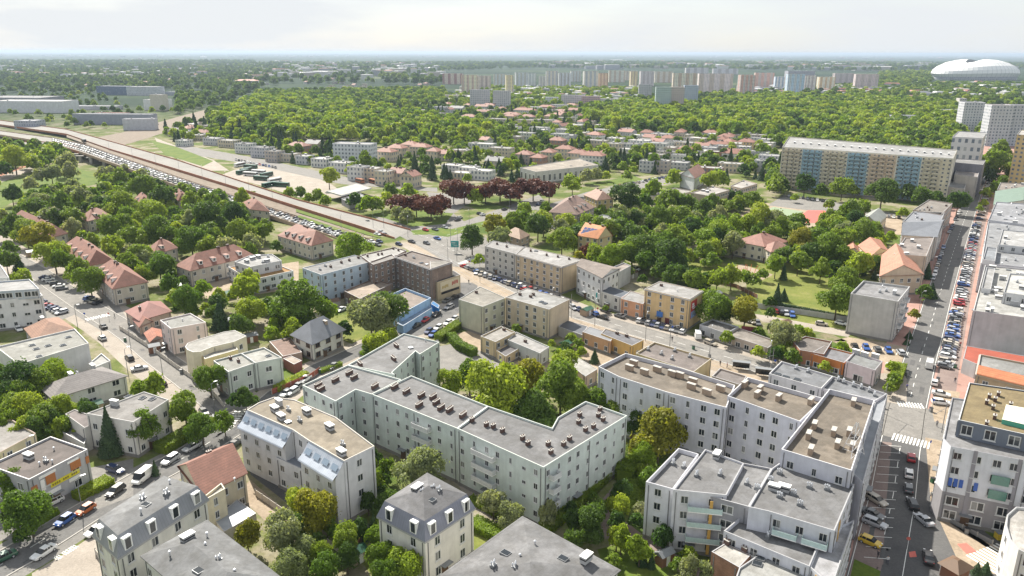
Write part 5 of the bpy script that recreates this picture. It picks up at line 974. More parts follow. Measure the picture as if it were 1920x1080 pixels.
SPEC=[ # cx,cy,w,depth m,h,ang,roof,wall,roofc,name,label
(665,268,76,-14,16,-14,'flat',(.60,.62,.66),(.42,.42,.43),'apartment_block','white and blue grey balcony block before the oak wood'),
(66,188,136,-40,17,-4,'flat',(.66,.67,.68),(.50,.50,.50),'warehouse','long white warehouse with a shiny roof edge at the western edge of town'),
(40,181,120,-60,17,-4,'flat',(.3,.3,.32),(.26,.26,.28),'warehouse','dark roofed warehouse directly behind the long white warehouse'),
(215,161,60,-26,18,-6,'flat',(.12,.17,.26),(.4,.42,.45),'office_building','dark blue glass office beyond the rail line'),
(272,162,62,-26,18,-6,'flat',(.58,.60,.62),(.5,.5,.5),'office_building','pale office with a bright roof edge next to the dark blue office'),
(295,186,40,-24,16,-10,'flat',(.72,.72,.72),(.6,.6,.6),'warehouse','tall white windowless hall next to the rail line'),
(297,177,26,-14,24,-10,'flat',(.60,.56,.48),(.5,.5,.5),'warehouse','small cream block on top behind the tall white hall'),
(215,213,150,-16,13,-3,'flat',(.30,.32,.38),(.30,.31,.34),'warehouse','long grey blue depot shed before the rail line'),
(262,222,56,-14,13,8,'flat',(.50,.51,.55),(.3,.3,.34),'warehouse','pale walled end hall of the depot by the tracks'),
(180,198,90,-20,6,-3,'flat',(.42,.42,.46),(.42,.43,.46),'warehouse','low hall between the depot and the rail yard'),
(210,211,60,-14,6,-3,'flat',(.36,.2,.16),(.32,.16,.12),'warehouse','red brown roofed shed behind the depot'),
(55,225,40,-20,10,-3,'flat',(.4,.42,.48),(.42,.43,.47),'office_building','small grey office beside the viaduct slip road'),
(330,172,34,-20,7,-6,'flat',(.40,.42,.48),(.42,.42,.46),'warehouse','low shed on the rail line side of the white hall'),
(463,151,42,-20,14,-4,'hip',(.5,.48,.5),(.45,.20,.16),'school','old building with a long red hipped roof at the wood'),
(580,166,60,-20,8,0,'flat',(.40,.42,.5),(.4,.42,.5),'warehouse','flat grey hall at the edge of the oak wood'),
(610,130,50,-20,14,-4,'flat',(.55,.58,.62),(.5,.5,.55),'warehouse','distant white block in the blue forest'),
(900,168,36,-16,30,-6,'flat',(.50,.50,.52),(.30,.30,.33),'tower_block','grey twin point block with a dark cap, west one'),
(941,170,32,-16,30,-6,'flat',(.50,.50,.52),(.30,.30,.33),'tower_block','grey twin point block with a dark cap, east one'),
(855,178,60,-18,12,-8,'flat',(.56,.48,.42),(.5,.47,.44),'apartment_block','beige low block before the first coloured towers'),
(1035,182,24,-14,16,-4,'flat',(.60,.62,.66),(.4,.4,.42),'apartment_block','small white block beside the pink white terrace'),
(1075,178,44,-14,20,-8,'flat',(.60,.56,.58),(.4,.38,.38),'apartment_block','white stepped block, first of the pink white terrace'),
(1108,180,34,-14,20,-8,'flat',(.50,.34,.36),(.4,.38,.38),'apartment_block','dusky pink block in the middle of the terrace'),
(1150,185,60,-14,16,-8,'flat',(.62,.60,.60),(.42,.4,.4),'apartment_block','white long block, last of the pink white terrace'),
(1210,158,24,-14,34,-6,'flat',(.48,.48,.52),(.40,.38,.38),'tower_block','slim grey tower standing before the coloured wall of flats'),
(1244,163,28,-14,38,-6,'flat',(.42,.52,.52),(.40,.38,.38),'tower_block','teal grey tower, first of three at the wood edge'),
(1270,163,26,-14,38,-6,'flat',(.54,.46,.44),(.40,.38,.38),'tower_block','rose grey tower, second of three at the wood edge'),
(1296,160,26,-14,38,-6,'flat',(.40,.46,.58),(.38,.40,.46),'tower_block','blue grey tower, third of three at the wood edge'),
(1823,191,36,-16,36,-8,'flat',(.55,.55,.58),(.42,.42,.45),'tower_block','pale slab tower west of the pair near the frame edge'),
(1790,205,50,-12,15,18,'flat',(.60,.60,.62),(.42,.42,.45),'apartment_block','long low white block attached before the pale slab tower'),
(1875,196,40,-16,40,-8,'flat',(.52,.52,.55),(.42,.36,.36),'tower_block','pale slab tower with red roof box near the frame edge'),
(1908,196,36,-14,40,-8,'flat',(.50,.50,.54),(.42,.42,.45),'tower_block','rearmost pale tower at the frame edge'),
(1803,184,12,-14,20,-8,'flat',(.60,.56,.52),(.5,.5,.5),'tower_block','narrow cream tower far behind the slab towers'),
(1705,216,68,-12,13,-6,'flat',(.60,.62,.66),(.42,.42,.44),'apartment_block','white five storey block sunk in the park trees'),
(1500,133,50,-30,40,0,'flat',(.42,.42,.48),(.4,.4,.45),'tower_block','flat lilac grey hall rising behind the blue striped flats'),
]
for a in SPEC: mid(a[0],a[1],a[2],a[3],a[4],a[5],a[6],a[7],a[8],3,lab=a[10],name=a[9])
# coloured slab blocks of the far housing estate: x0,x1,ytop,h,colour,stripe
EST=[(830,870,141,33,(.58,.46,.36),(.42,.22,.18)),(866,896,141,34,(.60,.52,.38),(.56,.42,.34)),(892,925,140,33,(.52,.44,.40),(.45,.36,.34)),(926,950,141,33,(.48,.50,.48),(.55,.5,.4)),(948,964,140,33,(.60,.48,.28),(.58,.5,.4)),
(966,990,139,33,(.48,.50,.52),(.52,.52,.46)),(990,1010,138,32,(.50,.52,.50),(.45,.50,.48)),(1010,1024,141,30,(.52,.50,.44),(.45,.44,.42)),(1024,1048,135,34,(.56,.50,.42),(.50,.50,.54)),(1048,1070,136,34,(.50,.52,.56),(.44,.42,.40)),(1070,1094,136,34,(.48,.50,.48),(.55,.5,.42)),(1094,1122,134,34,(.54,.50,.44),(.48,.50,.56)),(1122,1142,135,33,(.56,.40,.26),(.58,.36,.24)),
(1142,1172,134,34,(.60,.54,.46),(.62,.5,.38)),(1172,1200,132,34,(.60,.52,.42),(.56,.46,.40)),(1182,1196,137,36,(.58,.46,.26),(.5,.4,.3)),(1200,1228,134,36,(.50,.46,.46),(.54,.48,.48)),(1228,1262,132,34,(.58,.50,.44),(.58,.46,.34)),(1262,1312,139,36,(.60,.52,.42),(.60,.46,.34)),(1310,1375,137,36,(.56,.48,.46),(.60,.50,.42)),(1285,1330,130,30,(.52,.50,.50),(.5,.46,.46)),(1336,1384,129,28,(.50,.48,.50),(.5,.46,.46)),
(1386,1420,138,38,(.50,.30,.24),(.62,.56,.52)),(1416,1452,138,38,(.52,.32,.26),(.60,.52,.48)),(1453,1476,143,36,(.60,.62,.64),(.32,.44,.58)),(1476,1508,142,36,(.32,.44,.58),(.56,.60,.62)),(1508,1534,142,36,(.56,.52,.48),(.50,.42,.40)),(1534,1566,142,36,(.62,.56,.46),(.62,.46,.26)),(1562,1604,139,33,(.48,.40,.40),(.52,.44,.42)),(1604,1646,138,33,(.46,.38,.38),(.52,.44,.42))]
for i,(x0,x1,yt,h,c,st) in enumerate(EST):
    cx=(x0+x1)/2; yt+=(i*7%5)*1.3-3; h+=(i*5%7)*2.4-4; x1-=(2,0,5,1)[i%4]; cx=(x0+x1)/2; ctr=G(cx,yt,h); d=depth(ctr); wd=(x1-x0)*d/FPX; a=rad(-6+(i*37%17)); e=Vector((math.cos(a),math.sin(a))); n=Vector((-e.y,e.x)); c2=Vector((ctr.x,ctr.y)); D=14
    P=[c2-e*wd/2-n*D/2,c2+e*wd/2-n*D/2,c2+e*wd/2+n*D/2,c2-e*wd/2+n*D/2]
    nm={0:'brownish',1:'cream',2:'tan'}[i%3]
    BD('tower_block','%s banded slab of the far housing estate, %s from the wood end'%({True:'rose'}.get(c[0]-c[2]>.2,'grey' if abs(c[0]-c[2])<.06 else 'sandy'),ordn(i)),'tower block',[V([],h,world=P,wc=tuple(min(.82,x*1.45+.02) for x in c),rc=(.38,.33,.32),fl=0,far=dict(bay=3.4,fl=2.8,stripe=(st,max(8.0,wd/3.3))),par=.5,nch=3,chk='w'),],group='slab blocks of the far estate')
# stadium
def stadium():
    c=G(1826,149,0); d=depth(c); L_=74*d/FPX; W_=L_*.7; root=empty('stadium',(c.x,c.y,0)); tag(root,'white oval stadium with a translucent shell roof on the horizon','stadium')
    prof=[(1.0,0),(1.0,12),(1.05,24),(1.02,36),(.93,48),(.76,60),(.52,67),(.26,68)]; n=56; b=MB(); rings=[]
    for (k,z) in prof: rings.append([(c.x+L_*k*math.cos(2*math.pi*i/n),c.y+W_*k*math.sin(2*math.pi*i/n),z*.92*(1+.10*math.cos(4*math.pi*i/n+2.4))) for i in range(n)])
    for r in range(1,len(rings)-1):
        for i in range(n): j=(i+1)%n; b.face([rings[r][i],rings[r][j],rings[r+1][j],rings[r+1][i]])
    o=b.build('roof_shell',plain('white membrane',(.80,.80,.78),.5)); o.parent=root; o.matrix_parent_inverse=Matrix.Translation((-c.x,-c.y,0))
    b=MB()
    for i in range(n): j=(i+1)%n; b.face([rings[0][i],rings[0][j],tuple(rings[1][j]),tuple(rings[1][i])])
    o=b.build('concourse_wall',farwall((.34,.35,.38),6,6)); o.parent=root; o.matrix_parent_inverse=Matrix.Translation((-c.x,-c.y,0))
    b=MB()
    for i in range(n): j=(i+1)%n; b.face([rings[-1][i],rings[-1][j],(c.x+L_*.2*math.cos(2*math.pi*j/n),c.y+W_*.2*math.sin(2*math.pi*j/n),2),(c.x+L_*.2*math.cos(2*math.pi*i/n),c.y+W_*.2*math.sin(2*math.pi*i/n),2)])
    o=b.build('stand',M['grey']); o.parent=root; o.matrix_parent_inverse=Matrix.Translation((-c.x,-c.y,0))
    b=MB()
    for i in range(n):
        for r in range(1,5): b.bar(rings[r][i],rings[r+1][i],.9)
    o=b.build('roof_rib',plain('rib grey',(.5,.5,.52),.5)); o.parent=root; o.matrix_parent_inverse=Matrix.Translation((-c.x,-c.y,0))
    addfoot([(p[0],p[1]) for p in rings[2]])
stadium()
# build the collected houses with labels that rank them between landmarks
LMK=[('the oak wood',650,225),('the bus station',520,345),('the long pale hall',1050,305),('the tall striped block',1630,300),('the coloured far estate',1150,160),('the pink white terrace',1110,190),('the railway line',330,215),('the school',1345,350),('the copper trees',940,345),('the park wood',1350,215)]
LMW=[(n,G(x,y,0)) for n,x,y in LMK]
def lmk(x,y):
    b=min(LMW,key=lambda q:(q[1].x-x)**2+(q[1].y-y)**2/4); return b[0],math.hypot(b[1].x-x,b[1].y-y)
RN={O1:'orange roofed',O2:'brown red roofed',F1:'grey flat roofed',F2:'pale flat roofed',F3:'dark flat roofed'}
def wname(c): return 'white' if min(c)>.58 else 'yellow' if c[0]-c[2]>.25 else 'tan' if c[0]-c[2]>.14 else 'greyish' if abs(c[0]-c[2])<.06 else 'drab'
rank={}
tmp=[]
for (P,h,roof,wc,rc,rise,lab,name) in HOUSES:
    x=sum(p.x for p in P)/4; y=sum(p.y for p in P)/4; l,ds=lmk(x,y)
    key=('%s %s house'%(wname(wc),RN.get(rc,'flat roofed')),l); tmp.append((P,h,roof,wc,rc,rise,lab,name,key,ds)); 
    if not lab: rank.setdefault(key,[]).append(ds)
for (P,h,roof,wc,rc,rise,lab,name,key,ds) in tmp:
    dd=min(p.length for p in P)
    lb=lab or '%s, %s out from %s'%(key[0],ordn(sorted(rank[key]).index(ds)),key[1])
    fl=max(1,int(h/3))
    BD(name,lb,name.replace('_',' '),[V([],h,roof,world=P,wc=wc,rc=rc,fl=0,rise=rise,far=(False if name=='warehouse' else dict(bay=3.0,fl=h/fl-.05)) ,nch=3 if dd<900 else 2,chk='svgk' if roof=='flat' else 's')],group=None if lab else 'houses of the middle distance')
# distant town beyond the three hundred nearest houses: one massed object
def distant_town():
    r_=random.Random(31); B=MB(); ms=[wallmat((.58,.58,.56)),wallmat((.44,.40,.35)),wallmat((.32,.33,.36)),plain('distant red roof',(.34,.16,.12),.8),plain('distant pale roof',(.50,.50,.50),.7)]
    for poly,n,s0,s1,h0,h1 in (([(0,150),(330,150),(520,150),(480,112),(0,112)],130,16,50,9,16),([(0,108),(900,108),(1920,112),(1920,104),(0,102)],130,40,140,10,20),([(520,150),(830,150),(830,120),(520,118)],110,18,60,14,26),([(1000,130),(1900,134),(1900,118),(1000,116)],120,30,120,14,26),([(1640,160),(1920,160),(1920,190),(1560,186)],120,12,40,6,14),([(860,168),(1200,168),(1200,196),(840,196)],110,10,20,7,11),([(1380,168),(1640,168),(1640,180),(1400,186)],60,12,36,7,13)):
        W_=[G(x,y,0) for x,y in poly]; PP=[(p.x,p.y) for p in W_]; x0,x1,y0,y1=min(p[0] for p in PP),max(p[0] for p in PP),min(p[1] for p in PP),max(p[1] for p in PP); k=0; tr=0
        while k<n and tr<n*40:
            tr+=1; py=r_.uniform(min(q[1] for q in poly),max(q[1] for q in poly)); px=r_.uniform(min(q[0] for q in poly),max(q[0] for q in poly)); q=G(px,py,0)
            if not inpoly(px,py,poly) or blocked(q.x,q.y,12): continue
            a=r_.choice((-.6,.2,.9))+r_.uniform(-.1,.1); w_=r_.uniform(s0,s1); d_=r_.uniform(s0*.7,s0*1.3); h=r_.uniform(h0,h1); m=r_.choice((0,0,1,2)); B.box((q.x,q.y,0),(w_,d_,h),a,m); B.box((q.x,q.y,h),(w_*1.02,d_*1.02,2.2 if r_.random()<.4 else .4),a,r_.choice((3,4,4,2)),.8); k+=1
            if w_<60: e=Vector((math.cos(a),math.sin(a))); nn=Vector((-e.y,e.x)); c2=Vector((q.x,q.y)); addfoot([c2-e*w_/2-nn*d_/2,c2+e*w_/2-nn*d_/2,c2+e*w_/2+nn*d_/2,c2-e*w_/2+nn*d_/2])
    o=B.build('distant_buildings',ms); o['kind']='stuff'
# extra villas scattered through the garden suburbs
rr=random.Random(11); extra=[]
for poly,n in (([(820,200),(1180,200),(1200,260),(1300,300),(900,300),(800,260)],70),([(1180,255),(1450,262),(1450,300),(1260,310)],40),([(1480,170),(1900,172),(1900,205),(1480,200)],46),([(300,235),(420,240),(420,258),(330,262)],8),([(560,150),(820,150),(820,190),(600,196)],26),([(30,150),(460,140),(520,165),(120,172)],34),([(1850,300),(1920,300),(1920,330),(1860,330)],3)):
    W_=[G(x,y,0) for x,y in poly]; PP=[(p.x,p.y) for p in W_]; x0,x1,y0,y1=min(p[0] for p in PP),max(p[0] for p in PP),min(p[1] for p in PP),max(p[1] for p in PP); k=0; tr=0
    while k<n and tr<n*60:
        tr+=1; x=rr.uniform(x0,x1); y=rr.uniform(y0,y1)
        if not inpoly(x,y,PP) or blocked(x,y,9) or onstreet(x,y,8): continue
        w_=rr.uniform(9,20); D=rr.uniform(8,12); a=rad(rr.choice((-40,-25,50,65))+rr.uniform(-4,4)); e=Vector((math.cos(a),math.sin(a))); nn=Vector((-e.y,e.x)); c2=Vector((x,y))
        P=[c2-e*w_/2-nn*D/2,c2+e*w_/2-nn*D/2,c2+e*w_/2+nn*D/2,c2-e*w_/2+nn*D/2]; roof,rc=rr.choice((('flat',F1),('flat',F2),('flat',F2),('hip',O1),('hip',O2),('gable',O2),('flat',F3))); wc=rr.choice((W1,W1,W2,W3,W4)); l,ds=lmk(x,y); key=('%s %s villa'%(wname(wc),RN[rc]),l); rank.setdefault(key,[]).append(ds); addfoot(P)
        extra.append((P,rr.uniform(5,8),roof,wc,rc,key,ds)); k+=1
distant_town()
for (P,h,roof,wc,rc,key,ds) in extra:
    BD('villa','%s, %s out from %s'%(key[0],ordn(sorted(rank[key]).index(ds)),key[1]),'villa',[V([],h,roof,world=P,wc=wc,rc=rc,fl=0,rise=2.8,far=dict(bay=3.0,fl=2.9),nch=1,chk='s')],group='villas of the garden suburb')
# ---------------------------------------------------------------- trees: scatter, choose, place
def more(poly,n,r0,r1,cl,gap=.75,seed=1):
    for x,y,r,c in scatter(poly,n,r0,r1,cl,gap,seed,front=seed in (2,5,6,7,8)): tree(0,0,0,c,1.0,world=(x,y,0),R_=r)
more([(0,360),(250,330),(500,400),(520,450),(450,500),(330,500),(280,560),(0,430)],170,2.5,5.2,'gdysg',.72,2)
more([(960,420),(1380,370),(1470,420),(1450,480),(1300,500),(1180,520),(1000,440)],150,2.5,5.5,'gdygs',.68,3)
more([(1440,430),(1620,420),(1660,470),(1640,540),(1450,500)],60,2.5,5,'gdyg',.7,4)
more([(540,300),(820,300),(1000,300),(1240,310),(1450,300),(1460,340),(1200,345),(800,345),(560,330)],120,2.2,4.6,'gdyc',.9,5)
more([(0,700),(160,740),(170,820),(0,860)],34,2,4,'gdy',.8,6)
more([(220,640),(420,700),(470,760),(300,720)],16,1.5,3,'gdy',1,7)
more([(300,520),(620,560),(700,640),(480,660),(330,590)],34,1.6,3.6,'gdy',1,8)
more([(560,860),(720,880),(760,1080),(560,1080)],22,1.5,3.2,'gdyd',.9,9)
more([(880,980),(1210,880),(1330,1080),(1100,1080)],22,1.0,2.4,'gdys',1,10)
more([(1190,640),(1480,640),(1500,700)],4,2,3,'g',1,11)
more([(1100,500),(1320,520),(1320,560),(1200,530)],10,2.5,5,'gd',.9,12)
FOREST=[]
def fo(poly,n,r0,r1,cl,gap=.7,seed=1): FOREST.extend(scatter(poly,n,r0,r1,cl,gap,seed,front=seed in (23,24,26,27,29,35,36,37,40)))
# oak wood, park wood, gardens between houses, far woods
fo([(390,225),(480,190),(620,195),(800,225),(860,240),(960,255),(900,275),(820,266),(640,266),(520,266),(420,244)],1100,5,9,'gyygyd',.58,20)
fo([(1080,215),(1180,195),(1300,203),(1440,190),(1600,192),(1750,200),(1840,222),(1800,264),(1650,268),(1460,262),(1440,266),(1200,258),(1130,244)],1900,5,9,'gyygyd',.56,21)
fo([(1840,245),(1905,240),(1900,315),(1850,300)],160,5,9,'gygd',.62,22)
fo([(780,200),(1080,200),(1200,255),(1460,266),(1460,330),(1200,310),(820,310),(700,275)],950,2.4,5.2,'gdygdyyc',.78,23)
fo([(290,235),(420,235),(540,275),(700,300),(540,295),(400,265),(330,268)],140,3.5,6,'gdyc',.9,24)
fo([(480,178),(830,172),(830,205),(640,200),(480,205)],900,5,8,'gydd',.8,25)
fo([(830,182),(1200,190),(1200,205),(960,205),(830,198)],400,4,7,'gydy',.8,26)
fo([(870,168),(1200,170),(1200,180),(1040,184),(870,180)],420,4,6.5,'gyy',.78,36)
fo([(1450,264),(1800,264),(1800,300),(1600,290),(1450,277)],260,4.5,7.5,'gydg',.62,39)
fo([(1200,192),(1480,176),(1900,172),(1920,205),(1750,205),(1480,200),(1200,205)],750,5,9,'gydd',.82,27)
fo([(1480,166),(1900,160),(1900,172),(1480,176)],300,5,8,'gydd',.95,37)
fo([(-20,140),(480,135),(500,168),(420,180),(320,160),(140,158),(-20,162)],900,5,9,'ddgd',.85,28)
fo([(-30,176),(0,180),(190,176),(240,200),(330,196),(330,214),(250,240),(100,242),(60,238),(-40,238)],130,3,5,'dgdy',1.1,29)
fo([(330,180),(470,176),(440,190),(330,215)],120,4,7,'dg',.9,38)
fo([(-40,280),(110,285),(130,320),(60,350),(-60,370)],60,4,7,'gyd',.8,30)
fo([(480,120),(1300,117),(1920,120),(1920,130),(1650,134),(1000,128),(830,134),(830,160),(480,160)],5600,6,12,'ddgd',.76,31)
fo([(0,115),(480,115),(480,138),(0,146)],2300,6,11,'ddgd',.85,32)
fo([(0,150),(340,150),(360,172),(0,180)],330,4,7.5,'ddg',1.1,40)
fo([(1650,138),(1745,138),(1745,165),(1650,165)],350,6,10,'ggyd',.75,33)
fo([(1640,160),(1920,162),(1920,182),(1640,182)],500,5,8,'gdd',.85,34)
fo([(1440,320),(1470,300),(1470,370),(1440,370)],30,4,6,'gd',.8,35)
def label_trees(sel):
    LM_=[('the mint block courtyard',1000,720),('the white mansard villa',800,960),('the dark tiled villa',150,720),('the solar roofed house',1115,430),('the cream park villa',1420,460),('the striped slab block',1630,350),('the planted roof office',490,500),('the viaduct meadow',180,330),('the junction',800,440),('the yellow tenement',1260,580),('the orange tile house',415,890),('the avenue',1780,520),('the petrol station',650,360),('the dormered salmon house',400,480),('the blind grey block',1640,600),('the low hipped grey roof',1010,1060),('the blue painted building',780,580),('the pink villa',340,620),('the sports court',1500,400),('the school',1350,360),('the car park office',60,600),('the long pale hall',1050,310)]
    W_=[(n,G(x,y,0)) for n,x,y in LM_]
    CN={'g':'mid green','d':'dark green','y':'yellow green','o':'olive gold','s':'pale grey green','r':'copper brown','c':'dark conical'}
    keys={}
    for t in sel:
        l=min(W_,key=lambda q:(q[1].x-t['x'])**2+(q[1].y-t['y'])**2); ds=math.hypot(l[1].x-t['x'],l[1].y-t['y'])
        sz='tall' if t['H']>13 else 'small' if t['H']<6.5 else 'round'; k=('%s %s tree'%(sz,CN[t['cls']]),l[0]); t['k']=k; t['ds']=ds; keys.setdefault(k,[]).append(ds)
    for t in sel: t['label']='%s, %s out from %s'%(t['k'][0],ordn(sorted(keys[t['k']]).index(t['ds'])),t['k'][1])
def place_trees():
    dec=sorted([t for t in TREES if t['cls'] not in 'rc'],key=lambda t:-t['px'])
    oth=[t for t in TREES if t['cls'] in 'rc']; sel=dec[:300]+oth; rest=dec[300:]
    label_trees(sel)
    for t in sel:
        lod=0 if t['px']>46 else 1 if t['px']>17 else 2; kind='conifer' if t['cls']=='c' else ('broad')
        nm={'c':'conifer_tree','r':'copper_tree'}.get(t['cls'],'deciduous_tree')
        root=empty(nm,(t['x'],t['y'],0),R.random()*6.28); tag(root,t['label'],'tree',{'c':'conifers','r':'copper leaved trees'}.get(t['cls'],'broadleaved trees'))
        o=bpy.data.objects.new('crown',crown(kind,lod,t['cls'])); col.objects.link(o); o.parent=root
        H=t['H']; r=t['r']
        if kind=='conifer': o.location=(0,0,H*.53); o.scale=(r,r,H*.47)
        else: o.location=(0,0,H*.47); o.scale=(r*1.24*R.uniform(.88,1.12),r*1.24*R.uniform(.88,1.12),H*.54)
        q=bpy.data.objects.new('trunk',R.choice(TK)); col.objects.link(q); q.parent=root; q.scale=(max(2.5,r),max(2.5,r),H*.9)
    for t in rest: FOREST.append((t['x'],t['y'],t['r'],t['cls']))
place_trees()
# the uncountable woods: point cloud + instanced crowns, one object per wood colour
def forest():
    by={}
    for x,y,r,c in FOREST: by.setdefault(c,[]).append((x,y,r))
    for c,pts in by.items():
        nrm=[(x,y,r) for x,y,r in pts]
        me=bpy.data.meshes.new('woodland'); me.from_pydata([(x,y,(r*.95+.8 if c!='c' else r*1.3)) for x,y,r in nrm],[],[])
        at=me.attributes.new('rr','FLOAT','POINT'); at.data.foreach_set('value',[r for _,_,r in nrm])
        o=bpy.data.objects.new('woodland',me); col.objects.link(o); o['kind']='stuff'; o['label']='%s crowns massed in the far woods and gardens'%{'g':'mid green','d':'dark green','y':'yellow green','o':'olive','s':'pale green','c':'dark conifer','r':'copper'}[c]
        pm=crown_mesh('conifer' if c=='c' else 'broad',2,5); pm.materials.append(LM[c]); pr=bpy.data.objects.new('crown_form',pm)
        g=bpy.data.node_groups.new('woodland_'+c,'GeometryNodeTree'); g.interface.new_socket('Geometry',in_out='INPUT',socket_type='NodeSocketGeometry'); g.interface.new_socket('Geometry',in_out='OUTPUT',socket_type='NodeSocketGeometry')
        gi=g.nodes.new('NodeGroupInput'); go=g.nodes.new('NodeGroupOutput'); ip=g.nodes.new('GeometryNodeInstanceOnPoints'); oi=g.nodes.new('GeometryNodeObjectInfo'); oi.inputs['Object'].default_value=pr
        mp_=g.nodes.new('GeometryNodeMeshToPoints'); na=g.nodes.new('GeometryNodeInputNamedAttribute'); na.data_type='FLOAT'; na.inputs['Name'].default_value='rr'
        rv=g.nodes.new('FunctionNodeRandomValue'); rv.data_type='FLOAT_VECTOR'; rv.inputs[0].default_value=(0,0,0); rv.inputs[1].default_value=(0,0,6.28)
        vm=g.nodes.new('ShaderNodeVectorMath'); vm.operation='SCALE'; vm.inputs[0].default_value=(1.2,1.2,1.25) if c!='c' else (.9,.9,1.5)
        g.links.new(na.outputs['Attribute'],vm.inputs['Scale']); g.links.new(gi.outputs[0],mp_.inputs[0]); g.links.new(mp_.outputs[0],ip.inputs['Points']); g.links.new(oi.outputs['Geometry'],ip.inputs['Instance'])
        g.links.new(rv.outputs[0],ip.inputs['Rotation']); g.links.new(vm.outputs[0],ip.inputs['Scale']); g.links.new(ip.outputs[0],go.inputs[0])
        md=o.modifiers.new('woods','NODES'); md.node_group=g
forest()
# hedges
def hedge(pxs,w,h,cls,label):
    P=dense(line(pxs),.5); rs=np.random.RandomState(int(pxs[0][0])); Cs=[];Ns=[]
    b=MB()
    for i in range(len(P)-1):
        d=P[i+1]-P[i]; m=(P[i]+P[i+1])/2; b.box((m.x,m.y,0),(d.length*1.05,w*.8,h*.86),math.atan2(d.y,d.x))
        n_=int(26*w*h*.9); e=d.normalized(); nn=Vector((-e.y,e.x,0))
        for _ in range(n_):
            s=rs.uniform(-w/2,w/2); z=rs.uniform(.1,h)
            if rs.rand()<.5: s=math.copysign(w/2*rs.uniform(.85,1.05),s); nv=nn*math.copysign(1,s)
            else: z=h*rs.uniform(.9,1.07); nv=Vector((0,0,1))
            q=P[i]+d*rs.rand()+nn*s; Cs.append((q.x,q.y,z)); Ns.append(tuple(nv))
    v,f=leaves(np.array(Cs),np.array(Ns),.17); V_=v.tolist(); n0=len(V_); F_=f.tolist()+[tuple(i+n0 for i in ff) for ff in b.f]; V_+=b.v
    me=bpy.data.meshes.new('hedge'); me.from_pydata(V_,[],F_); me.materials.append(LM[cls]); me.update(); o=bpy.data.objects.new('hedge',me); col.objects.link(o); tag(o,label,'hedge','clipped hedges')
hedge([(143,938),(208,905)],3.2,1.6,'y','wide clipped hedge in front of the orange panelled shop')
hedge([(58,990),(104,962)],2.6,1.4,'y','short hedge under the big street tree by the shop')
hedge([(300,850),(345,825),(392,795)],4,2.2,'g','thick hedge strip in front of the large white villa')
hedge([(517,735),(575,705)],2.2,1.6,'y','garden hedge along the grey green house lawn')
hedge([(822,640),(862,612)],3,2.2,'g','hedge arm nearest to the parked car row')
hedge([(845,636),(862,655),(890,668)],2.8,2.4,'g','curving hedge in front of the small yellow house')
hedge([(885,985),(940,1010),(930,1000)],3.5,1.6,'y','hedge beside the mansard villa lawn')
hedge([(882,940),(948,975)],2,1.3,'g','hedge at the foot of the mint block front')
hedge([(1020,1000),(1090,940),(1150,880)],3,1.8,'g','hedge under the mint block end wing')
hedge([(1150,960),(1205,905)],4.5,1.6,'g','broad hedge by the white stepped block driveway')
hedge([(1185,860),(1170,905)],4,3.2,'g','tall bushes by the mint block entrance')
hedge([(1672,730),(1688,690)],3.2,1.8,'y','roadside hedge beside the pink shop house')
hedge([(1430,572),(1590,603)],1.2,2.0,'c','dark clipped conifer fence hedge of the park')
hedge([(600,700),(640,685)],1.6,1.2,'g','low hedge by the pyramid roofed white house')
# ---------------------------------------------------------------- vehicles
def paint(n,c,r=.3,m_=0):
    m,t,b=newmat(n+' car paint'); b.inputs['Base Color'].default_value=c4(c); b.inputs['Roughness'].default_value=r; b.inputs['Metallic'].default_value=m_; b.inputs['Coat Weight'].default_value=.5; return m
PC={'white':paint('white',(.72,.72,.71)),'silver':paint('silver',(.42,.43,.45),.35,.3),'grey':paint('grey',(.13,.135,.14),.35,.3),'black':paint('black',(.02,.02,.022)),'blue':paint('blue',(.03,.09,.30)),'dark blue':paint('dark blue',(.02,.035,.10)),'red':paint('red',(.38,.02,.025)),'orange':paint('orange',(.42,.11,.03)),'yellow':paint('yellow',(.60,.40,.03)),'beige':paint('beige',(.38,.34,.28)),'green':paint('dark green',(.03,.10,.06))}
M['carglass']=plain('car glass',(.015,.018,.022),.06); M['lamp']=plain('headlight',(.7,.7,.7),.2); M['tail']=plain('tail light',(.4,.02,.02),.3)
CT={'hatchback':(4.1,1.75,1.48,[(-2.05,.55,.80),(-1.95,.35,.98),(-1.2,.28,1.0),(.75,.28,.95),(1.7,.3,.82),(2.05,.4,.62)],(-1.85,-1.45,.25,.95)),
'sedan':(4.6,1.8,1.42,[(-2.3,.5,.85),(-2.2,.35,.98),(-1.2,.28,1.0),(.8,.28,.92),(1.9,.3,.78),(2.3,.4,.6)],(-1.55,-.95,.25,1.05)),
'estate car':(4.6,1.8,1.5,[(-2.3,.5,.85),(-2.25,.35,1.0),(-1.2,.28,1.02),(.8,.28,.95),(1.9,.3,.8),(2.3,.4,.6)],(-2.15,-1.9,.3,1.1)),
'van':(5.2,2.0,2.3,[(-2.6,.5,1.2),(-2.58,.35,1.3),(-1.2,.28,1.3),(1.3,.28,1.25),(2.3,.35,1.0),(2.6,.4,.8)],(-2.58,-2.5,1.2,2.0))}
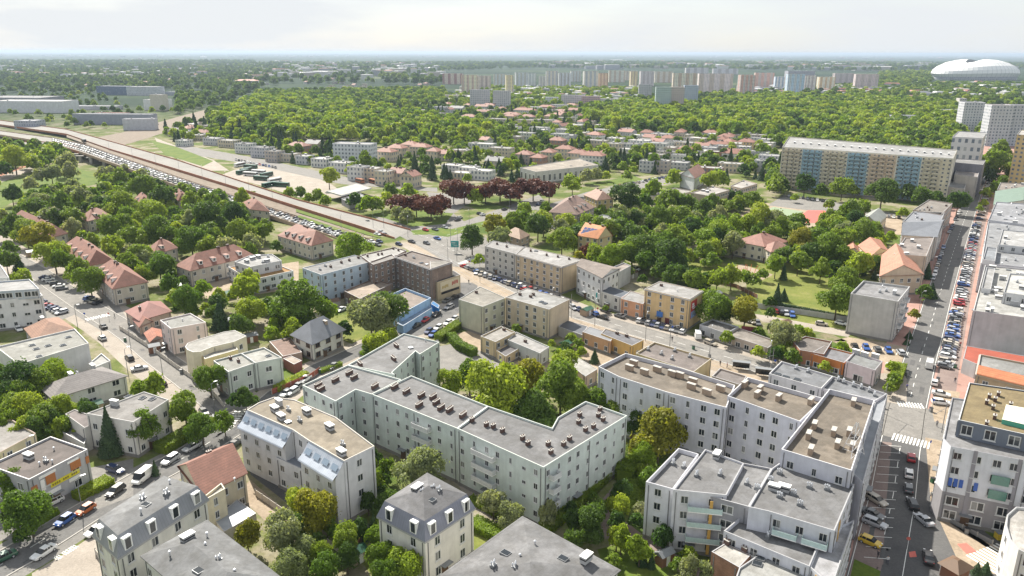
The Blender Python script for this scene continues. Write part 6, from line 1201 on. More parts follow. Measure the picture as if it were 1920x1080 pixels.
def car_geo(kind):
    Ln,Wd,Ht,prof,(x0,x1,x2,x3)=CT[kind]; hw=Wd/2; B=MB(); rings=[]
    for i,(x,zl,zh) in enumerate(prof):
        k=.86 if i in(0,len(prof)-1) else .97 if i in (1,len(prof)-2) else 1.0; h=hw*k
        rings.append([(x,-h,zl),(x,-h*1.0,zl+(zh-zl)*.6),(x,-h*.9,zh),(x,h*.9,zh),(x,h,zl+(zh-zl)*.6),(x,h,zl)])
    for r in range(len(rings)-1):
        for j in range(6): B.face([rings[r][j],rings[r+1][j],rings[r+1][(j+1)%6],rings[r][(j+1)%6]][::-1])
    B.face(rings[0]); B.face(rings[-1][::-1])
    zb=prof[2][2]-.04; t=.72 if kind!='van' else .86; z1=Ht-.06
    G_=MB(); bot=[(x0,-hw*.88,zb),(x3,-hw*.88,zb-.02),(x3,hw*.88,zb-.02),(x0,hw*.88,zb)]; top=[(x1,-hw*t,z1),(x2,-hw*t,z1),(x2,hw*t,z1),(x1,hw*t,z1)]
    for j in range(4): G_.face([bot[j],bot[(j+1)%4],top[(j+1)%4],top[j]])
    tr=[(x1-.03,-hw*t-.02,z1),(x2+.03,-hw*t-.02,z1),(x2+.03,hw*t+.02,z1),(x1-.03,hw*t+.02,z1)]; tt=[(a*.97,b*.92,z1+.07) for a,b,_ in tr]
    for j in range(4): B.face([tr[j],tr[(j+1)%4],tt[(j+1)%4],tt[j]])
    B.face(tt)
    if kind=='van':
        sx=.2; 
        for s in(-1,1): B.face([(x0,s*hw*.90,zb-.1),(sx,s*hw*.90,zb-.1),(sx,s*(hw*t+.03),z1),(x1,s*(hw*t+.03),z1)][::s*-1 if s<0 else -1])
        B.face([(x0-.01,-hw*.9,zb-.1),(x0-.01,hw*.9,zb-.1),(x1-.01,hw*t,z1),(x1-.01,-hw*t,z1)])
    else:
        xm=(x1+x2)/2
        for s in(-1,1):
            for xx in (xm,x1+.1): B.bar((xx,s*hw*.885,zb),(xx,s*(hw*t+.01),z1+.01),.09)
    Wl=[]
    for sx in(-Ln*.31,Ln*.31):
        for s in(-1,1):
            W=MB(); n=10; r=.32; y0=s*(hw-.2); y1=s*(hw+.02); vs=[(sx+r*math.cos(2*math.pi*i/n),y,.32+r*math.sin(2*math.pi*i/n)) for y in(y0,y1) for i in range(n)]
            W.mesh(vs,[(i,(i+1)%n,n+(i+1)%n,n+i) for i in range(n)]+[tuple(range(n)),tuple(range(2*n-1,n-1,-1))],0)
            r=.19; vs=[(sx+r*math.cos(2*math.pi*i/n),s*(hw+.03),.32+r*math.sin(2*math.pi*i/n)) for i in range(n)]; W.mesh(vs,[tuple(range(n))],1); Wl.append(W)
    LP=[]
    for s in(-1,1): q=MB(); q.box((Ln/2-.12,s*hw*.62,.62),(.2,.34,.14)); LP.append(('headlight',q,M['lamp'])); q=MB(); q.box((-Ln/2+.1,s*hw*.72,.78),(.16,.2,.16)); LP.append(('tail_light',q,M['tail']))
    return B,G_,Wl,LP
def me_of(name,b,mats):
    me=bpy.data.meshes.new(name); me.from_pydata(b.v,[],b.f); 
    for m in mats: me.materials.append(m)
    if len(mats)>1: me.polygons.foreach_set('material_index',b.m)
    me.update(); return me
CARM={}
for k in CT:
    B,G_,Wl,LP=car_geo(k); full=MB(); full.mesh(B.v,B.f,0); full.mesh(G_.v,G_.f,1)
    for w_ in Wl: full.mesh(w_.v,w_.f,2)
    CARM[k]=dict(body=me_of('body',B,[PC['white']]),window=me_of('window',G_,[M['carglass']]),wheels=[me_of('wheel',w_,[M['tyre'],M['silver']]) for w_ in Wl],lamps=[(n,me_of(n,q,[m])) for n,q,m in LP],full=me_of('parked_car',full,[PC['white'],M['carglass'],M['tyre']]))
def setpaint(o,c): o.material_slots[0].link='OBJECT'; o.material_slots[0].material=PC[c]
NC=[0]
def car(p,yaw,kind,colr,label,z=0.045,grp='cars',name='parked_car'):
    NC[0]+=1; d=depth(p); m=CARM[kind]; loc=(p.x,p.y,p.z+z)
    if d<235:
        root=empty(name,loc,yaw); o=bpy.data.objects.new('body',m['body']); col.objects.link(o); o.parent=root; setpaint(o,colr)
        for n,me in [('window',m['window'])]+[('wheel',x) for x in m['wheels']]+m['lamps']:
            o=bpy.data.objects.new(n,me); col.objects.link(o); o.parent=root
        tag(root,label,kind,grp)
    else:
        o=bpy.data.objects.new(name,m['full']); col.objects.link(o); o.location=loc; o.rotation_euler=(0,0,yaw); setpaint(o,colr); tag(o,label,kind,grp)
def yawpx(a,b): p,q=G(*a),G(*b); return math.atan2(q.y-p.y,q.x-p.x)
COLS=['silver','grey','black','white','silver','black','grey','dark blue','white','red','beige','silver','blue']
# single cars: x,y,direction pixel,type,colour,where
for (x,y,x2,y2,k,c,lab) in (
 (83,1040,60,1055,'sedan','white','driving on the lower street past the lettering'),(122,980,104,992,'hatchback','blue','parked behind the orange car'),(161,960,142,972,'hatchback','orange','parked in front of the blue one'),
 (217,925,197,940,'estate car','black','parked beside the clipped hedge'),(217,885,240,893,'estate car','dark blue','parked at the hedge corner near the shop'),(268,900,250,914,'van','white','parked behind the small cypress'),(320,866,302,878,'estate car','silver','parked behind the white van'),(360,842,342,852,'estate car','silver','parked under the villa hedge, grey green look'),(441,836,458,822,'sedan','black','by the tan roofed pale house corner'),(404,789,388,779,'sedan','grey','waiting at the crosswalk'),(383,777,395,790,'hatchback','black','behind the round street tree'),(100,945,85,952,'hatchback','white','parked before the shop entrance'),(180,1000,166,1008,'hatchback','white','half hidden by the white mansard house'),(6,1050,-12,1058,'sedan','green','leaving at the bottom corner'),
 (243,674,232,664,'estate car','black','parked by the hedge of the long white villa'),(262,694,282,690,'sedan','silver','parked across the pavement of the side street'),(305,722,295,712,'hatchback','black','parked below the garden tree'),(194,615,184,606,'sedan','black','at the side street junction'),(192,637,182,630,'hatchback','silver','by the street corner lamp'),
 (548,738,532,748,'estate car','silver','parked behind the round roof end'),(536,741,520,751,'hatchback','white','parked before the crosswalk on the inner street'),(558,728,545,736,'sedan','grey','third in the inner street row'),(625,690,610,700,'sedan','grey','parked outside the pyramid roofed house'),(572,714,560,722,'sedan','white','fourth in the inner street row'),
 (812,630,800,638,'hatchback','blue','first in the row at the clipped hedges'),(804,624,792,632,'hatchback','dark blue','beside the bright blue hatchback'),(822,617,808,625,'hatchback','white','second in the hedge row'),(840,608,826,616,'hatchback','white','third in the hedge row'),(852,601,840,608,'hatchback','silver','last in the hedge row'),(797,603,785,611,'hatchback','red','before the sky blue building'),(818,592,806,600,'sedan','black','before the blue kiosk'),(780,613,768,620,'sedan','black','closest to the blue wall corner'),(842,578,828,585,'estate car','silver','at the mouth of the inner street'),(838,566,824,572,'sedan','grey','under the signed tan house'),(852,560,838,566,'sedan','black','behind the signed tan house'),
 (1640,985,1658,992,'estate car','silver','nearer one of the two touching estate cars'),(1636,968,1654,976,'sedan','grey','farther one of the two touching cars'),(1643,942,1660,952,'estate car','beige','at the head of the herringbone bay'),(1631,1020,1650,1028,'hatchback','yellow','parked last in the brick bay'),(1740,1050,1738,1035,'sedan','black','waiting at the red road sign'),(1731,979,1718,968,'sedan','silver','following the dark estate downhill'),(1710,949,1704,935,'estate car','black','on the bend of the lower road'),(1703,920,1702,906,'hatchback','grey','between white and black cars on the bend'),(1704,892,1704,878,'hatchback','white','third in the downhill queue'),(1708,862,1708,848,'hatchback','red','first in the downhill queue'),
 (1742,688,1745,672,'van','white','white box van on the avenue lane'),(1752,721,1755,706,'hatchback','white','parked alone south of the avenue row'),(1764,742,1780,745,'sedan','white','nearer corner of the tram crossing'),(1764,758,1782,760,'estate car','white','second one on the tram crossing corner'),(1667,690,1664,676,'estate car','white','beside the pink shop house'),
 (1308,633,1305,622,'van','white','parked across the tram street pavement'),(1332,646,1346,651,'estate car','beige','parked by the planter on the tram street'),(1270,618,1265,610,'hatchback','white','leaving the parking bay'),(1130,597,1115,592,'sedan','black','driving on the tram street'),(1162,595,1147,590,'sedan','grey','parked outside the salmon house'),(1135,585,1122,580,'sedan','black','under the teal road sign'),
 (640,583,630,588,'sedan','white','in the garden under the big willow'),(1192,507,1206,510,'hatchback','white','in the yard behind the brown roofed tenement'),(36,620,44,628,'hatchback','white','by the low pyramid roofed house'),
 (1540,610,1556,612,'hatchback','beige','alone on the dry grass'),(1577,609,1590,612,'hatchback','white','by the gate next to the blind grey block'),
 ):
    p=G(x,y); car(p,yawpx((x,y),(x2,y2)),k,c,'%s %s, %s'%(c,k,lab))
def row(p,q,n,yaw,where,end,rr=1,grp=None,perp=None,z=.045,skip=()):
    a,b=G(*p),G(*q); r_=random.Random(rr)
    for i in range(n):
        if i in skip: continue
        m=a.lerp(b,(i+.5)/n); k=r_.choice(['hatchback','hatchback','sedan','estate car']); c=r_.choice(COLS)
        m+=Vector((r_.uniform(-.15,.15),r_.uniform(-.15,.15),0)); car(m,yaw+r_.uniform(-.03,.03)+(math.pi if r_.random()<.3 else 0),k,c,'%s %s, %s in %s'%(c,k,ordn(i),where),z,grp or 'cars in '+where)
av=lambda a,b:yawpx(a,b)
row((1772,693),(1795,582),27,yawpx((1770,690),(1800,697))+.1,'the diagonal row of the avenue','the tram crossing',2,skip=(3,12))
row((1797,575),(1832,420),46,yawpx((1797,560),(1826,564)),'the upper diagonal row of the avenue','the stripe walled house',3,skip=(7,20,33))
row((1748,528),(1770,462),9,yawpx((1748,528),(1770,462)),'the kerb row of the avenue','the orange gabled house',4)
row((1778,440),(1800,395),8,yawpx((1778,440),(1800,395)),'the upper kerb row of the avenue','the dark mansard house',5,skip=(3,))
row((1835,415),(1858,330),16,yawpx((1835,415),(1866,418)),'the far avenue row','the diagonal rows',6,skip=(5,9))
row((1690,410),(1560,398),14,yawpx((1690,410),(1690,405)),'the court car park','the avenue side',7,skip=(4,))
row((1590,650),(1700,665),5,yawpx((1600,650),(1606,660)),'the yard below the blind grey block','its west corner',8)
row((1440,583),(1490,594),5,yawpx((1450,585),(1452,593)),'the grass lot by the park fence','the west end',9)
row((1425,610),(1390,598),4,yawpx((1400,600),(1404,607)),'the lot under the olive tree','the lane',10)
row((1195,602),(1285,626),10,yawpx((1200,603),(1196,595))-.5,'the angled bay outside the yellow tenement','the salmon house',11)
row((1070,578),(1120,592),5,yawpx((1070,578),(1062,572)),'the angled bay outside the white tenement','the tan house',12)
row((890,512),(1060,566),18,yawpx((900,515),(893,508))-.6,'the row before the grey and tan tenements','the junction',13,skip=(5,))
row((865,500),(990,548),14,yawpx((865,500),(990,548)),'the tram street queue','the junction',14)
for i,(x,y,c) in enumerate([(880,462,'white'),(715,437,'silver'),(708,441,'white'),(722,442,'black'),(712,455,'dark blue'),(708,461,'grey'),(748,460,'dark blue'),(772,455,'black'),(800,458,'grey'),(820,449,'blue'),(798,433,'red'),(816,432,'grey'),(834,428,'silver'),(690,418,'grey'),(862,410,'silver'),(858,414,'black'),(905,404,'white'),(946,394,'black'),(899,402,'black'),(975,388,'white'),(1010,385,'dark blue'),(985,384,'red'),(1017,379,'white'),(640,452,'white'),(636,446,'black'),(617,437,'silver'),(572,420,'black'),(985,400,'grey'),(636,468,'white')]):
    car(G(x,y),yawpx((x,y),(x+14,y+4)) if y>425 or x<760 else yawpx((x,y),(x+14,y-4)),'sedan' if i%2 else 'hatchback',c,'%s car, %s of those spread over the big junction'%(c,ordn(i)),.06,'cars at the big junction',name='car')
row((60,562),(120,590),9,yawpx((80,565),(100,560)),'the office car park','the office end',15)
row((82,520),(120,545),6,yawpx((90,520),(110,518)),'the upper car park','the street trees',16)
row((165,560),(185,572),4,yawpx((170,560),(180,556)),'the pavement row by the grey gable','the big street tree',17)
row((440,300),(520,316),14,yawpx((440,300),(441,303)),'the kerb of the bus station lane','the lane start',18)
row((1150,352),(1275,328),16,yawpx((1150,352),(1160,356)),'the queue beside the low school hall','the long pale hall',19)
row((1475,368),(1555,380),9,yawpx((1475,368),(1476,372)),'the car park under the striped block','the block entrance',20)
row((170,478),(260,535),6,yawpx((170,478),(172,484)),'the lane behind the diagonal row house','its far unit',21)
# highway traffic on the deck
def path_cars():
    r_=random.Random(5); out=[]
    n=len(DTp)
    for lane,t in enumerate((.22,.48,.74)):
        s=0
        for i in range(1,n-1):
            a=DTp[i].lerp(DBp[i],t); b=DTp[i+1].lerp(DBp[i+1],t); L_=(b-a).length; d=(b-a).normalized(); s2=s
            while s2<L_:
                p=a+d*s2; out.append((p,math.atan2(d.y,d.x),lane)); s2+=r_.uniform(6.4,9.5)
            s=s2-L_
    out.sort(key=lambda q:q[0].length)
    lim=max(0,292-NC[0])
    for i,(p,y,l) in enumerate(out[:lim]):
        c=r_.choice(COLS); k=r_.choice(['hatchback','sedan','estate car','hatchback']); car(p,y,k,c,'%s %s in the viaduct jam, %s back from the junction'%(c,k,ordn(i)),.02,'cars in the viaduct traffic jam',name='car')
    B=MB()
    for p,y,l in out[lim:]:
        m=CARM['sedan']['full']; ca,sa=math.cos(y),math.sin(y); n0=len(B.v); B.v+=[(p.x+v.co.x*ca-v.co.y*sa,p.y+v.co.x*sa+v.co.y*ca,p.z+v.co.z) for v in m.vertices]; cc=r_.choice([0,0,3,4,5])
        for f in m.polygons: B.f.append(tuple(i+n0 for i in f.vertices)); B.m.append(cc if f.material_index==0 else f.material_index)
    if B.f: o=B.build('traffic',[PC['white'],M['carglass'],M['tyre'],PC['silver'],PC['grey'],PC['black']]); o['kind']='stuff'
path_cars()
# buses and container trucks near the bus station
def bus(x,y,x2,y2,c,lab,ln=12,nm='bus'):
    p=G(x,y); yw=yawpx((x,y),(x2,y2)); root=empty(nm,(p.x,p.y,.05),yw); tag(root,lab,'bus','buses and coaches'); b=MB(); b.box((0,0,.35),(ln,2.5,2.7),taper=.97); o=b.build('body',c); o.parent=root
    b=MB(); b.box((0,0,1.35),(ln*.97,2.54,1.0)); b.box((ln/2-.14,0,1.0),(.1,2.2,1.6)); o=b.build('window',M['carglass']); o.parent=root
    for sx in(-ln*.3,ln*.32):
        for s in(-1.1,1.1):
            b=MB(); n=10; vs=[(sx+.48*math.cos(2*math.pi*i/n),s+yy,.48+.48*math.sin(2*math.pi*i/n)) for yy in(-.16,.16) for i in range(n)]; b.mesh(vs,[(i,(i+1)%n,n+(i+1)%n,n+i) for i in range(n)]+[tuple(range(n)),tuple(range(2*n-1,n-1,-1))]); o=b.build('wheel',M['tyre']); o.parent=root
gb=PC['green']; 
for i,(x,y) in enumerate([(450,312),(470,316),(462,322),(485,326),(500,331),(490,338),(515,342),(528,350),(505,350),(470,330),(455,326)]): bus(x,y,x+30,y+(2 if i%2 else -6),gb if i%3 else PC['white'],'%s bus, %s from the lane end of the bus station'%('dark green' if i%3 else 'white',ordn(i)))
bus(160,281,172,286,PC['black'],'dark lorry in the viaduct traffic jam',9,'lorry'); bpy.data.objects['lorry'].location.z=7.0
for i,(x,y) in enumerate([(675,343),(700,344)]): bus(x,y,x+20,y+5,M['rust'],'red brown skip lorry, %s of two behind the canopy'%ordn(i),9,'lorry')
# ---------------------------------------------------------------- street furniture
def lamp_me():
    b=MB(); b.bar((0,0,0),(0,0,8.2),.2,0,.12); b.bar((0,0,8.2),(.9,0,8.7),.1); p=MB(); p.box((1.2,0,8.62),(.9,.3,.14)); return me_of('pole',b,[M['grey']]),me_of('lamp_head',p,[M['silver']])
LPO,LHE=lamp_me()
def lamp(x,y,yaw,lab,h=1.0,z=0):
    p=G(x,y,z); root=empty('street_lamp',(p.x,p.y,z),yaw); tag(root,lab,'street lamp','street lamps')
    for n,me in(('pole',LPO),('lamp_head',LHE)): o=bpy.data.objects.new(n,me); col.objects.link(o); o.parent=root; o.scale=(1,1,h)
for i,(x,y) in enumerate([(1698,664),(1722,590),(1745,520),(1768,455),(1790,395),(1815,345)]): lamp(x,y,.2,'grey lamp beside the avenue, %s up from the tram crossing'%ordn(i),1.0)
for i,(x,y) in enumerate([(1210,640),(1330,668),(1115,612),(1035,590),(970,560),(900,530),(1440,700)]): lamp(x,y,1.2,'grey lamp between the tramway and road, %s in file'%ordn(i),1.1)
for i,(x,y) in enumerate([(146,614),(192,636),(246,658),(305,702),(240,700),(402,770),(60,880),(155,960),(700,470),(640,430)]): lamp(x,y,.8,'dark lamp post of the side streets, %s from the office car park'%ordn(i),.9)
for i,(x,y) in enumerate([(720,430),(750,425),(765,445),(845,455),(840,490),(880,430),(803,410),(700,430),(870,395),(955,400),(1030,395),(858,470)]): lamp(x,y,-.5+i,'slim mast at the big junction, %s by distance from the tracks'%ordn(i),1.2)
for i in range(8): f=i/8; x=205+(555-205)*f; y=283+(389-283)*f; lamp(x,y,-1.0,'lamp on the viaduct median, %s from its far end'%ordn(i),1.1,6-5*max(0,f-.6)*2.2)
def board(x,y,z,w,h,yaw,mat,name,lab,cat,posts=True,deco=None):
    p=G(x,y,0); root=empty(name,(p.x,p.y,0),yaw); tag(root,lab,cat); b=MB(); b.box((0,0,z),(w,.12,h)); o=b.build('panel',mat); o.parent=root
    if posts: b=MB(); b.bar((0,.12,0),(0,.12,z+h*.5),.22); o=b.build('post',M['grey']); o.parent=root
    if deco:
        for (dx,dz,dw,dh,m) in deco: b=MB(); b.box((dx,-.075,z+dz),(dw,.03,dh)); o=b.build('lettering',m); o.parent=root
teal=plain('teal sign face',(.02,.30,.30),.4)
board(853,474,2.6,3.6,3.0,.0,teal,'road_sign','teal direction board beside the junction trees','road sign',deco=[(-.6,2.1,2.0,.18,M['white']),(-.4,1.5,1.6,.15,M['white']),(.3,.8,1.8,.15,M['white'])])
board(1125,572,2.2,3.2,2.4,-.2,teal,'road_sign','teal direction board over the parking bay of the white tenement','road sign',deco=[(-.4,1.6,1.6,.16,M['white']),(.2,.9,1.8,.14,M['white'])])
board(1408,636,2.6,6.5,1.6,-.28,plain('dark red sign',(.20,.04,.04),.6),'shop_sign','dark red sign board above the grey kiosk row','sign',posts=True)
# advert on the yellow tenement wall, sign on the tan house, banner on the shop
def wallquad(a,b_,za,zb,off,name,mats,child,deco=()):
    """panel along a->b on the wall, between heights"""
    a=Vector(a);b_=Vector(b_); e=(b_-a); L_=e.length; e.normalize(); n=Vector((e.y,-e.x))
    if n.dot(-a)<0: n=-n
    def q(u0,u1,z0,z1,k,mi,B): 
        c=a+e*(L_*(u0+u1)/2)+n*(off+k); B.box((c.x,c.y,z0),(L_*(u1-u0),.06,z1-z0),math.atan2(e.y,e.x),mi)
    B=MB(); q(0,1,za,zb,0,0,B); o=B.build(name,mats[0]); child(o)
    for (u0,u1,v0,v1,m,nm) in deco:
        B=MB(); q(u0,u1,za+(zb-za)*v0,za+(zb-za)*v1,.05,0,B); child(B.build(nm,m))
adred=plain('red advert print',(.40,.03,.03),.6); adblue=plain('blue advert print',(.22,.32,.58),.6); adw=plain('pale advert print',(.65,.66,.70),.6); gold=plain('gold lettering',(.42,.30,.08),.6); tanw=plain('tan sign face',(.60,.53,.38),.7)
A0=G(1293,561,11).xy; A1=G(1318,545,11).xy
wallquad(A0.lerp(A1,.14),A0.lerp(A1,.58),3.6,9.6,.05,'advert_panel',[adred],yc,[(.05,.95,.02,.40,adblue,'advert_print'),(.2,.8,.18,.36,adw,'advert_print'),(.15,.6,.62,.70,adw,'lettering'),(.25,.85,.52,.57,adw,'lettering'),(.2,.5,.74,.86,adw,'lettering')])
F0=G(1209,541,11).xy; F1_=G(1293,561,11).xy
wallquad(F0.lerp(F1_,.32),F0.lerp(F1_,.46),2.6,4.4,.5,'awning',[plain('blue awning',(.05,.16,.45),.6)],yc)
wallquad(F0.lerp(F1_,.50),F0.lerp(F1_,.60),.1,2.6,.04,'shop_door',[plain('dark red door',(.15,.04,.04),.6)],yc)
B0=G(820,529,7.2).xy; B1=G(863,515,7.2).xy
wallquad(B0.lerp(B1,.12),B0.lerp(B1,.95),2.9,6.6,.05,'sign_board',[tanw],adc,[(.04,.98,-.28,-.04,M['black'],'shop_window_band'),(.08,.26,-.22,-.10,M['glass'],'window'),(.4,.9,-.22,-.10,M['glass'],'window')])
strokes=lambda u0,n,w_,za,zb,mt:[wallquad(B0.lerp(B1,u0+k*w_),B0.lerp(B1,u0+k*w_+w_*.55),za+(.25 if k%2 else 0)+k*.05,zb-(.2 if k%3==1 else 0)+k*.08,.13,'sign_mark',[mt],adc) for k in range(n)]
strokes(.20,5,.055,3.9,5.0,gold); strokes(.62,5,.055,4.2,5.6,adred)
shop=[o for o in bpy.data.objects if o.get('label','').startswith('two storey grey shop')][0]; sc_=BLD[shop['label']][1]
def shc(o,root=shop,c=sc_): o.parent=root; o.matrix_parent_inverse=Matrix.Translation((-c.x,-c.y,0)); return o
S0=G(54,899,8).xy; S1=G(164,842,8).xy
yel=plain('yellow banner',(.70,.62,.03),.6); orp=plain('orange brown panel',(.42,.16,.05),.7); dkp=plain('dark banner print',(.25,.20,.02),.6)
wallquad(S0.lerp(S1,.30),S0.lerp(S1,.80),3.9,4.9,.1,'banner',[yel],shc,[(.05+i*.073,.05+i*.073+.05,.28,.72,dkp,'lettering') for i in range(12) if i not in (4,8)])
for u0,u1,z0,z1,m in ((.0,.1,4.6,6.2,orp),(.24,.40,5.0,6.9,orp),(.66,.84,5.2,7.0,orp),(.93,.99,5.0,6.6,orp),(.14,.42,6.9,7.5,M['white']),(.62,.82,7.0,7.5,M['white']),(.15,.22,4.2,6.6,M['white']),(.60,.80,2.9,3.7,M['white']),(.12,.45,2.6,3.5,M['white'])): wallquad(S0.lerp(S1,u0),S0.lerp(S1,u1),z0,z1,.13,'wall_panel',[m],shc)
cb=[k for k in BLD if k.startswith('white and grey corner block')][0]
def cbc(o,root=BLD[cb][0],c=BLD[cb][1]): o.parent=root; o.matrix_parent_inverse=Matrix.Translation((-c.x,-c.y,0)); return o
C0=G(1783,837,16.2).xy; C1=G(1925,864,16.2).xy; bw=plain('blue window screen',(.03,.10,.38),.4); gg=plain('green glass balcony',(.08,.20,.16),.2); gw=wallmat((.30,.29,.31))
for u in (.05,.125,.20,.40): wallquad(C0.lerp(C1,u),C0.lerp(C1,u+.055),8.0,9.7,.10,'blue_screen',[bw],cbc)
for u in (.315,.90): wallquad(C0.lerp(C1,u),C0.lerp(C1,u+.055),.1,16.3,.06,'grey_pilaster',[gw],cbc)
for z_ in (7.3,10.4): wallquad(C0.lerp(C1,.60),C0.lerp(C1,.84),z_,z_+1.9,.55,'balcony',[gg],cbc)
q0=[G(x,y,20.3) for x,y in ((1885,766),(1879,786),(1990,812),(1990,786))]; b=MB(); b.face([tuple(v.xy)+(20.3+(.0 if i in (1,2) else .9),) for i,v in enumerate(q0)]); b.prism([v.xy for v in q0],19.2,20.2,1); cbc(b.build('conservatory_roof',[plain('cream glazed roof',(.62,.62,.52),.4),plain('green frame',(.08,.38,.28),.5)]))
b=MB(); r_=random.Random(4); qa=G(104,1049); qb=G(143,1024); dd=(qb-qa).normalized(); nn=Vector((-dd.y,dd.x,0))
for k in range(8):
    if k==2: continue
    m=qa.lerp(qb,(k+.5)/8)
    for sx,sy,lx,ly in ((-.18,0,.14,1.5),(.18,0,.14,1.5),(0,(.55,-.5,0)[k%3],.4,.2)):
        c=m+dd*sx+nn*sy; b.face([tuple((c+dd*a*lx/2+nn*e*ly/2)[:2])+(.056,) for a,e in ((-1,-1),(1,-1),(1,1),(-1,1))])
o=b.build('road_lettering',M['paint']); o['kind']='structure'
# road lettering in front of the lower street and the long villa window band
# solar panels
sol=[o for o in bpy.data.objects if o.get('label','').startswith('yellow house with an orange')][0]
vv=None
def on_slope(root_label,u0,u1,v0,v1,name,mat,P3,h,rise,nx=1,ny=1,gap=.08):
    root,c=BLD[root_label]; a,b,cc=[G(x,y,h).xy for x,y in P3]; w=cc-b; 
    B=MB()
    def pt(u,v): q=a+(b-a)*u+w*.5*v; return Vector((q.x,q.y,h+rise*v+.12))
    for i in range(nx):
        for j in range(ny):
            x0=u0+(u1-u0)*(i+gap/2)/nx; x1=u0+(u1-u0)*(i+1-gap/2)/nx; y0=v0+(v1-v0)*(j+gap/2)/ny; y1=v0+(v1-v0)*(j+1-gap/2)/ny; B.face([pt(x0,y0),pt(x1,y0),pt(x1,y1),pt(x0,y1)])
    o=B.build(name,mat); o.parent=root; o.matrix_parent_inverse=Matrix.Translation((-c.x,-c.y,0))
on_slope(sol['label'],.06,.92,.08,.72,'solar_panel',plain('solar panel blue',(.10,.14,.28),.15),[(1084,441),(1121,447),(1148,441)],9,4.6,5,3,.12)
# curved metal skirts on the pale house
ph=[o for o in bpy.data.objects if o.get('label','').startswith('pale house with tan roof')][0]
def skirt(p,q,z0,z1,dep):
    a,b=G(*p,z1).xy,G(*q,z1).xy; e=(b-a).normalized(); n=Vector((e.y,-e.x)); 
    if n.dot(-a)<0: n=-n
    c=BLD[ph['label']][1]; prof=[(dep+.7,z0-.15),(dep+.55,z0+.1),(dep*.75,z0+(z1-z0)*.30),(dep*.32,z0+(z1-z0)*.68),(0.05,z1-.1)]
    W=MB(); Rr=MB(); pts=lambda k,z,s:(s.x+n.x*k,s.y+n.y*k,z)
    for i in range(len(prof)-1): Rr.face([pts(*prof[i],a),pts(*prof[i],b),pts(*prof[i+1],b),pts(*prof[i+1],a)])
    W.face([pts(dep,0,a),pts(dep,0,b),pts(dep,z0+.1,b),pts(dep,z0+.1,a)])
    for s in(a,b): W.face([pts(0,0,s),pts(dep,0,s)]+[pts(k-.05 if k<dep else dep,z,s) for k,z in prof[1:]]+[pts(0,z1-.1,s)])
    for o in(W.build('bay_wall',wallmat((.60,.60,.62))),Rr.build('metal_skirt_roof',roofmat((.38,.42,.48),'metal'))): o.parent=ph; o.matrix_parent_inverse=Matrix.Translation((-c.x,-c.y,0))
    K=MB(); L_=(b-a).length; m=int(L_/2.4)
    for i in range(m):
        u0=(i+.18)/m; u1=(i+.82)/m; k0,z0_=dep*.70,z0+(z1-z0)*.36; k1,z1_=dep*.36,z0+(z1-z0)*.66; A=a.lerp(b,u0);Bq=a.lerp(b,u1); up=.1
        K=MB(); K.face([pts(k0+up,z0_+up,A),pts(k0+up,z0_+up,Bq),pts(k1+up,z1_+up,Bq),pts(k1+up,z1_+up,A)]); o=K.build('skylight',plain('skylight pane',(.22,.28,.35),.12)); o.parent=ph; o.matrix_parent_inverse=Matrix.Translation((-c.x,-c.y,0))
    for r in range(3):
        for i in range(int(L_/3.2)):
            u=(i+.5)/int(L_/3.2); s=a.lerp(b,u)+n*(dep+.01); o=bpy.data.objects.new('window',WM); col.objects.link(o); o.parent=ph; o.matrix_parent_inverse=Matrix.Translation((-c.x,-c.y,0)); o.location=(s.x,s.y,1.6+r*3.0); yw=math.atan2(e.y,e.x); o.rotation_euler=(0,0,yw if Vector((e.y,-e.x)).dot(n)>0 else yw+math.pi); o.scale=(1.3,1,1.5)
skirt((463,768),(548,805),10.4,13.5,2.2); skirt((579,826),(645,864),10.4,13.5,2.2)
wb=[k for k in BLD if k.startswith('white and grey stepped block')][0]
def wbc(o,root=BLD[wb][0],c=BLD[wb][1]): o.parent=root; o.matrix_parent_inverse=Matrix.Translation((-c.x,-c.y,0)); return o
ochre=plain('ochre accent panel',(.55,.33,.08),.6)
for a_,b_,u0,u1,zz,zt in (((1262,918),(1362,928),.70,.76,1,12),((1518,1062),(1560,1100),.3,.5,0,9),((1565,995),(1602,908),.2,.28,0,12.5)):
    hz_=9.4 if a_[0]==1518 else 13.0; pa=G(*a_,hz_).xy; pb=G(*b_,hz_).xy; wallquad(pa.lerp(pb,u0),pa.lerp(pb,u1),zz,zt,1.0 if a_[0]==1262 else .1,'accent_panel',[ochre],wbc)
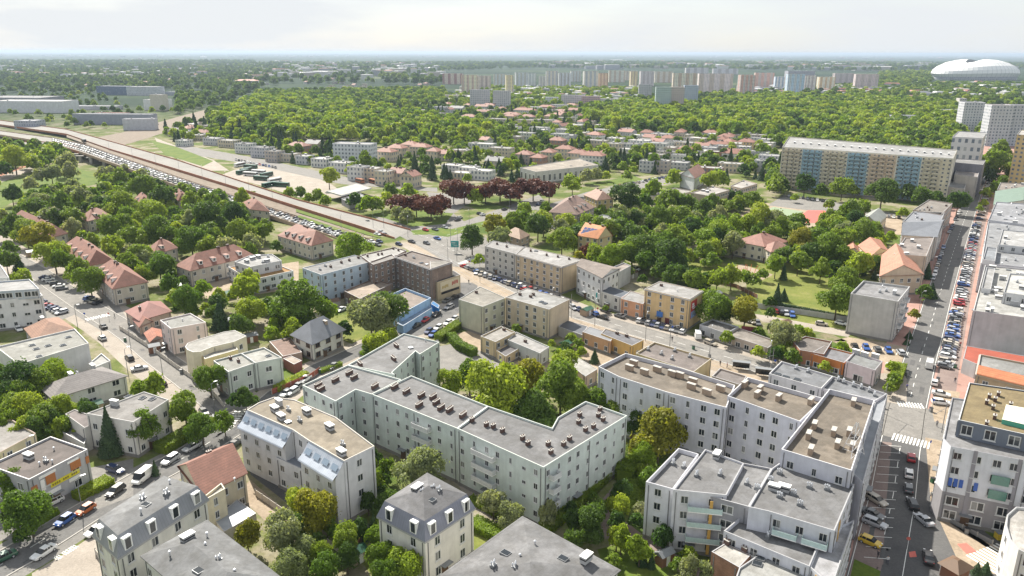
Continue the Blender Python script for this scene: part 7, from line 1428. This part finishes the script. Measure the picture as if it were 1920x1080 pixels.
# tram stop shelter, fences
def shelter(x,y,yaw,lab):
    p=G(x,y); root=empty('tram_shelter',(p.x,p.y,.02),yaw); tag(root,lab,'shelter')
    for nm,fn,mt in(('roof',lambda b:b.box((0,0,2.4),(5,1.6,.12)),M['grey']),('post',lambda b:[b.box((sx,.6,0),(.1,.1,2.4)) for sx in(-2.3,0,2.3)],M['black']),('glass_panel',lambda b:b.box((0,.7,.4),(4.6,.04,1.8)),M['darkglass']),('bench',lambda b:b.box((0,.35,.45),(3,.35,.06)),M['browntrim'])): b=MB(); fn(b); o=b.build(nm,mt); o.parent=root
shelter(1389,693,-.3,'dark glass tram shelter behind the wide flat hall'); shelter(1432,706,-.3,'dark glass tram shelter nearer the avenue crossing')
def fence(pxs,h,mat,lab,name='fence',th=.08,step=2.5):
    P=dense(line(pxs),step); root=empty(name,tuple(P[0])); tag(root,lab,'fence'); b=MB(); 
    for i in range(len(P)-1): d=P[i+1]-P[i]; m=(P[i]+P[i+1])/2-P[0]; b.box((m.x,m.y,.1),(d.length,th,h),math.atan2(d.y,d.x))
    o=b.build('panel',mat); o.parent=root; b=MB(); 
    for p in P: q=p-P[0]; b.box((q.x,q.y,0),(.16,.16,h+.25))
    o=b.build('post',M['concrete']); o.parent=root
gl=plain('pale wall render',(.50,.46,.40),.9); wd=plain('brown timber fence',(.20,.10,.06),.9)
for pxs,h,m_,lab in (([(225,618),(275,650),(330,690),(395,735),(420,765)],1.3,gl,'pale garden wall along the side street villas'),([(120,845),(165,838),(240,850)],1.8,gl,'pale wall in front of the large white villa'),([(655,1028),(715,995)],1.8,wd,'brown timber fence beside the white mansard villa'),([(480,930),(560,985),(640,1040)],1.4,gl,'stone wall along the dark driveway'),([(510,740),(580,712),(600,698)],1.5,plain('red brick pillar wall',(.28,.08,.05),.9),'red brick fence at the grey green house garden'),([(1445,690),(1520,712),(1600,735)],1.2,M['grey'],'long low railing behind the tram stop'),([(180,1040),(205,1075),(220,1100)],1.2,gl,'white kerb wall beside the white mansard house'),([(1420,578),(1500,590),(1600,606)],1.9,M['greych'],'grey panel fence of the park lawn'),([(1280,518),(1380,540),(1420,560)],1.5,wd,'dark garden fence south of the playground'),([(1752,965),(1860,1022)],.9,M['grey'],'terrace railing in front of the corner block')): fence(pxs,h,m_,lab)
# tram catenary poles, bins, signs, sheds, yard things
for i in range(min(11,len(dense(T,26))-2)):
    q=dense(T,26)[i+1]; 
    d=(dense(T,26)[i+2]-q).normalized(); nn=Vector((-d.y,d.x,0)); 
    b=MB(); p0=q+nn*1.7; b.bar((p0.x,p0.y,0),(p0.x,p0.y,8.4),.22,0,.16); a=p0-nn*6.5; b.bar((p0.x,p0.y,6.6),(a.x,a.y,7.0),.09); tag(b.build('tram_pole',M['grey']),'grey overhead wire pole beside the tram tracks, %s from the junction'%ordn(i),'pole','tram wire poles')
wq=dense(T,26)
for k_,of in enumerate((-4.5,-.3)):
    b=MB()
    for i in range(len(wq)-1):
        d=(wq[i+1]-wq[i]).normalized(); nn=Vector((-d.y,d.x,0)); b.bar(tuple((wq[i]+nn*of)[:2])+(6.3,),tuple((wq[i+1]+nn*of)[:2])+(6.3,),.035)
    tag(b.build('overhead_wire',M['black']),'thin contact wire above the %s tram track'%('southern' if k_ else 'northern'),'wire')
r_=random.Random(8)
for i,(x,y) in enumerate([(1330,672),(1180,650),(1460,715),(1655,765),(1745,772),(1748,905),(1812,1000),(235,640),(340,700),(430,790),(70,930),(205,905),(820,645),(905,560),(1070,570),(1300,655),(1758,715),(1790,690),(1700,705),(600,700)]):
    p=G(x,y); b=MB(); b.box((p.x,p.y,.05),(.7,.7,1.1),r_.random()); b.box((p.x,p.y,1.15),(.8,.8,.1),0,1); tag(b.build('litter_bin',[plain('green bin',(.04,.12,.06),.6) if i%2 else M['grey'],M['black']]),'%s bin on the pavement, %s listed up from the crossings'%('green' if i%2 else 'grey',ordn(i)),'bin','pavement bins')
for i,(x,y) in enumerate([(1655,760),(1748,765),(1640,840),(1742,845),(1700,1030),(450,815),(205,600),(160,600),(880,500),(1260,625),(1120,590),(1452,690)]):
    p=G(x,y); root=empty('traffic_sign',(p.x,p.y,.05),r_.uniform(-.5,.5)); tag(root,'round %s traffic sign on a thin post, %s along the streets'%('blue' if i%2 else 'red edged',ordn(i)),'sign','small traffic signs'); b=MB(); b.bar((0,0,0),(0,0,2.6),.08); o=b.build('post',M['grey']); o.parent=root
    b=MB(); n_=12; b.face([(.36*math.cos(6.283*j/n_),-.06,2.3+.36*math.sin(6.283*j/n_)) for j in range(n_)]); b.face([(.36*math.cos(-6.283*j/n_),-.03,2.3+.36*math.sin(-6.283*j/n_)) for j in range(n_)]); o=b.build('disc',plain('blue sign face',(.02,.08,.40),.5) if i%2 else M['redpaint']); o.parent=root
for i,(x,y,w_,l_) in enumerate([(470,640,3,4),(520,690,2.5,3),(640,650,3,4),(430,610,3,5),(380,630,2,3),(250,610,3,4),(290,660,2.4,3),(70,770,3,4),(180,770,3,3),(110,865,3,5),(620,575,4,6),(670,1050,2.5,3),(1245,1055,2,3),(1090,650,3,4),(1060,655,3,3),(990,700,3,4),(1180,520,4,6),(1240,515,3,4),(1340,560,3,5),(1470,615,3,4),(1100,590,3,4),(280,520,3,5),(240,455,4,5),(420,560,4,7),(330,545,3,4),(140,500,3,4),(60,480,3,4)]):
    p=G(x,y); 
    if blocked(p.x,p.y,1.5): continue
    root=empty('garden_shed',(p.x,p.y,0),.6+(i%3)*.1); tag(root,'small %s garden shed, %s of the back gardens'%(('grey roofed','brown','green roofed')[i%3],ordn(i)),'shed','garden sheds'); b=MB(); b.box((0,0,0),(l_,w_,2.2)); b.box((0,-w_/2-.02,0),(.9,.06,1.9),0,1); o=b.build('wall',[(wd,M['concrete'],M['tanch'])[i%3],M['white']]); o.parent=root; b=MB(); b.mesh([(-l_/2-.2,-w_/2-.2,2.15),(l_/2+.2,-w_/2-.2,2.15),(l_/2+.2,w_/2+.2,2.15),(-l_/2-.2,w_/2+.2,2.15),(-l_/2-.2,0,2.9),(l_/2+.2,0,2.9)],[(0,1,5,4),(2,3,4,5),(0,4,3),(1,2,5),(3,2,1,0)]); o=b.build('roof',(M['grey'],M['browntrim'],PC['green'])[i%3]); o.parent=root
# people
def person(x,y,yaw,shirt,trou,lab,stride=.25):
    p=G(x,y); s=stride; V_=[(0,0,.95),(0,0,1.15),(0,0,1.40),(0,0,1.52),(0,0,1.66),(0,0,1.76),(0,.20,1.42),(.10,.27,1.15),(.22,.25,.92),(0,-.20,1.42),(-.10,-.27,1.15),(-.02,-.25,.90),(0,.10,.90),(s*.5,.10,.50),(s,.10,.08),(s+.16,.10,.04),(0,-.10,.90),(-s*.3,-.10,.50),(-s,-.10,.08),(-s+.16,-.10,.04)]
    E_=[(0,1),(1,2),(2,3),(3,4),(4,5),(2,6),(6,7),(7,8),(2,9),(9,10),(10,11),(0,12),(12,13),(13,14),(14,15),(0,16),(16,17),(17,18),(18,19)]
    rd=[.15,.14,.17,.06,.11,.08,.07,.055,.04,.07,.055,.04,.10,.075,.05,.045,.10,.075,.05,.045]
    me=bpy.data.meshes.new('person'); me.from_pydata(V_,E_,[]); o=bpy.data.objects.new('person',me); col.objects.link(o); sm=o.modifiers.new('skin','SKIN'); me.skin_vertices.new() if not me.skin_vertices else None
    for i,r_ in enumerate(rd): me.skin_vertices[0].data[i].radius=(r_,r_); me.skin_vertices[0].data[i].use_root=(i==0)
    o.modifiers.new('sub','SUBSURF').levels=1; o.modifiers['sub'].render_levels=1
    m,t,b=newmat('clothed person'); tcx=t.nodes.new('ShaderNodeTexCoord'); sx=t.nodes.new('ShaderNodeSeparateXYZ'); t.links.new(tcx.outputs['Object'],sx.inputs[0]); z=mth(t,'DIVIDE',sx.outputs[2],1.9)
    o_=ramp(t,z,[(0,trou),(.47,trou),(.50,shirt),(.78,shirt),(.80,(.45,.28,.2)),(.885,(.45,.28,.2)),(.90,(.06,.04,.03))]); t.links.new(o_,b.inputs['Base Color']); me.materials.append(m)
    o.location=(p.x,p.y,.06); o.rotation_euler=(0,0,yaw); tag(o,lab,'person')
for a in ((1260,640,1.2,(.03,.03,.04),(.03,.03,.05),'person in black walking across the tramway'),(1663,1058,1.5,(.55,.55,.55),(.05,.05,.07),'person in a pale top on the pavement by the parking bays'),(1645,1047,.4,(.05,.05,.06),(.04,.04,.05),'person in dark clothes near the yellow car'),(1790,718,1.5,(.05,.05,.06),(.10,.12,.2),'person in dark clothes walking on the brick pavement'),(1363,690,0,(.2,.05,.05),(.03,.03,.04),'person in a dark red top at the tram stop'),(1350,686,1,(.05,.05,.06),(.03,.03,.04),'person in black waiting at the tram stop railing'),(879,532,2,(.03,.03,.03),(.03,.03,.04),'person in black by the signed tan house'),(1840,725,1,(.25,.25,.28),(.05,.05,.08),'person in grey beside the beige tenement'),(1756,800,1,(.3,.3,.32),(.04,.04,.06),'person in light grey at the tram crossing corner'),(1700,730,2,(.1,.1,.3),(.05,.05,.05),'person in blue beside the roadside hedge'),(1800,650,1.4,(.4,.1,.1),(.05,.05,.06),'person in red on the brick pavement by the parked row'),(1745,935,1.6,(.5,.5,.45),(.1,.1,.15),'person in cream walking past the corner block'),(215,596,.5,(.1,.1,.1),(.05,.05,.06),'person in black at the side street corner'),(880,505,.5,(.5,.5,.5),(.05,.05,.06),'person in white crossing near the signed tan house'),(1140,603,.5,(.2,.2,.25),(.05,.05,.06),'person in grey outside the salmon house')): person(*a)
# parasols and kiosk at the bottom corner, antenna mast
p=G(1788,1082); root=empty('kiosk',(p.x,p.y,.05),.5); tag(root,'small brown timber kiosk with a pyramid roof at the crossing','kiosk'); b=MB(); b.box((0,0,0),(3.6,3.0,2.4)); o=b.build('wall',wd); o.parent=root; b=MB(); b.box((0,0,2.4),(4.6,4.0,1.3),taper=.2); o=b.build('roof',M['browntrim']); o.parent=root
p=G(1877,1010); b=MB(); b.box((p.x,p.y,.05),(2.2,1.2,1.3)); b.box((p.x,p.y,1.35),(2.3,1.3,.12),0,1); tag(b.build('waste_container',[plain('yellow container',(.62,.45,.05),.6),M['grey']]),'yellow waste container in the shade of the corner block','container')
c=G(1600,842,16.5)
b=MB()
for i in range(3): a=i*2.09; b.bar((c.x+2.2*math.cos(a),c.y+2.2*math.sin(a),15.4),(c.x+.2*math.cos(a),c.y+.2*math.sin(a),22),.12)
for k in range(5):
    for i in range(3): a=i*2.09;a2=(i+1)*2.09; r=2.2-.4*k; r2=r-.4; z=15.5+1.3*k; b.bar((c.x+r*math.cos(a),c.y+r*math.sin(a),z),(c.x+r2*math.cos(a2),c.y+r2*math.sin(a2),z+1.3),.07)
tag(b.build('antenna_mast',M['silver']),'three legged lattice mast on the gravelled roof','mast')
# play frame
p=G(1395,512); root=empty('play_frame',(p.x,p.y,0)); tag(root,'orange climbing frames on the sandy playground','play frame'); b=MB(); r_=random.Random(3)
for i in range(14): x=r_.uniform(-8,8); y=r_.uniform(-4,4); b.bar((x,y,0),(x+r_.uniform(-2,2),y+r_.uniform(-2,2),2.6),.18)
o=b.build('bar',plain('orange bar',(.6,.15,.06),.5)); o.parent=root
# ---------------------------------------------------------------- haze
hz=MB(); X=130000; hz.prism([(-X,-3000),(X,-3000),(X,X),(-X,X)],-1.0,104.0,0,top=True,bottom=True); ho=hz.build('haze',bpy.data.materials.new('haze air')); m=ho.data.materials[0]; m.use_nodes=True; t=m.node_tree; t.nodes.clear(); om=t.nodes.new('ShaderNodeOutputMaterial'); pv=t.nodes.new('ShaderNodeVolumePrincipled')
pv.inputs['Color'].default_value=(.50,.61,.75,1); pv.inputs['Density'].default_value=HAZE if 'HAZE' in globals() else .000065; pv.inputs['Anisotropy'].default_value=.2; t.links.new(pv.outputs[0],om.inputs['Volume']); ho['kind']='stuff'
sc.cycles.volume_max_steps=64
print('OBJECTS',len(sc.objects),'cars',NC[0],'trees',len(TREES),'forest',len(FOREST))
